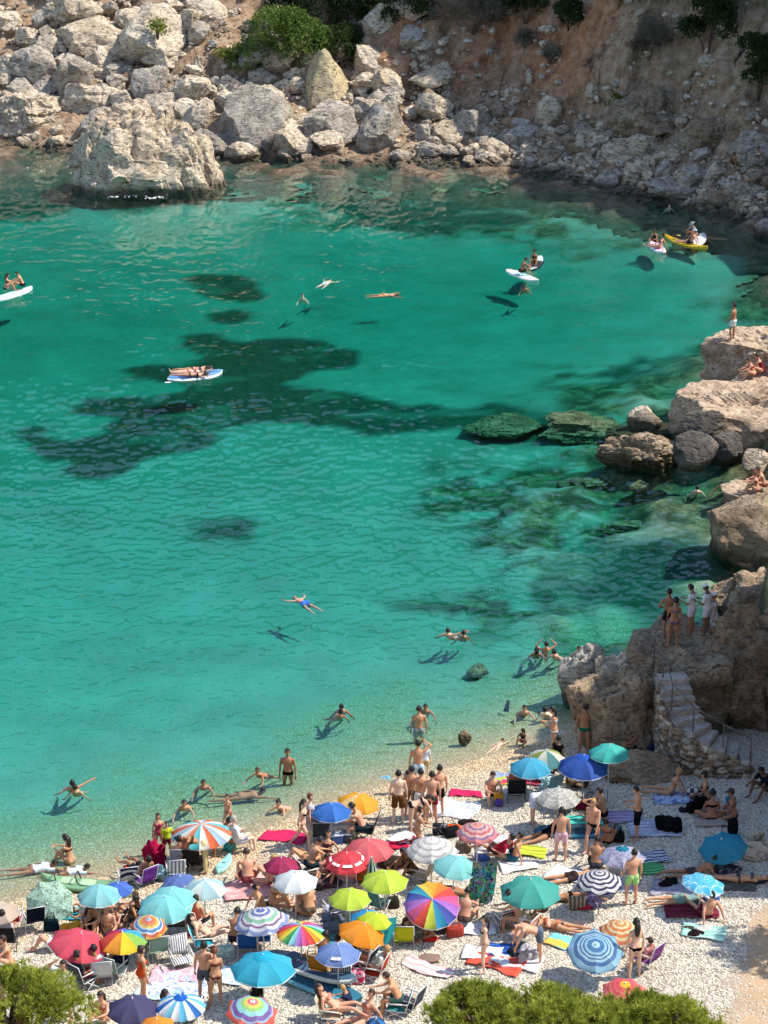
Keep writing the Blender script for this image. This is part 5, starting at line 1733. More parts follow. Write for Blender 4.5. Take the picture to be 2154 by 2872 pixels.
def board(x, y, z, rz, L, W, deck, rail, pad, label, rx=0., ry=0., text=False, handle=False, cat='paddle board'):
    t = ob('paddle_board', None, None, (x, y, z), (R(rx), R(ry), R(rz)), label=label, cat=cat)
    me = board_mesh(L, W, .13)
    ob('hull', me, t, mats=[plain('board', deck, .35), plain('board', rail, .35)])
    pv = MB()
    pw = W * .40
    out = [(-pw, -L * .30), (pw, -L * .30), (pw, L * .10), (pw * .75, L * .20), (-pw * .75, L * .20), (-pw, L * .10)]
    pv.add([(a, b, .132) for a, b in out] + [(a, b, .142) for a, b in out], [tuple(range(6, 12))] + [(i, (i + 1) % 6, 6 + (i + 1) % 6, 6 + i) for i in range(6)])
    ob('deck_pad', pv.mesh('deck_pad', False, [plain('foam', pad, .9)]), t)
    a = MB(); a.tube([(-.06, 0, .142), (0, 0, .165), (.06, 0, .142)], .012, 5)
    ob('handle', a.mesh('handle', True, [plain('rubber', '#e8eef0' if handle else '#202428', .6)]), t)
    f = MB(); f.add([(0, -L * .40, .01), (0, -L * .34, .01), (.004, -L * .42, -.16), (-.004, -L * .36, 0), (-.004, -L * .40, 0)], [(0, 1, 2), (2, 3, 4)])
    ob('fin', f.mesh('fin', False, [plain('rubber', '#202428', .6)]), t)
    if text:
        m = plain('lettering', '#dfe6ea', .6)
        strokes = [[(0, 0), (.05, .16), (.09, 0)], [(.02, .06), (.08, .06)], [(.11, .15), (.22, .15)], [(.165, .15), (.165, 0)], [(.20, .13), (.31, .13)], [(.255, .13), (.25, 0)], [(.34, .12), (.29, .06), (.34, 0)],
                   [(.46, .12), (.38, .10), (.40, .02), (.46, .04), (.46, .12), (.45, -.10), (.38, -.12)], [(.50, .10), (.50, .02), (.56, .02), (.56, .10)], [(.60, 0), (.60, .10), (.66, .09)], [(.70, .02), (.76, .10), (.70, .10), (.76, .02)]]
        for s in strokes:
            a = MB(); a.tube([(-.17 + p[1] * .9 + .1, .38 - p[0] * 1.15, .146) for p in s], .010, 4)
            ob('letter_stroke', a.mesh('letter_stroke', False, [m]), t)
    return t

def paddle(x, y, z, rz, label, L=1.9, blade='#eeeeee', double=False, ry=0.):
    t = ob('paddle', None, None, (x, y, z), (0, R(ry), R(rz)), label=label, cat='paddle')
    a = MB(); a.tube([(0, -L / 2, 0), (0, L / 2 - .3, 0)], .014, 6)
    ob('shaft', a.mesh('shaft', True, [DARKM]), t)
    for s in ((1, -1) if double else (1,)):
        a = MB(); a.tube([(0, s * (L / 2 - .36), 0), (0, s * (L / 2 - .22), 0), (0, s * (L / 2 - .06), 0), (0, s * L / 2, 0)], [.015, .075, .085, .03], 8)
        m = a.mesh('blade', True, [plain('blade', blade, .4)])
        for v in m.vertices:
            v.co.z *= .16
        ob('blade', m, t)
    if not double:
        a = MB(); a.tube([(-.05, -L / 2, 0), (.05, -L / 2, 0)], .016, 6)
        ob('grip', a.mesh('grip', True, [DARKM]), t)

def kayak(x, y, z, rz, L, W, col, col2, label, rx=0.):
    t = ob('kayak', None, None, (x, y, z), (R(rx), 0, R(rz)), label=label, cat='kayak')
    n, k = 20, 14
    vs, fs = [], []
    for i in range(n + 1):
        s = i / n
        w = W / 2 * max(.03, (1 - abs(2 * s - 1) ** 2.2)) ** .9
        up = .16 * abs(2 * s - 1) ** 3
        for j in range(k):
            a = 2 * PI * j / k
            px_, pz = math.cos(a), math.sin(a)
            dz = .15 + pz * (.12 if pz > 0 else .15)
            if pz > .35 and .2 < s < .82:
                dz -= .10 * math.sin(PI * (s - .2) / .62) * (pz - .35)
            vs.append((w * math.copysign(abs(px_) ** .7, px_), (s - .5) * L, dz + up))
    for i in range(n):
        for j in range(k):
            b, c = i * k + j, i * k + (j + 1) % k
            fs.append((b, c, c + k, b + k))
    fs += [tuple(range(k))[::-1], tuple(n * k + j for j in range(k))]
    ob('hull', new_mesh('hull', vs, fs, True, [plain('kayak', col, .35)]), t)
    for yy in (-L * .16, L * .12):
        a = MB(); superell(a, (0, yy, .235), (W * .55, .5, .05), .5)
        ob('seat_well', a.mesh('seat_well', True, [plain('kayak', col2, .6)]), t)
        a = MB(); a.tube([(-W * .25, yy - .26, .25), (-W * .2, yy - .33, .5), (W * .2, yy - .33, .5), (W * .25, yy - .26, .25)], .02, 6)
        ob('back_rest', a.mesh('back_rest', True, [DARKM]), t)

def ring_float(x, y, z, col, label, r=.36):
    t = MB()
    pts = [(math.cos(a) * r, math.sin(a) * r, .09) for a in [2 * PI * i / 20 for i in range(21)]]
    t.tube(pts, .09, 10, False)
    return ob('swim_ring', t.mesh('swim_ring', True, [plain('vinyl', col, .3)]), None, (x, y, z), None, None, None, label, 'swim ring')

def fin_pair(x, y, z, rz, label):
    t = ob('swim_fin', None, None, (x, y, z), (R(-50), 0, R(rz)), label=label, cat='fin')
    a = MB(); a.add([(-.05, 0, 0), (.05, 0, 0), (.10, .42, .01), (-.10, .42, .01), (-.05, 0, .02), (.05, 0, .02), (.10, .42, .02), (-.10, .42, .02)], [(0, 1, 2, 3), (4, 7, 6, 5), (0, 4, 5, 1), (2, 6, 7, 3), (1, 5, 6, 2), (0, 3, 7, 4)])
    ob('blade', a.mesh('blade', False, [plain('rubber', '#1c2730', .5)]), t)

def flipflops(x, y, z, rz, col, label):
    for s in (-1, 1):
        t = ob('sandal', None, None, (x + s * .09 * math.cos(R(rz)), y + s * .09 * math.sin(R(rz)), z), (0, 0, R(rz + 8 * s)), label=label, cat='sandal', group='sandals: ' + label)
        a = MB(); superell(a, (0, 0, .05), (.10, .27, .035), .7)
        ob('sole', a.mesh('sole', True, [plain('rubber', col, .8)]), t)
        a = MB(); a.tube([(-.045, .02, .06), (0, .09, .085), (.045, .02, .06)], .01, 5)
        ob('strap', a.mesh('strap', True, [DARKM]), t)

# ------------------------------------------------------------------ what stands, lies and swims where (x, y, z in metres)
UMB = [
(-9.32, 56.71, 0.17, 1.43, 1.0, ['#bfe3d0'], 'pale mint parasol with dark leaf print tipped over towards the viewer', {'tilt': 0.95, 'taz': 3.3, 'rise': 0.3, 'print': 1}),
(-7.85, 55.04, 0.39, 1.29, 1.38, ['#8fd3d6', '#7fcdd3'], 'light aqua parasol over a person lying on a turquoise towel', {'rim': '#e9f2f0'}),
(-7.43, 55.88, 0.33, 0.9, 1.15, ['#3f67c8', '#4a73d6'], 'small royal blue parasol behind the light aqua one at the left', {}),
(-10.56, 54.52, 0.26, 1.21, 1.35, ['#cdb9a6', '#c4ae9b'], 'beige parasol cut off by the left edge', {}),
(-8.3, 52.34, 0.57, 1.61, 1.42, ['#d9485c', '#dd5063'], 'plain coral red parasol leaning right, at the lower left', {'tilt': 0.22, 'taz': 1.57}),
(-6.91, 52.4, 0.56, 1.26, 1.42, ['#f39a2e', '#f3d32c', '#8cc152', '#38a9c9', '#4a62c0', '#8e44ad', '#c22f4f', '#dd4f3a'], 'parasol with plain rainbow panels, orange and yellow in front, at the lower left', {'spin': -1.95}),
(-6.38, 53.27, 0.55, 1.05, 1.35, ['#d8643a'], 'parasol with orange, yellow and blue rings', {'rings': [(0, '#9cc6dc'), (0.14, '#d9643c'), (0.3, '#e58a35'), (0.42, '#ecc744'), (0.52, '#d7e3e2'), (0.58, '#4f86c0'), (0.7, '#e7ebe6'), (0.76, '#d9643c'), (0.88, '#edb23c')], 'tilt': 0.15, 'taz': 2.6}),
(-5.95, 54.38, 0.52, 1.5, 1.45, ['#86dcdc', '#7ed6d8'], 'large turquoise parasol in front of its twin, left of centre', {'rim': '#d9f2f0', 'tilt': 0.12, 'taz': 3.1}),
(-5.82, 54.59, 0.49, 1.35, 1.5, ['#84d6d8'], 'turquoise parasol half hidden behind its larger twin', {'rim': '#d9f2f0'}),
(-5.68, 55.76, 0.39, 1.11, 1.35, ['#5871b4', '#6079bd', '#5871b4'], 'faded slate blue parasol behind the pale blue one', {'marks': [5]}),
(-4.97, 55.37, 0.45, 1.27, 1.42, ['#a9cfd6', '#d5e8e2', '#a6cdd8', '#d9ebe4'], 'parasol with pale blue and whitish panels in turns', {'spin': -1.2}),
(-5.36, 59.29, 0.11, 1.73, 1.38, ['#58c5cc', '#eceae2', '#e2673f', '#9fc3d6', '#e7e4da', '#df7a58'], 'wide flat parasol with orange, white and turquoise stripes at the waterline', {'n': 18, 'rise': 0.4}),
(-3.18, 53.15, 0.71, 1.5, 1.42, ['#cfd6e6'], 'parasol with white, green and lavender rings', {'rings': [(0, '#5b6cb0'), (0.16, '#e6e6ee'), (0.24, '#6d7cb8'), (0.34, '#e8eae8'), (0.46, '#8fc9a4'), (0.58, '#e6e8e6'), (0.66, '#8a5f86'), (0.72, '#dfe3ea'), (0.82, '#8f9fd0'), (0.92, '#d6dcea')], 'tilt': 0.1, 'taz': -1.0}),
(-3.11, 50.72, 0.77, 1.69, 1.5, ['#2fa9cb', '#35b0d1'], 'big plain cyan parasol with vent in the lower middle left', {'vent': '#36b2d3', 'rim': '#c9e6ea'}),
(-5.08, 48.99, 0.78, 1.26, 1.42, ['#2c64b8', '#dfe9ee', '#6fc0e0', '#e3ecf0', '#58b2dd', '#e3ecf0'], 'parasol with blue and white wedge stripes at the bottom left', {'n': 18, 'vent': '#2f6bc6'}),
(-6.28, 48.93, 0.72, 1.35, 1.42, ['#3f3d62', '#45436a'], 'dark navy parasol at the bottom left', {}),
(-5.58, 47.93, 0.84, 1.02, 1.42, ['#ef8f2e'], 'orange parasol peeking in at the bottom edge', {}),
(-3.43, 48.79, 0.83, 1.39, 1.35, ['#d55a4a'], 'parasol with rainbow rings and red edge at the bottom', {'rings': [(0, '#f0e6e2'), (0.1, '#d9586a'), (0.2, '#efd24e'), (0.32, '#8fd06a'), (0.44, '#8bd9d9'), (0.6, '#6a4aa0'), (0.74, '#8bb8d8'), (0.8, '#e25548')], 'tilt': 0.14, 'taz': 1.9}),
(-2.19, 52.41, 0.8, 1.31, 1.42, ['#e6483d', '#f0a02f', '#f3e04a', '#3fa45a', '#8fd6e6', '#a56fc8', '#e54f8a'], 'parasol with many narrow rainbow stripes left of centre', {'n': 21, 'rim': '#efe6e0', 'rise': 0.4}),
(-1.19, 51.19, 0.84, 1.24, 1.42, ['#6d8ac8', '#7a97d4'], 'plain periwinkle parasol with white rim in the lower middle', {'rim': '#d7e2f2', 'marks': [4]}),
(-0.84, 52.47, 0.82, 1.35, 1.35, ['#ef8b1e', '#f0942c'], 'bright orange parasol leaning right in the middle', {'tilt': 0.25, 'taz': 1.5}),
(-0.44, 52.95, 0.79, 0.94, 1.45, ['#c6de33', '#d0e63c'], 'small lime parasol next to the turquoise sail cloth', {'tilt': 0.15, 'taz': 1.6}),
(-0.45, 53.16, 0.79, 1.02, 1.35, ['#2b97cf', '#35a1d8'], 'cyan blue parasol half hidden behind the small lime one', {}),
(-0.93, 54.33, 0.75, 1.21, 1.4, ['#b9d63d', '#c2dd46'], 'lime green parasol in the middle, left of the closed one', {'rim': '#dbe8a8'}),
(0.02, 55.24, 0.74, 1.3, 1.4, ['#bcd93f', '#c8e24c'], 'lime green parasol right of the closed dark green one', {'rim': '#dbe8a8'}),
(-1.05, 56.56, 0.61, 1.31, 1.4, ['#dd3a45', '#e0434c'], 'scarlet parasol with a band of white lettering', {'marks': [0, 1, 2, 3, 4, 5, 6, 7]}),
(-0.44, 57.41, 0.58, 1.45, 1.4, ['#de5f66', '#e2696e'], 'salmon red parasol behind the lettered scarlet one', {}),
(-2.45, 55.45, 0.59, 1.26, 1.4, ['#dfeaea', '#e6efee'], 'plain white parasol left of the middle', {}),
(-2.92, 57.13, 0.41, 1.08, 1.1, ['#a92a57', '#9c2a50'], 'low crimson parasol behind the plain white one', {}),
(-1.57, 60.2, 0.26, 1.27, 1.36, ['#2f69c4', '#3b79d6'], 'bright blue parasol over the picnic table near the water', {'rim': '#bcd2ee'}),
(-0.87, 61.06, 0.24, 1.33, 1.25, ['#f0a02c', '#f2a834', '#f3c983'], 'amber orange parasol closest to the water in the middle', {'tilt': 0.1, 'taz': 1.6}),
(1.36, 57.17, 0.65, 1.56, 1.45, ['#d8d6d2'], 'white and grey ringed parasol in the centre of the beach', {'rings': [(0, '#e6e4df'), (0.25, '#b9b7b6'), (0.33, '#e8e6e1'), (0.48, '#b4b3b3'), (0.56, '#e8e6e1'), (0.7, '#b2b1b2'), (0.78, '#e8e6e1'), (0.9, '#b8b7b8')]}),
(1.88, 56.19, 0.68, 1.28, 1.45, ['#7fd0cf', '#8ad8d6'], 'pale aqua parasol beside the patterned hanging cloth', {'rim': '#d9efec', 'tilt': 0.12, 'taz': 2.2}),
(2.69, 58.32, 0.62, 1.23, 1.3, ['#cf7f80'], 'pink striped parasol above two seated men, right of centre', {'rings': [(0, '#d8897c'), (0.2, '#e2b1a4'), (0.3, '#8d6f9c'), (0.4, '#dfaea6'), (0.52, '#c9656e'), (0.62, '#e6c1b4'), (0.72, '#8a72a2'), (0.8, '#d9878a'), (0.92, '#b9525f')]}),
(1.3, 54.53, 0.74, 1.57, 1.4, ['#cde04a', '#2f93c0', '#4456ad', '#b06fd0', '#e0558e', '#e2463f', '#ec7a33', '#f2a531', '#f2c84b', '#3aa0bf', '#4a58b0', '#b878d8', '#e45f97', '#e5503f'], 'large rainbow parasol with fourteen panels tipped towards the viewer', {'n': 14, 'tilt': 0.42, 'taz': 3.14, 'rise': 0.34, 'rim': '#e9dfe4', 'spin': -1.65}),
(4.0, 54.62, 0.83, 1.74, 1.5, ['#3fa79a', '#4ab0a3'], 'large sea green parasol right of the patterned hanging cloth', {'pole': 1}),
(5.18, 60.44, 0.55, 1.31, 1.45, ['#d9d6cd'], 'white parasol with small grey speckles below the blue one', {'print': 2}),
(4.49, 62.55, 0.43, 1.38, 1.45, ['#3fa8d2', '#4ab2da'], 'sky blue parasol, leftmost of the group at the rocks', {'rim': '#c6e4ee'}),
(5.0, 63.13, 0.4, 1.34, 1.5, ['#d8d8c4', '#4f8a8e', '#d6d8c6', '#8f9a4a'], 'parasol with cream and dull teal panels at the rocks', {'spin': -1.95}),
(6.09, 62.36, 0.52, 1.67, 1.6, ['#2b4fa6', '#3358b2'], 'big royal blue parasol with vent and white rim at the rocks', {'vent': '#3a63c0', 'rim': '#c3cfe6'}),
(6.86, 62.38, 0.61, 1.29, 1.85, ['#3fc0b4', '#4ac8bc'], 'small turquoise parasol on a tall pole by the long low rock', {'rim': '#c6ebe4'}),
(6.68, 56.47, 0.82, 1.28, 1.4, ['#b9bad0', '#d3d2dc'], 'lilac and white parasol with a teal cap in the shade', {'vent': '#2f7f9c', 'print': 3}),
(5.93, 55.15, 0.83, 1.36, 1.4, ['#2f3150'], 'navy and white ringed parasol on a dark pole', {'rings': [(0, '#33355a'), (0.08, '#e4e2e2'), (0.18, '#33355a'), (0.26, '#e4e2e2'), (0.36, '#33355a'), (0.44, '#e4e2e2'), (0.54, '#33355a'), (0.62, '#e4e2e2'), (0.72, '#33355a'), (0.8, '#e4e2e2'), (0.9, '#33355a')], 'pole': 1}),
(9.84, 57.77, 0.93, 1.45, 1.05, ['#2a8fb0', '#2a8fb0'], 'plain teal blue parasol at the right edge of the beach', {'tilt': 0.3, 'taz': 3.9}),
(8.64, 55.0, 0.96, 1.32, 1.15, ['#58bfe6', '#66c8ec'], 'light blue patterned parasol at the right, over a lying couple', {'tilt': 0.15, 'taz': 1.4, 'rim': '#d6edf4', 'print': 4, 'rise': 0.34}),
(6.32, 53.07, 0.92, 1.25, 0.95, ['#e08a4c'], 'low orange and cream ringed parasol behind the blue ringed one', {'rings': [(0, '#e9cf9a'), (0.15, '#e0864a'), (0.27, '#ecd6a4'), (0.38, '#dc7a48'), (0.5, '#ecd6a4'), (0.6, '#dc7a48'), (0.72, '#eccf98'), (0.82, '#d9704a'), (0.92, '#e9b084')]}),
(5.45, 51.94, 0.93, 1.52, 1.3, ['#6f9fc4'], 'large parasol with blue rings and star centre at the lower right', {'tilt': 0.34, 'taz': 3.0, 'rise': 0.36, 'rings': [(0, '#a9d3e2'), (0.14, '#3d6ea8'), (0.3, '#8fc3dc'), (0.38, '#2f5590'), (0.43, '#9fcade'), (0.5, '#2f5590'), (0.54, '#9fcade'), (0.62, '#3b619e'), (0.74, '#86b8d4'), (0.92, '#2f5590'), (0.95, '#a6cfe0')]}),
(6.01, 49.53, 1.03, 1.18, 1.25, ['#dc4f6c'], 'pinkish red parasol with a yellow centre behind the pines', {'tilt': 0.15, 'taz': 2.9, 'rings': [(0, '#f0b93a'), (0.22, '#dc4a56'), (0.42, '#e0607c'), (0.5, '#d8434c'), (0.58, '#e2687f'), (0.68, '#d8434c'), (0.76, '#e46f80'), (0.9, '#e2702f')]}),
(-0.2, 48.01, 0.96, 0.54, 1.2, ['#2c6fb0', '#223a60'], 'blue and dark parasol tip at the bottom edge in the middle', {}),
]
PRINT = {1: ('#8a9c86', 'spots', 9.), 2: ('#8d8c88', 'spots', 16.), 3: ('#8d8fb0', 'spots', 8.), 4: ('#cfeaf2', 'spots', 6.)}
for i, (x, y, z, dm, hg, cols, lab, e) in enumerate(UMB):
    e = dict(e)
    pr = e.pop('print', None)
    if e.pop('pole', None):
        e['pole'] = plain('dark_pole', (.10, .085, .075), .6)
    e.setdefault('spin', .35 * (i % 5))
    t = umbrella(x, y, z, dm, hg, cols, lab, **e)
    if pr:
        c2, pt, scl = PRINT[pr]
        for ch in t.children:
            if ch.name.startswith('canopy_panel'):
                ch.material_slots[0].material = cloth(cols[0], .32, c2, pt, scl)

CHAIRS = [
(-5.97, 58.91, 0.13, 0.0, '#9a949c', 'chair hung with a grey towel under the wide striped parasol', 'm', False),
(-6.07, 58.5, 0.17, 10.0, ('#dfe3e8', '#5f7f9c', 9, 0), 'blue and white striped low chair left of the pale blue parasol', 'm', True),
(-5.55, 58.82, 0.17, -10.0, '#2a2626', 'dark folding chair beside the bending woman in yellow trousers', 'k', False),
(-7.44, 58.16, 0.12, 15.0, ('#2b2f5a', '#d8d8e2', 12, 1), 'striped low chair with a red backpack near the green kayak', 'm', True),
(-6.95, 57.97, 0.2, 40.0, '#6d3f96', 'purple low chair near the waterline', 'm', True),
(-9.74, 55.34, 0.29, 20.0, '#1c2030', 'dark blue chair half under the tipped leaf print parasol', 'm', False),
(-10.32, 54.27, 0.31, 0.0, '#2a2a2c', 'black folding chair at the left edge', 'k', False),
(-10.36, 55.43, 0.25, 0.0, '#b8443c', 'red chair behind the black one at the left edge', 'm', False),
(-7.46, 52.04, 0.61, 10.0, '#c9cfd2', 'white chair under the man with the white towel', 'm', False),
(-7.14, 52.24, 0.6, -25.0, '#8fb0a0', 'pale green chair right of the white one', 'm', False),
(-7.88, 51.74, 0.66, -40.0, '#4a4c50', 'grey chair of the woman in red shorts', 'm', False),
(-5.19, 54.77, 0.51, -30.0, '#d84a34', 'orange red chair hung with a towel', 'm', False),
(-5.7, 54.77, 0.49, 0.0, '#4a4e52', 'dark grey chair right of the large turquoise parasol', 'm', False),
(-4.91, 53.85, 0.62, -80.0, '#2f9fb4', 'turquoise reclining chair with a sunbathing woman', 'm', True),
(-5.42, 52.9, 0.62, 200.0, ('#e6e4de', '#5a6478', 16, 0), 'empty blue and white striped chair on open shingle', 'm', True),
(-6.13, 53.3, 0.59, 20.0, '#7fa090', 'pale green folding chair below the orange ringed parasol', 'm', False),
(-6.52, 53.31, 0.58, 10.0, '#5f7f74', 'grey green chair under the rainbow panel parasol', 'm', False),
(-3.66, 53.35, 0.68, 0.0, '#27518c', 'blue chair, left one of a pair below the green ringed parasol', 'm', False),
(-3.32, 53.67, 0.7, 0.0, '#2c5894', 'blue chair, right one of a pair below the green ringed parasol', 'm', False),
(-1.87, 60.34, 0.23, 0.0, '#3d4448', 'grey folding chair at the picnic table near the water', 'm', False),
(-0.55, 60.37, 0.34, 80.0, '#33373c', 'dark chair of the man leaning over the picnic table', 'k', False),
(-2.18, 57.94, 0.41, -60.0, '#6a5a4a', 'brown low chair of the man below the crimson parasol', 'm', True),
(-1.05, 57.26, 0.57, 0.0, '#cf8a94', 'chair hung with a sheer pink cloth below the scarlet parasol', 'm', False),
(-1.38, 55.48, 0.67, 20.0, ('#e2e2ea', '#5a64b4', 14, 1), 'blue and white striped low chair under the left lime parasol', 'm', True),
(-0.18, 55.41, 0.75, -30.0, '#5f8a94', 'teal chair with white arms below the closed parasol', 'm', False),
(0.54, 53.73, 0.83, 0.0, '#bcc42c', 'lime yellow low chair at the left of the large rainbow parasol', 'm', True),
(-1.13, 51.8, 0.85, 0.0, ('#33302e', '#d8d2c8', 18, 0), 'black and white striped chair below the periwinkle parasol', 'm', False),
(-0.58, 52.11, 0.84, 60.0, '#3a3a40', 'dark chair with bent white frame right of the periwinkle parasol', 'm', False),
(-0.28, 52.01, 0.83, 70.0, '#b8402c', 'red low chair of the person reading', 'm', True),
(-1.64, 51.92, 0.86, -20.0, '#a8742c', 'ochre chair with the dark skinned man', 'm', False),
(-1.31, 49.9, 0.89, -100.0, '#b8a484', 'beige lounge chair at the bottom edge', 'm', True),
(0.34, 50.13, 0.96, 80.0, '#3a8a88', 'teal lounge chair at the bottom edge', 'm', True),
(0.63, 50.26, 0.97, 60.0, '#4a4c52', 'grey lounge chair beside the pines at the bottom edge', 'm', True),
(3.33, 54.58, 0.84, 20.0, ('#3a2c34', '#c9b4b8', 16, 1), 'dark striped low chair under the sea green parasol', 'm', True),
(3.72, 53.64, 0.88, 60.0, ('#e0b8a8', '#c97a6a', 12, 1), 'pink striped chair of the woman in the white bikini', 'm', False),
(6.93, 52.09, 1.02, 50.0, '#7a4a86', 'purple chair at the right of the blue ringed parasol', 'm', False),
(4.09, 62.75, 0.41, 0.0, '#22242a', 'black chair below the sky blue parasol', 'k', False),
(5.56, 64.34, 0.35, -60.0, '#26302c', 'dark green chair in the shade of the royal blue parasol', 'm', False),
(5.44, 61.73, 0.54, 0.0, ('#20222a', '#8a8e96', 14, 1), 'black striped low chair below the speckled parasol', 'm', True),
(-5.03, 50.16, 0.72, 0.0, '#3f8a7a', 'green low chair under the wedge striped parasol', 'm', True),
(1.06, 57.49, 0.63, 60.0, '#b9a68c', 'beige lounger in the middle below the ringed white parasol', 'm', True),
(5.16, 63.29, 0.43, 30.0, '#8fc3c9', 'pale blue low chair between the parasols at the rocks', 'm', True),
]
for x, y, z, rz, fab, lab, fr, low in CHAIRS:
    chair(x, y, z, rz, fab, lab, METAL if fr == 'm' else DARKM, low)

TOWELS = [
(-8.4, 56.09, 0.74, 1.39, 80.0, ('#4fb4c4',), 'turquoise towel under the person lying below the light aqua parasol'),
(-4.02, 57.29, 1.39, 1.31, 20.0, ('#d89a98', '#e6b8b0', 'spots', 4.0), 'large pink towel with the hunched man and fair haired woman'),
(-5.51, 52.38, 0.9, 1.56, 80.0, ('#dca8b8', '#e8c8cc', 'spots', 6.0), 'pink patterned towel behind the couple standing at the lower left'),
(-5.29, 51.84, 1.23, 1.64, 80.0, ('#dfe3ea', '#8fa4d0', 'spots', 7.0), 'large white and blue patterned towel behind the standing couple'),
(-5.89, 51.54, 0.82, 1.15, 70.0, ('#d5e6e4', '#9cc8d4', 'spots', 7.0), 'pale aqua patterned towel above the wedge striped parasol'),
(-4.0, 52.0, 0.74, 0.98, 60.0, ('#bcd2ea', '#eef2f6', 'spots', 6.0), 'light blue towel right of the standing couple'),
(-2.97, 60.84, 0.78, 1.31, 70.0, ('#c9305c',), 'bright pink towel left of the picnic table'),
(0.42, 59.77, 0.78, 1.39, 100.0, ('#c02a48', '#8a1c34', 'spots', 5.0), 'dark red towel right of the salmon red parasol'),
(2.16, 62.3, 1.23, 1.39, 70.0, ('#e6e6e8', '#b4bcc8', 'spots', 6.0), 'large white towel right of the standing group'),
(2.59, 63.35, 0.49, 0.98, 80.0, ('#c2305c',), 'pink towel above the large white one'),
(0.61, 60.3, 0.74, 0.82, 60.0, ('#dfdedc',), 'white towel beside the kneeling woman'),
(3.2, 59.72, 1.07, 1.31, 60.0, ('#e4e6e8', '#a8b4c4', 'spots', 7.0), 'white patterned towel behind the two men right of centre'),
(4.23, 58.99, 0.66, 0.9, 80.0, ('#c9d84a', '#9aa83c', 'stripes', 5.0), 'lime yellow towel right of the two men'),
(3.81, 58.16, 0.66, 1.07, 100.0, ('#e9e7e4',), 'white towel in front of the two men'),
(2.35, 54.45, 0.66, 1.31, 85.0, ('#e2e4e6', '#c2c8d2', 'spots', 5.0), 'white towel right of the large rainbow parasol'),
(3.0, 52.56, 0.78, 1.56, 60.0, ('#cf5a48',), 'coral red towel under the standing long haired girl'),
(2.63, 53.08, 0.74, 1.23, 75.0, ('#e4e2de',), 'white towel next to the coral red one'),
(3.19, 53.21, 0.74, 1.23, 80.0, ('#27498c', '#3f6cb8', 'stripes', 6.0), 'crumpled blue towel beside the coral red one'),
(3.45, 52.58, 0.74, 1.31, 70.0, ('#dfe0e2',), 'white towel below the crumpled blue one'),
(1.16, 52.45, 0.61, 1.31, 60.0, ('#e8e4e2', '#d8a8a8', 'stripes', 4.0), 'white and pink towel alone on the open shingle'),
(4.78, 54.59, 0.74, 1.48, 80.0, ('#d8b8a8',), 'beige towel under the woman lying below the sea green parasol'),
(5.12, 53.43, 0.66, 1.48, 60.0, ('#7fc8cc', '#e2b84a', 'stripes', 1.6), 'towel striped turquoise, yellow and pink left of the blue ringed parasol'),
(7.03, 61.15, 0.66, 1.31, 90.0, ('#8a80a8', '#b8a8c4', 'stripes', 5.0), 'purple towel beside the man hugging his knees'),
(5.95, 61.01, 0.78, 1.39, 80.0, ('#4ec4b4',), 'bright turquoise towel right of the speckled parasol'),
(8.0, 60.22, 0.98, 1.56, 85.0, ('#9aa0b4', '#c2c6d4', 'stripes', 5.0), 'grey lilac towel with three black bags in the shade'),
(7.59, 58.31, 0.74, 1.31, 100.0, ('#c2c6d2', '#4a5068', 'stripes', 6.0), 'white and navy striped towel right of the lilac parasol'),
(7.54, 57.69, 0.66, 0.98, 95.0, ('#3f8a58', '#6fb478', 'stripes', 7.0), 'green towel right of the lilac parasol'),
(5.48, 57.43, 0.9, 1.56, 70.0, ('#e4e4e2', '#b8c0c8', 'spots', 5.0), 'white towel under the person lying behind the navy ringed parasol'),
(6.48, 56.81, 0.74, 1.23, 80.0, ('#b8bac4', '#8a8e9c', 'spots', 6.0), 'grey towel right of the navy ringed parasol'),
(8.95, 62.23, 0.74, 1.48, 85.0, ('#b8c4dc', '#5a70a8', 'spots', 6.0), 'blue and white towel of the reading woman in the shade'),
(9.9, 60.58, 0.82, 1.31, 90.0, ('#a8988c',), 'beige towel under the woman in the black bikini'),
(8.2, 56.43, 0.82, 1.39, 75.0, ('#a09cac', '#8a8698', 'spots', 5.0), 'grey towel left of the light blue parasol'),
(9.76, 56.65, 0.9, 1.56, 90.0, ('#5a564e', '#6e6a62', 'spots', 5.0), 'dark towel under the lying couple at the right'),
(8.4, 55.06, 0.82, 1.48, 85.0, ('#6d2a38', '#823848', 'stripes', 4.0), 'dark red towel of the sunburnt man'),
(8.61, 53.9, 0.74, 1.15, 80.0, ('#8fc0b4', '#b4d6cc', 'stripes', 4.0), 'pale green towel lying alone on the shingle at the right'),
(-6.27, 59.32, 0.41, 0.74, 100.0, ('#8a1c3c',), 'dark red cloth beside the grey towel chair'),
(-5.66, 54.57, 0.2, 0.9, 90.0, ('#c2343c',), 'narrow red towel below the large turquoise parasol'),
(-1.7, 54.12, 0.82, 1.15, 75.0, ('#3a6a78', '#5a8a94', 'stripes', 5.0), 'dark teal towel right of the narrow striped rainbow parasol'),
(4.3, 64.12, 0.66, 1.23, 80.0, ('#cf4a60',), 'pink red towel beside the man in the black chair'),
(3.78, 64.11, 0.57, 1.07, 80.0, ('#b8c43c',), 'yellow green towel left of the pink red one'),
(3.95, 64.62, 0.74, 0.98, 85.0, ('#8a9ab8', '#b4c0d2', 'spots', 6.0), 'grey blue towel behind the man in the black chair'),
(2.19, 58.87, 0.33, 0.25, 0.0, ('#e6e4e2',), 'small white cloth left of the patterned hanging cloth'),
]
for x, y, w, l, rz, sp, lab in TOWELS:
    towel(x, y, w, l, rz, cloth(sp[0]) if len(sp) == 1 else cloth(sp[0], 0, *sp[1:]), lab)

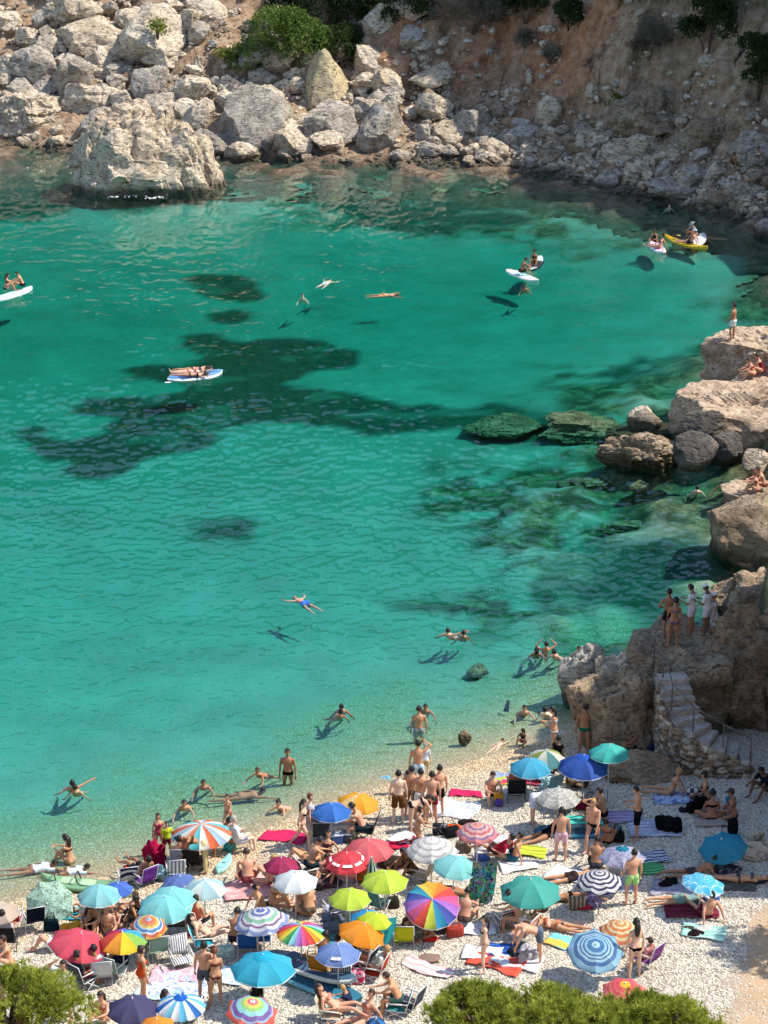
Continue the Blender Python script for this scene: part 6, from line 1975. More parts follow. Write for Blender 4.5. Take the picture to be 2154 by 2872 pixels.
BAGS = [
('bp', -7.44, 58.46, 0.07, (20, '#b8242c', 'red backpack on the striped low chair')),
('bp', 3.52, 62.43, 0.40, (0, '#b8842c', 'ochre and purple rucksack standing in front of the seated men', '#5a4a9c')),
('bp', -3.28, 50.83, 0.80, (30, '#26221f', 'black and tan bag beside the rainbow ringed parasol', '#a8763c')),
('bp', 8.24, 60.22, 0.76, (10, '#17171a', 'black bag, left one of three on the grey lilac towel')),
('bp', 8.45, 60.11, 0.78, (-15, '#1c1c20', 'black bag, middle one of three on the grey lilac towel')),
('bp', 8.68, 60.01, 0.80, (20, '#141417', 'black bag, right one of three on the grey lilac towel')),
('bp', 10.31, 59.73, 0.91, (0, '#1a1a1d', 'black rucksack behind the plain teal blue parasol')),
('bp', -0.76, 53.30, 0.82, (10, '#1d1b1c', 'black bag hung with clothes right of the periwinkle parasol')),
('bp', -0.52, 53.19, 0.81, (-20, '#7a6a5c', 'brown grey bag next to the black one by the orange parasol')),
('to', -0.72, 51.70, 0.84, (0, ('#b8345c', '#e6c4cc', 'spots', 9.0), 'pink flowered beach bag below the periwinkle parasol')),
('to', -1.42, 54.33, 0.74, (20, '#6a7084', 'grey blue bag with a towel right of the striped rainbow parasol')),
('to', -4.26, 53.23, 0.67, (10, ('#8fb0a8', '#c8d4cc', 'spots', 8.0), 'round pale green beach bag left of the blue chairs')),
('to', 2.32, 59.19, 0.57, (0, ('#8a8070', '#5a5248', 'stripes', 20.0), 'wicker beach bag below the pink striped parasol')),
('to', 6.36, 62.29, 0.58, (0, ('#d8c8c4', '#2c2a2c', 'spots', 6.0), 'white and black bag left of the man hugging his knees')),
('to', 6.88, 59.55, 0.73, (-10, '#1f2224', 'black bag right of the woman sitting in the shade')),
('to', 9.60, 61.61, 0.75, (0, '#18181a', 'black bag in front of the woman with the topknot')),
('to', 9.37, 61.29, 0.77, (30, '#1a1a1c', 'small black bag left of the woman in the black bikini')),
('to', 9.47, 62.23, 0.73, (0, ('#d6d4d2', '#2a2a2c', 'check', 8.0), 'black and white bag behind the small black bag')),
('to', 5.38, 55.54, 0.83, (0, ('#6a5c4c', '#b8a890', 'stripes', 9.0), 'brown striped bag beside the woman lying in the black bikini')),
('to', 5.13, 63.60, 0.39, (20, ('#7fbcc8', '#d8e6e6', 'spots', 6.0), 'blue and white beach bag below the cream and teal parasol')),
('to', 5.91, 63.92, 0.38, (0, ('#a8745c', '#d8b8a0', 'spots', 5.0), 'brown and pink bag in the shade of the royal blue parasol')),
('to', 5.81, 62.05, 0.53, (0, ('#c8a48c', '#a85c4c', 'spots', 7.0), 'tan bag right of the black striped low chair')),
('to', -7.06, 52.99, 0.58, (0, '#1f2a44', 'dark blue bag hanging by the rainbow panel parasol')),
('to', -9.24, 55.15, 0.35, (10, '#15262c', 'dark teal sports bag beside the tipped parasol')),
('to', -8.34, 55.98, 0.28, (-20, ('#d8d4cc', '#a8a498', 'spots', 6.0), 'white bag beside the light aqua parasol')),
('to', 1.67, 60.44, 0.48, (0, ('#2a2a2e', '#8a8a92', 'spots', 7.0), 'black and grey bag right of the kneeling woman')),
('to', 2.02, 60.23, 0.50, (20, '#26282a', 'black bag below the orange cloth')),
('to', 0.20, 55.72, 0.72, (10, '#3a3a34', 'dark olive bag right of the teal chair')),
('to', 1.55, 54.33, 0.76, (0, '#3a3c48', 'dark bag below the large rainbow parasol')),
('to', 1.94, 54.14, 0.77, (15, '#a8483c', 'red brown bag right of the large rainbow parasol')),
('to', 0.86, 53.93, 0.82, (0, ('#5a5c54', '#7a7c70', 'spots', 8.0), 'round grey bag below the lime yellow chair')),
('to', -1.93, 52.56, 0.84, (0, '#a8702c', 'ochre bag left of the periwinkle parasol')),
('to', 5.14, 63.08, 0.43, (0, ('#8fc3cc', '#dce8e6', 'spots', 6.0), 'pale blue bag beside the sky blue parasol pole')),
('to', 8.69, 65.78, 0.49, (30, '#26365c', 'dark blue bag beside the man sitting at the rock block')),
('co', -1.44, 60.26, 0.29, (10, '#2c4a8c', '#c4ccd8', 'blue cool box under the bright blue parasol')),
('co', -1.14, 60.35, 0.29, (-10, '#1c2a4c', '#a8b4c4', 'dark blue cool box right of the other at the picnic table')),
('co', 2.86, 58.66, 0.62, (10, '#2c5ca8', '#e0e2e4', 'blue and white cool box left of the man in the red shirt')),
('co', 9.11, 55.58, 0.93, (30, '#2f58a8', '#c4d0e4', 'open blue crate behind the sunburnt man')),
('co', 6.69, 57.56, 0.80, (5, '#b8b4a8', '#d0ccc4', 'white box below the lilac parasol')),
('he', 2.06, 60.75, 0.46, (0, (0.55, 0.4, 0.14), '#d8562c', 'orange cloth lying on bags left of the pink striped parasol')),
('he', 2.54, 61.16, 0.44, (10, (0.7, 0.3, 0.12), '#2c2420', 'dark clothes above the pink striped parasol')),
('he', -1.86, 57.44, 0.47, (0, (1.3, 0.8, 0.22), ('#4a3c40', '#6a5a58', 'spots', 6.0), 'dark heap of clothes and rugs below the scarlet parasol')),
('he', -0.63, 57.68, 0.55, (0, (0.5, 0.45, 0.5), '#b8742c', 'ochre cloth draped over a chair beside the scarlet parasol')),
('he', 0.21, 58.43, 0.55, (0, (0.8, 0.5, 0.25), '#3a3028', 'dark clothes behind the right lime parasol')),
('he', 1.26, 53.92, 0.78, (0, (0.4, 0.25, 0.1), '#c23428', 'red cloth on the shingle below the large rainbow parasol')),
('he', 1.22, 52.87, 0.83, (0, (0.6, 0.4, 0.1), '#8a7468', 'brown clothes left of the white and pink towel')),
('he', 5.58, 55.55, 0.83, (0, (0.5, 0.3, 0.12), '#c02c40', 'red cloth beside the purple cushion')),
('he', 5.82, 55.66, 0.83, (0, (0.42, 0.4, 0.28), '#8a7aa0', 'purple grey cushion at the foot of the navy ringed parasol')),
('he', 8.45, 53.79, 1.02, (20, (0.5, 0.28, 0.12), '#241c1c', 'dark clothes on the pale green towel')),
('he', 8.72, 54.11, 1.02, (20, (0.5, 0.25, 0.08), '#c4c0ba', 'white clothes on the pale green towel')),
('he', 8.28, 54.12, 1.02, (0, (0.35, 0.18, 0.06), '#4a3c36', 'dark sandals above the pale green towel')),
('he', 8.06, 56.73, 0.90, (20, (0.55, 0.35, 0.16), '#1c1c1e', 'black clothes on the grey towel')),
('he', 9.80, 57.30, 0.96, (0, (0.8, 0.4, 0.25), ('#3c3a40', '#7a7880', 'spots', 7.0), 'heap of dark clothes beside the lying couple')),
('he', 9.08, 61.38, 0.75, (0, (0.3, 0.25, 0.12), '#262a34', 'small dark pile on the shaded shingle')),
('he', 6.17, 61.95, 0.56, (0, (0.7, 0.4, 0.14), '#8a2438', 'dark red clothes below the white and black bag')),
('he', 4.98, 64.12, 0.35, (0, (0.5, 0.4, 0.35), ('#26282c', '#8a7a6c', 'spots', 7.0), 'heap of bags in the shade of the sky blue parasol')),
('he', 6.07, 63.62, 0.42, (0, (0.7, 0.5, 0.4), ('#3a342c', '#8a7658', 'spots', 6.0), 'dark pile of bags at the foot of the low rock')),
('he', 3.64, 53.01, 0.90, (0, (0.55, 0.4, 0.25), '#2a3038', 'dark clothes beside the bending man')),
('he', 3.83, 52.79, 0.92, (0, (0.5, 0.5, 0.3), '#b8b4b8', 'light grey clothes beside the bending man')),
('he', -1.67, 53.90, 0.76, (0, (0.4, 0.3, 0.1), '#6a6a3c', 'olive clothes below the striped rainbow parasol')),
('he', -5.84, 59.32, 0.09, (0, (0.5, 0.4, 0.3), '#2a201e', 'dark bags under the wide striped parasol')),
('he', -6.51, 58.29, 0.16, (20, (0.5, 0.4, 0.35), ('#4a6a78', '#9ab8c0', 'spots', 7.0), 'teal and white towels piled left of the slate blue parasol')),
('he', -6.77, 59.29, 0.03, (0, (0.62, 0.4, 0.85), '#a01c44', 'crimson towel draped over a chair at the waterline')),
('he', -4.58, 60.17, 0.07, (0, (0.35, 0.28, 0.45), '#4ab0b4', 'turquoise towel bundle beside the white haired person')),
('he', 10.57, 61.83, 0.78, (0, (0.3, 0.1, 0.3), '#4a8aa0', 'blue magazine held by the woman with the dark cap')),
('he', -7.47, 57.34, 0.20, (0, (0.5, 0.45, 0.25), '#b8cc9c', 'pale green float behind the light aqua parasol')),
('he', -8.52, 53.71, 0.49, (0, (0.5, 0.4, 0.35), '#c8a02c', 'yellow bag below the coral red parasol')),
('he', -8.61, 54.96, 0.40, (0, (0.6, 0.4, 0.3), '#d89a34', 'yellow cloth behind the coral red parasol')),
('he', -1.41, 54.74, 0.70, (10, (0.55, 0.4, 0.4), '#6a7086', 'grey towel draped over a dark bag')),
('bo', -1.48, 60.57, 0.26, (0, '#9ab8c8', 'water bottle on the ground at the picnic table')),
('bo', 3.62, 53.53, 0.88, (0, '#c8d8dc', 'water bottle beside the pink striped chair')),
('bo', 5.34, 51.42, 0.97, (0, '#a8ccd8', 'large water bottle behind the pines')),
]
for i, (k, x, y, z, a) in enumerate(BAGS):
    if k == 'bp':
        backpack(x, y, z, a[0], a[1], a[2], 1., a[3] if len(a) > 3 else None)
    elif k == 'to':
        tote(x, y, z, a[0], a[1], a[2])
    elif k == 'co':
        cooler(x, y, z, a[0], a[1], a[2], a[3])
    elif k == 'he':
        heap(x, y, z, a[0], a[1], a[2], a[3], sd=i)
    elif k == 'bo':
        bottle(x, y, z, a[1], a[2])

PEOPLE = [
('treadreach', 'm', 0.9, -9.91, 64.69, 0.04, 10.0, 't', 'short', 'k', [], 'man chest deep in the water stretching one arm out, at the left', ''),
('backfloat', 'f', 0.9, -9.74, 64.58, -0.05, 0.0, 't', 'short', 'k', [], 'dark haired head just in front of the man stretching his arm', ''),
('breast', 'm', 0.9, -5.71, 64.8, 0.01, 180.0, 'd', 'short', 'k', [], 'dark bearded man facing the beach, shoulders above water', ''),
('swim', 'm', 1.0, -4.5, 64.22, -0.24, -85.0, 'd', 'short', 'k', [], 'swimmer on his front heading right, feet splashing behind him', ''),
('breast', 'f', 0.9, -6.2, 63.39, 0.04, 180.0, 't', 'long', 'k', [], 'long haired woman with only head and shoulders above water', ''),
('knees', 'f', 1.0, -9.35, 59.94, -0.32, 60.0, 't', 'long', 'k', [('bra', '#5a4636')], 'woman sitting in the shallows at the left, seen from the side', ''),
('swim', 'm', 0.95, -10.37, 59.36, -0.11, -80.0, 'd', 'short', 'k', [('tee', '#d9dde0')], 'swimmer in a white shirt drifting in the shallows at the far left', ''),
('swim', 'm', 0.85, -9.32, 59.19, -0.1, -85.0, 'd', 'short', 'k', [('tee', '#dde4ee')], 'second swimmer in a light shirt, nearer to the leaf print parasol', ''),
('stand', 'm', 1.0, -3.08, 65.41, -0.92, 170.0, 'd', 'short', 'k', [('briefs', '#16181c')], 'broad man in black trunks standing thigh deep, head bowed', ''),
('breast', 'f', 0.85, -3.83, 65.33, 0.15, 150.0, 'd', 'short', 'b', [], 'child or woman waist deep left of the man in black trunks', ''),
('breast', 'f', 0.9, -3.03, 63.18, 0.11, 145.0, 'p', 'bun', 'k', [], 'woman with dark hair shoulder deep near the blue parasol', ''),
('swim', 'm', 0.95, 0.16, 65.23, -0.19, -75.0, 'd', 'short', 'k', [('shorts', '#6fb4d8')], 'swimmer in light blue trunks crawling up to the shingle', ''),
('stand', 'm', 1.0, 1.16, 68.45, -0.88, 0.0, 't', 'short', 'b', [('shorts', '#8a9a9c')], 'man standing waist deep with his back to the beach', ''),
('breast', 'm', 0.9, 1.41, 70.45, -0.04, 180.0, 'd', 'short', 'k', [], 'head of a bather behind the man standing waist deep', ''),
('backfloat', 'm', 0.9, -1.44, 70.38, 0.0, 0.0, 'd', 'short', 'k', [], 'dark haired bather, rear one of a close pair', ''),
('backfloat', 'f', 0.9, -1.61, 69.94, 0.0, 20.0, 'd', 'bun', 'k', [], 'dark haired bather, front one of a close pair', ''),
('treadreach', 'm', 0.9, 2.47, 76.76, 0.01, -20.0, 'p', 'short', 'b', [], 'bather throwing one arm up in the deeper water', ''),
('backfloat', 'f', 0.9, 2.9, 76.67, -0.03, 0.0, 'd', 'short', 'k', [], 'dark haired bather right of the one with a raised arm', ''),
('float', 'm', 0.9, -3.02, 79.51, -0.09, 35.0, 'p', 'short', 'y', [('shorts', '#3f6fc8')], 'snorkeller in blue trunks floating face down in the open water', ''),
('backfloat', 'f', 0.9, 5.47, 75.03, 0.03, 0.0, 'd', 'long', 'k', [], 'dark haired woman at the left of the bathing group of four', ''),
('treadup', 'm', 0.9, 5.79, 75.31, 0.07, 10.0, 'p', 'short', 'b', [], 'man lifting both hands to his head in the bathing group', ''),
('backfloat', 'f', 0.9, 6.22, 74.85, 0.02, -20.0, 'p', 'bun', 'k', [], 'woman with raised hair right of centre in the bathing group', ''),
('breast', 'm', 0.9, 6.98, 75.14, 0.02, 180.0, 'p', 'short', 'k', [], 'bather at the right end of the bathing group', ''),
('backfloat', 'f', 0.9, 8.27, 74.45, -0.03, 0.0, 'd', 'short', 'k', [], 'bather half hidden behind the pale rock shelf', ''),
('breast', 'm', 0.9, 4.76, 70.34, -0.03, 180.0, 't', 'short', 'k', [], 'lone bather near the upright pointed rock', ''),
('backfloat', 'f', 0.9, 5.62, 69.81, 0.13, -30.0, 'l', 'bun', 'k', [], 'pale woman with a bun shoulder deep near the shore', ''),
('phone', 'f', 0.98, 5.48, 66.21, 0.21, 80.0, 't', 'long', 'k', [('bikini', '#e8e4e4'), ('bra', '#e8e4e4')], 'long haired woman in white bikini standing at the waterline with a phone', ''),
('swim', 'f', 0.6, 3.71, 67.31, -0.06, -30.0, 'f', 'short', 'm', [], 'small child lying in the shallows by the yellow rock', ''),
('knees', 'f', 0.62, 4.59, 67.47, -0.04, 150.0, 'b', 'long', 'k', [('onepiece', '#2a1e22')], 'dark haired child sitting at the waterline', ''),
('breast', 'f', 0.9, -4.53, 123.5, -0.04, 180.0, 'l', 'short', 'm', [], 'swimmer looking to the beach, far out left of the floating ones', ''),
('float', 'm', 0.9, -3.32, 126.33, -0.07, -22.0, 'l', 'short', 'y', [('shorts', '#c9d3d6')], 'snorkeller with fins face down far out in the bay', ''),
('float', 'f', 1.0, 0.01, 123.76, -0.06, -82.0, 't', 'short', 'm', [('bikini', '#b98a50')], 'sunbathing woman floating flat far out in the bay', ''),
('breast', 'm', 0.9, 7.97, 125.3, 0.0, 180.0, 'd', 'short', 'k', [], 'swimmer beside the white paddle board', ''),
('backfloat', 'm', 0.9, 13.4, 92.02, 0.02, 0.0, 'l', 'short', 'k', [], 'bather in the dark water below the low brown rock', ''),
('backfloat', 'm', 0.85, 18.49, 145.58, -0.05, 0.0, 'l', 'bald', 'k', [], 'tiny bald swimmer off the shaded bank', ''),
('swim', 'm', 1.0, 19.98, 137.27, -0.1, 90.0, 'd', 'short', 'k', [], 'swimmer in the shade behind the yellow kayak', ''),
('hips', 'm', 1.0, 9.42, 69.38, 3.1, 10.0, 'd', 'short', 'k', [('shorts', '#22242a')], 'bare chested man standing at the handrail on the platform', 'drop'),
('stand2', 'f', 1.0, 9.48, 68.44, 3.1, 0.0, 'd', 'bun', 'k', [('bikini', '#7a6a80'), ('bra', '#7a6a80')], 'woman in a purple bikini with her back to us on the platform', 'drop'),
('phone', 'm', 1.0, 10.23, 69.69, 3.1, 60.0, 'd', 'short', 'k', [('tee', '#e8e8e6'), ('shorts', '#d8d8d8')], 'man in a white shirt taking a picture on the platform', 'drop'),
('phone', 'm', 1.02, 10.67, 69.38, 3.1, 60.0, 'b', 'cap', '#e6e4e0', [('tee', '#e9e9e8'), ('shorts', '#cfd2d6')], 'man in white shirt and white cap on the platform', 'drop'),
('stand', 'f', 0.95, 10.95, 69.54, 3.1, 90.0, 't', 'cap', '#ecebe8', [('dress', '#d3d6dc')], 'woman in a light dress and white cap on the platform', 'drop'),
('stand', 'm', 1.0, 6.44, 66.04, 0.34, 0.0, 'd', 'short', 'k', [('briefs', '#1f6a4c')], 'man in green trunks facing the brown rock block in the shade', ''),
('knees', 'm', 1.0, 8.14, 65.86, 0.44, 90.0, 'd', 'cap', '#c9c9c4', [('shorts', '#2a2c30')], 'man with a light cap sitting in the shade of the rock block', ''),
('stand2', 'm', 1.0, 16.29, 102.6, 4.5, 60.0, 'd', 'short', 'k', [('shorts', '#eceae6')], 'man in white shorts standing on the edge of the upper ledge', 'drop'),
('hunch', 'f', 1.0, 17.51, 100.97, 4.2, 80.0, 'p', 'bun', 'k', [('onepiece', '#7a2c34')], 'woman in a dark red swimsuit sitting on the upper ledge', 'drop'),
('hunch', 'f', 0.95, 17.07, 100.71, 4.1, 100.0, 'p', 'short', 'b', [('bikini', '#b83438'), ('bra', '#9a2e32')], 'second sitter on the upper ledge next to the red towel', 'drop'),
('hunch', 'm', 1.0, 15.91, 89.62, 1.2, 90.0, 'p', 'short', 'b', [('shorts', '#8a5a48')], 'sunbather hunched on the low sunlit rock, right one', 'drop'),
('knees', 'f', 0.95, 15.55, 89.28, 1.2, 80.0, 'p', 'bun', 'r', [('bikini', '#a86a58'), ('bra', '#a86a58')], 'sunbather sitting on the low sunlit rock, left one', 'drop'),
('breast', 'm', 0.9, 14.73, 92.13, 0.16, 145.0, 'b', 'short', 'k', [], 'dark haired bather at the tip of the low sunlit rock', ''),
('hunch', 'm', 1.0, 22.82, 146.58, 2.36, 150.0, 'd', 'short', 'k', [('shorts', '#3a3c46')], 'bather sitting among the boulders of the far shore, left one', ''),
('knees', 'f', 1.0, 24.27, 146.03, 2.83, 140.0, 'd', 'short', 'k', [('bikini', '#dedad6'), ('bra', '#dedad6')], 'bather sitting high among the boulders of the far shore', ''),
('long', 'm', 1.0, 23.81, 144.49, 1.92, 120.0, 'p', 'short', 'b', [('shorts', '#7a6a6a')], 'bather lying low on the boulders of the far shore', ''),
('stand', 'm', 1.0, 0.43, 61.43, 0.32, 0.0, 'l', 'short', 'k', [('longshorts', '#6d4a2c')], 'tall youth in long brown shorts, leftmost of the standing group', ''),
('stand2', 'm', 0.97, 0.81, 61.86, 0.31, 0.0, 't', 'short', 'k', [('longshorts', '#9c7a5e')], 'youth in tan patterned shorts in the standing group', ''),
('stand', 'm', 0.96, 1.11, 61.65, 0.33, 0.0, 't', 'short', 'k', [('shorts', '#e6e6e2')], 'youth in white shorts in the middle of the standing group', ''),
('stand', 'm', 0.98, 1.44, 61.35, 0.36, 0.0, 'p', 'short', 'k', [('shorts', '#8f1f2c')], 'youth in dark red shorts in the standing group', ''),
('stand2', 'm', 0.98, 1.66, 61.87, 0.32, 20.0, 'p', 'short', 'k', [('shorts', '#1f2024')], 'youth in black shorts, rightmost of the standing group', ''),
('look', 'm', 1.0, 1.06, 63.83, 0.14, 0.0, 't', 'short', 'k', [('shorts', '#bcd6e2')], 'youth in pale blue shorts shading his eyes behind the group', ''),
('stand', 'f', 0.72, 1.3, 64.87, 0.05, 0.0, 'l', 'short', 'g', [('tee', '#cfd4da'), ('shorts', '#c9b27c')], 'small white haired child at the waterline behind the group', ''),
('walk', 'f', 0.72, -4.75, 61.8, -0.14, 150.0, 'p', 'short', 'b', [('briefs', '#b07a5c')], 'child stepping out of the water behind the wide striped parasol', ''),
('stand', 'f', 0.78, -6.72, 60.23, -0.08, 190.0, 'p', 'long', 'b', [('onepiece', '#b04a60')], 'girl in a pink swimsuit standing at the waterline', ''),
('stand', 'm', 0.66, -6.46, 60.03, -0.04, 200.0, 't', 'short', 'b', [('tee', '#c9dc3c'), ('shorts', '#7a2c40')], 'small child in a lime shirt and dark red shorts', ''),
('chair', 'm', 1.0, -5.97, 58.81, 0.13, 0.0, 't', 'short', 'k', [('shorts', '#33353c')], 'broad backed man sitting in a chair with a grey towel', ''),
('bend', 'f', 1.0, -5.27, 58.71, 0.18, 90.0, 'd', 'bun', 'k', [('trousers', '#d9c592'), ('bra', '#4a3424')], 'woman in pale yellow trousers bending over to the left', ''),
('bend', 'm', 0.98, -5.08, 59.85, 0.08, 90.0, 'd', 'short', 'k', [('shorts', '#5a4a3c')], 'dark man stooping under the wide striped parasol', ''),
('fwdchair', 'm', 0.95, -4.92, 60.16, 0.05, -80.0, 'd', 'short', 'k', [('shorts', '#2f3644')], 'man sitting under the right side of the wide striped parasol', ''),
('chair', 'f', 1.0, -4.34, 59.98, 0.12, -60.0, 'l', 'short', 'g', [('tee', '#e9e6e6'), ('shorts', '#c9ccd6')], 'white haired person in a white shirt with a red print on the back', ''),
('hunch', 'm', 1.04, -3.91, 57.6, 0.32, 10.0, 'p', 'short', 'b', [('shorts', '#7a3a3c')], 'tanned man hunched on a pink towel, his back to us', ''),
('oneknee', 'f', 1.0, -3.29, 57.51, 0.41, 70.0, 'p', 'short', 'y', [('bikini', '#a34a5c'), ('bra', '#a34a5c')], 'fair haired woman sitting beside the man on the pink towel', ''),
('recline', 'm', 1.0, -7.08, 58.28, 0.13, 40.0, 'd', 'short', 'k', [('shorts', '#2a2a30')], 'man reclining on the purple chair near the waterline', ''),
('prone', 'f', 1.0, -8.05, 56.19, 0.27, 95.0, 'd', 'short', 'k', [('onepiece', '#6b2f3a')], 'woman lying on her front under the light aqua parasol', ''),
('knees', 'm', 1.0, -8.01, 55.06, 0.41, 160.0, 't', 'short', 'k', [('shorts', '#4a4648')], 'dark haired man sitting in the family behind the rainbow panel parasol', ''),
('cross', 'm', 1.0, -7.63, 54.95, 0.4, 170.0, 'p', 'bald', 'k', [('shorts', '#6a6258')], 'bald man sitting in the family behind the rainbow panel parasol', ''),
('knees', 'f', 0.72, -7.37, 55.16, 0.39, 150.0, 'p', 'short', 'b', [('onepiece', '#8a5a50')], 'small child sitting next to the bald man', ''),
('oneknee', 'm', 1.0, -7.05, 55.47, 0.39, 80.0, 't', 'short', 'm', [('shorts', '#3c4650')], 'man leaning to the left behind the small child', ''),
('cross', 'f', 1.0, -8.17, 54.86, 0.42, -120.0, 'd', 'long', 'k', [('onepiece', '#26222a')], 'woman in black sitting left of the family', ''),
('chair', 'm', 1.0, -5.09, 54.77, 0.5, -30.0, 't', 'short', 'k', [('shorts', '#3a3c40')], 'man sitting in a red chair seen from behind', ''),
('hunch', 'f', 1.0, -6.71, 55.48, 0.39, 150.0, 'b', 'short', 'k', [('onepiece', '#2a2226')], 'woman in the shade of the large turquoise parasol', ''),
('recline', 'f', 1.0, -4.78, 53.95, 0.6, -80.0, 'f', 'long', 'k', [('bikini', '#7a5a4a'), ('bra', '#c9a08c')], 'woman with sunglasses reclining in a turquoise chair', ''),
('fwdchair', 'm', 1.0, -4.03, 53.55, 0.64, -10.0, 'd', 'short', 'k', [('shorts', '#3a2c3a')], 'heavy man, leftmost of three sitting below the green ringed parasol', ''),
('chair', 'm', 0.98, -3.67, 53.35, 0.67, 0.0, 't', 'cap', '#5a5a60', [('shorts', '#2c3a5a')], 'man with a cap in a blue chair, middle of three', ''),
('chair', 'm', 0.98, -3.34, 53.67, 0.69, 0.0, 'd', 'short', 'k', [('shorts', '#2c3a5a')], 'man in a blue chair, rightmost of three', ''),
('stand', 'm', 1.0, -4.65, 51.0, 0.73, -10.0, 'p', 'short', 'k', [('shorts', '#59606c')], 'tall man in grey swim shorts standing with a woman, his back to us', ''),
('phone', 'f', 0.96, -4.35, 50.81, 0.74, 20.0, 't', 'bun', 'r', [('bikini', '#7a4638'), ('bra', '#7a4638')], 'woman with red hair in a brown bikini standing next to the man in grey shorts', ''),
('stand2', 'f', 0.98, -6.26, 50.91, 0.71, -60.0, 't', 'bun', 'b', [('onepiece', '#c4502c')], 'woman in an orange swimsuit walking behind the navy parasol', ''),
('long', 'f', 1.0, -5.42, 50.25, 0.7, -60.0, 'b', 'long', 'k', [('onepiece', '#22201f')], 'woman in black sitting under the wedge striped parasol', ''),
('knees', 'f', 1.0, -7.15, 49.96, 0.74, 160.0, 'p', 'long', 'b', [('bikini', '#b85a3c'), ('bra', '#b85a3c')], 'woman with brown hair sitting beside the navy parasol at the bottom', ''),
('look', 'm', 1.0, -8.15, 50.16, 0.71, 150.0, 't', 'short', 'k', [('tee', '#dfe6ee'), ('shorts', '#c8d0d8')], 'man in a white shirt with a hand to his head beside the pine', ''),
('cross', 'm', 0.95, -8.32, 52.04, 0.63, -20.0, 't', 'short', 'k', [('tee', '#27416e'), ('shorts', '#7fb0cf')], 'boy in a navy shirt sitting under the coral red parasol', ''),
('chair', 'f', 0.95, -7.95, 51.74, 0.65, -40.0, 'd', 'bun', 'k', [('tee', '#3a3c40'), ('shorts', '#a3263c')], 'woman with red shorts sitting under the coral red parasol', ''),
('chair', 'm', 1.0, -7.64, 52.04, 0.61, 10.0, 'd', 'short', 'k', [('tee', '#d9dadc'), ('shorts', '#55606a')], 'man wrapped in a white towel sitting in a white chair', ''),
('hunch', 'f', 0.95, -7.57, 52.78, 0.58, -30.0, 'b', 'short', 'k', [('onepiece', '#3a2a2a')], 'dark haired woman behind the man in the white towel', ''),
('kneesup', 'm', 1.0, -8.98, 54.0, 0.44, -90.0, 'p', 'short', 'b', [('shorts', '#e6e6e6')], 'person lying with raised shins left of the coral red parasol', ''),
('knees', 'f', 1.0, -10.07, 53.13, 0.4, 100.0, 'p', 'short', 'b', [('bikini', '#c98a5c'), ('bra', '#c98a5c')], 'sunbather half hidden behind the left pine', ''),
('chair', 'm', 1.0, -10.41, 54.37, 0.28, 0.0, 'd', 'short', 'k', [('tee', '#d8d4d2'), ('shorts', '#33363c')], 'person in a white top in a black chair at the left edge', ''),
('hunch', 'm', 1.0, -2.06, 55.37, 0.63, 20.0, 't', 'short', 'm', [('shorts', '#6a5a4c')], 'broad tanned man sitting with his back to us below the white parasol', ''),
('cross', 'f', 0.95, -2.37, 55.67, 0.61, -60.0, 't', 'bald', 'k', [('bikini', '#8a3c4c'), ('bra', '#8a3c4c')], 'companion with head bent under the white parasol', ''),
('knees', 'f', 0.98, -3.13, 55.97, 0.56, -80.0, 't', 'bun', 'k', [('bikini', '#9a7a60'), ('bra', '#9a7a60')], 'woman with hair tied up sitting and facing right beside the white parasol', ''),
('long', 'm', 1.0, -3.38, 55.87, 0.55, -70.0, 't', 'short', 'k', [('shorts', '#6a5a4a')], 'man lying back behind the woman with tied hair', ''),
('kneesup', 'f', 1.0, -2.31, 59.1, 0.32, -80.0, 't', 'short', 'b', [('onepiece', '#3f5a3c')], 'woman lying with bent knees behind the crimson parasol', ''),
('fwdchair', 'm', 1.03, -2.15, 58.05, 0.39, -60.0, 't', 'short', 'k', [('shorts', '#2f3a44')], 'man in a chair facing right below the crimson parasol', ''),
('oneknee', 'f', 0.95, -1.67, 58.99, 0.36, 160.0, 't', 'short', 'k', [('onepiece', '#5a3034')], 'woman sunbathing behind the left side of the lettered scarlet parasol', ''),
('hunch', 'm', 1.0, -0.71, 58.51, 0.48, 120.0, 'b', 'short', 'k', [('shorts', '#2a2a2c')], 'head of a man behind the lettered scarlet parasol', ''),
('walk', 'f', 0.95, -2.42, 59.92, 0.25, -100.0, 'f', 'long', 'b', [('bikini', '#3a2420'), ('bra', '#3a2420')], 'pale woman in a black bikini walking past the picnic table', ''),
('stand', 'f', 0.98, -2.21, 60.23, 0.22, -90.0, 'f', 'short', 'r', [('dress', '#b9b6c2')], 'woman in a striped dress and red scarf at the picnic table', ''),
('chair', 'm', 1.0, -1.87, 60.43, 0.22, 0.0, 'd', 'short', 'k', [('shorts', '#2a3030')], 'dark haired man in a grey chair with his back to us at the picnic table', ''),
('fwdchair', 'm', 1.02, -0.62, 60.37, 0.33, 80.0, 'p', 'short', 'k', [('shorts', '#1f3036')], 'man in dark shorts leaning over the picnic table from the right', ''),
('hunch', 'f', 1.0, -1.47, 57.75, 0.43, 150.0, 'p', 'short', 'k', [('onepiece', '#7a3040')], 'woman in the shade of the lettered scarlet parasol', ''),
('kneel', 'f', 0.9, 0.98, 59.89, 0.48, -70.0, 't', 'bun', 'k', [('bikini', '#b98a70'), ('bra', '#b98a70')], 'woman kneeling among bags in front of the standing group', ''),
('bend', 'f', 0.92, 0.85, 60.83, 0.39, -80.0, 'f', 'long', 'k', [('bikini', '#26262a'), ('bra', '#26262a')], 'woman bending down with hanging black hair below the standing group', ''),
('recline', 'm', 0.98, 3.3, 58.56, 0.64, 60.0, 'p', 'short', 'k', [('tee', '#a3283a'), ('shorts', '#4a3a3c')], 'man in a red shirt leaning back on the shingle right of centre', ''),
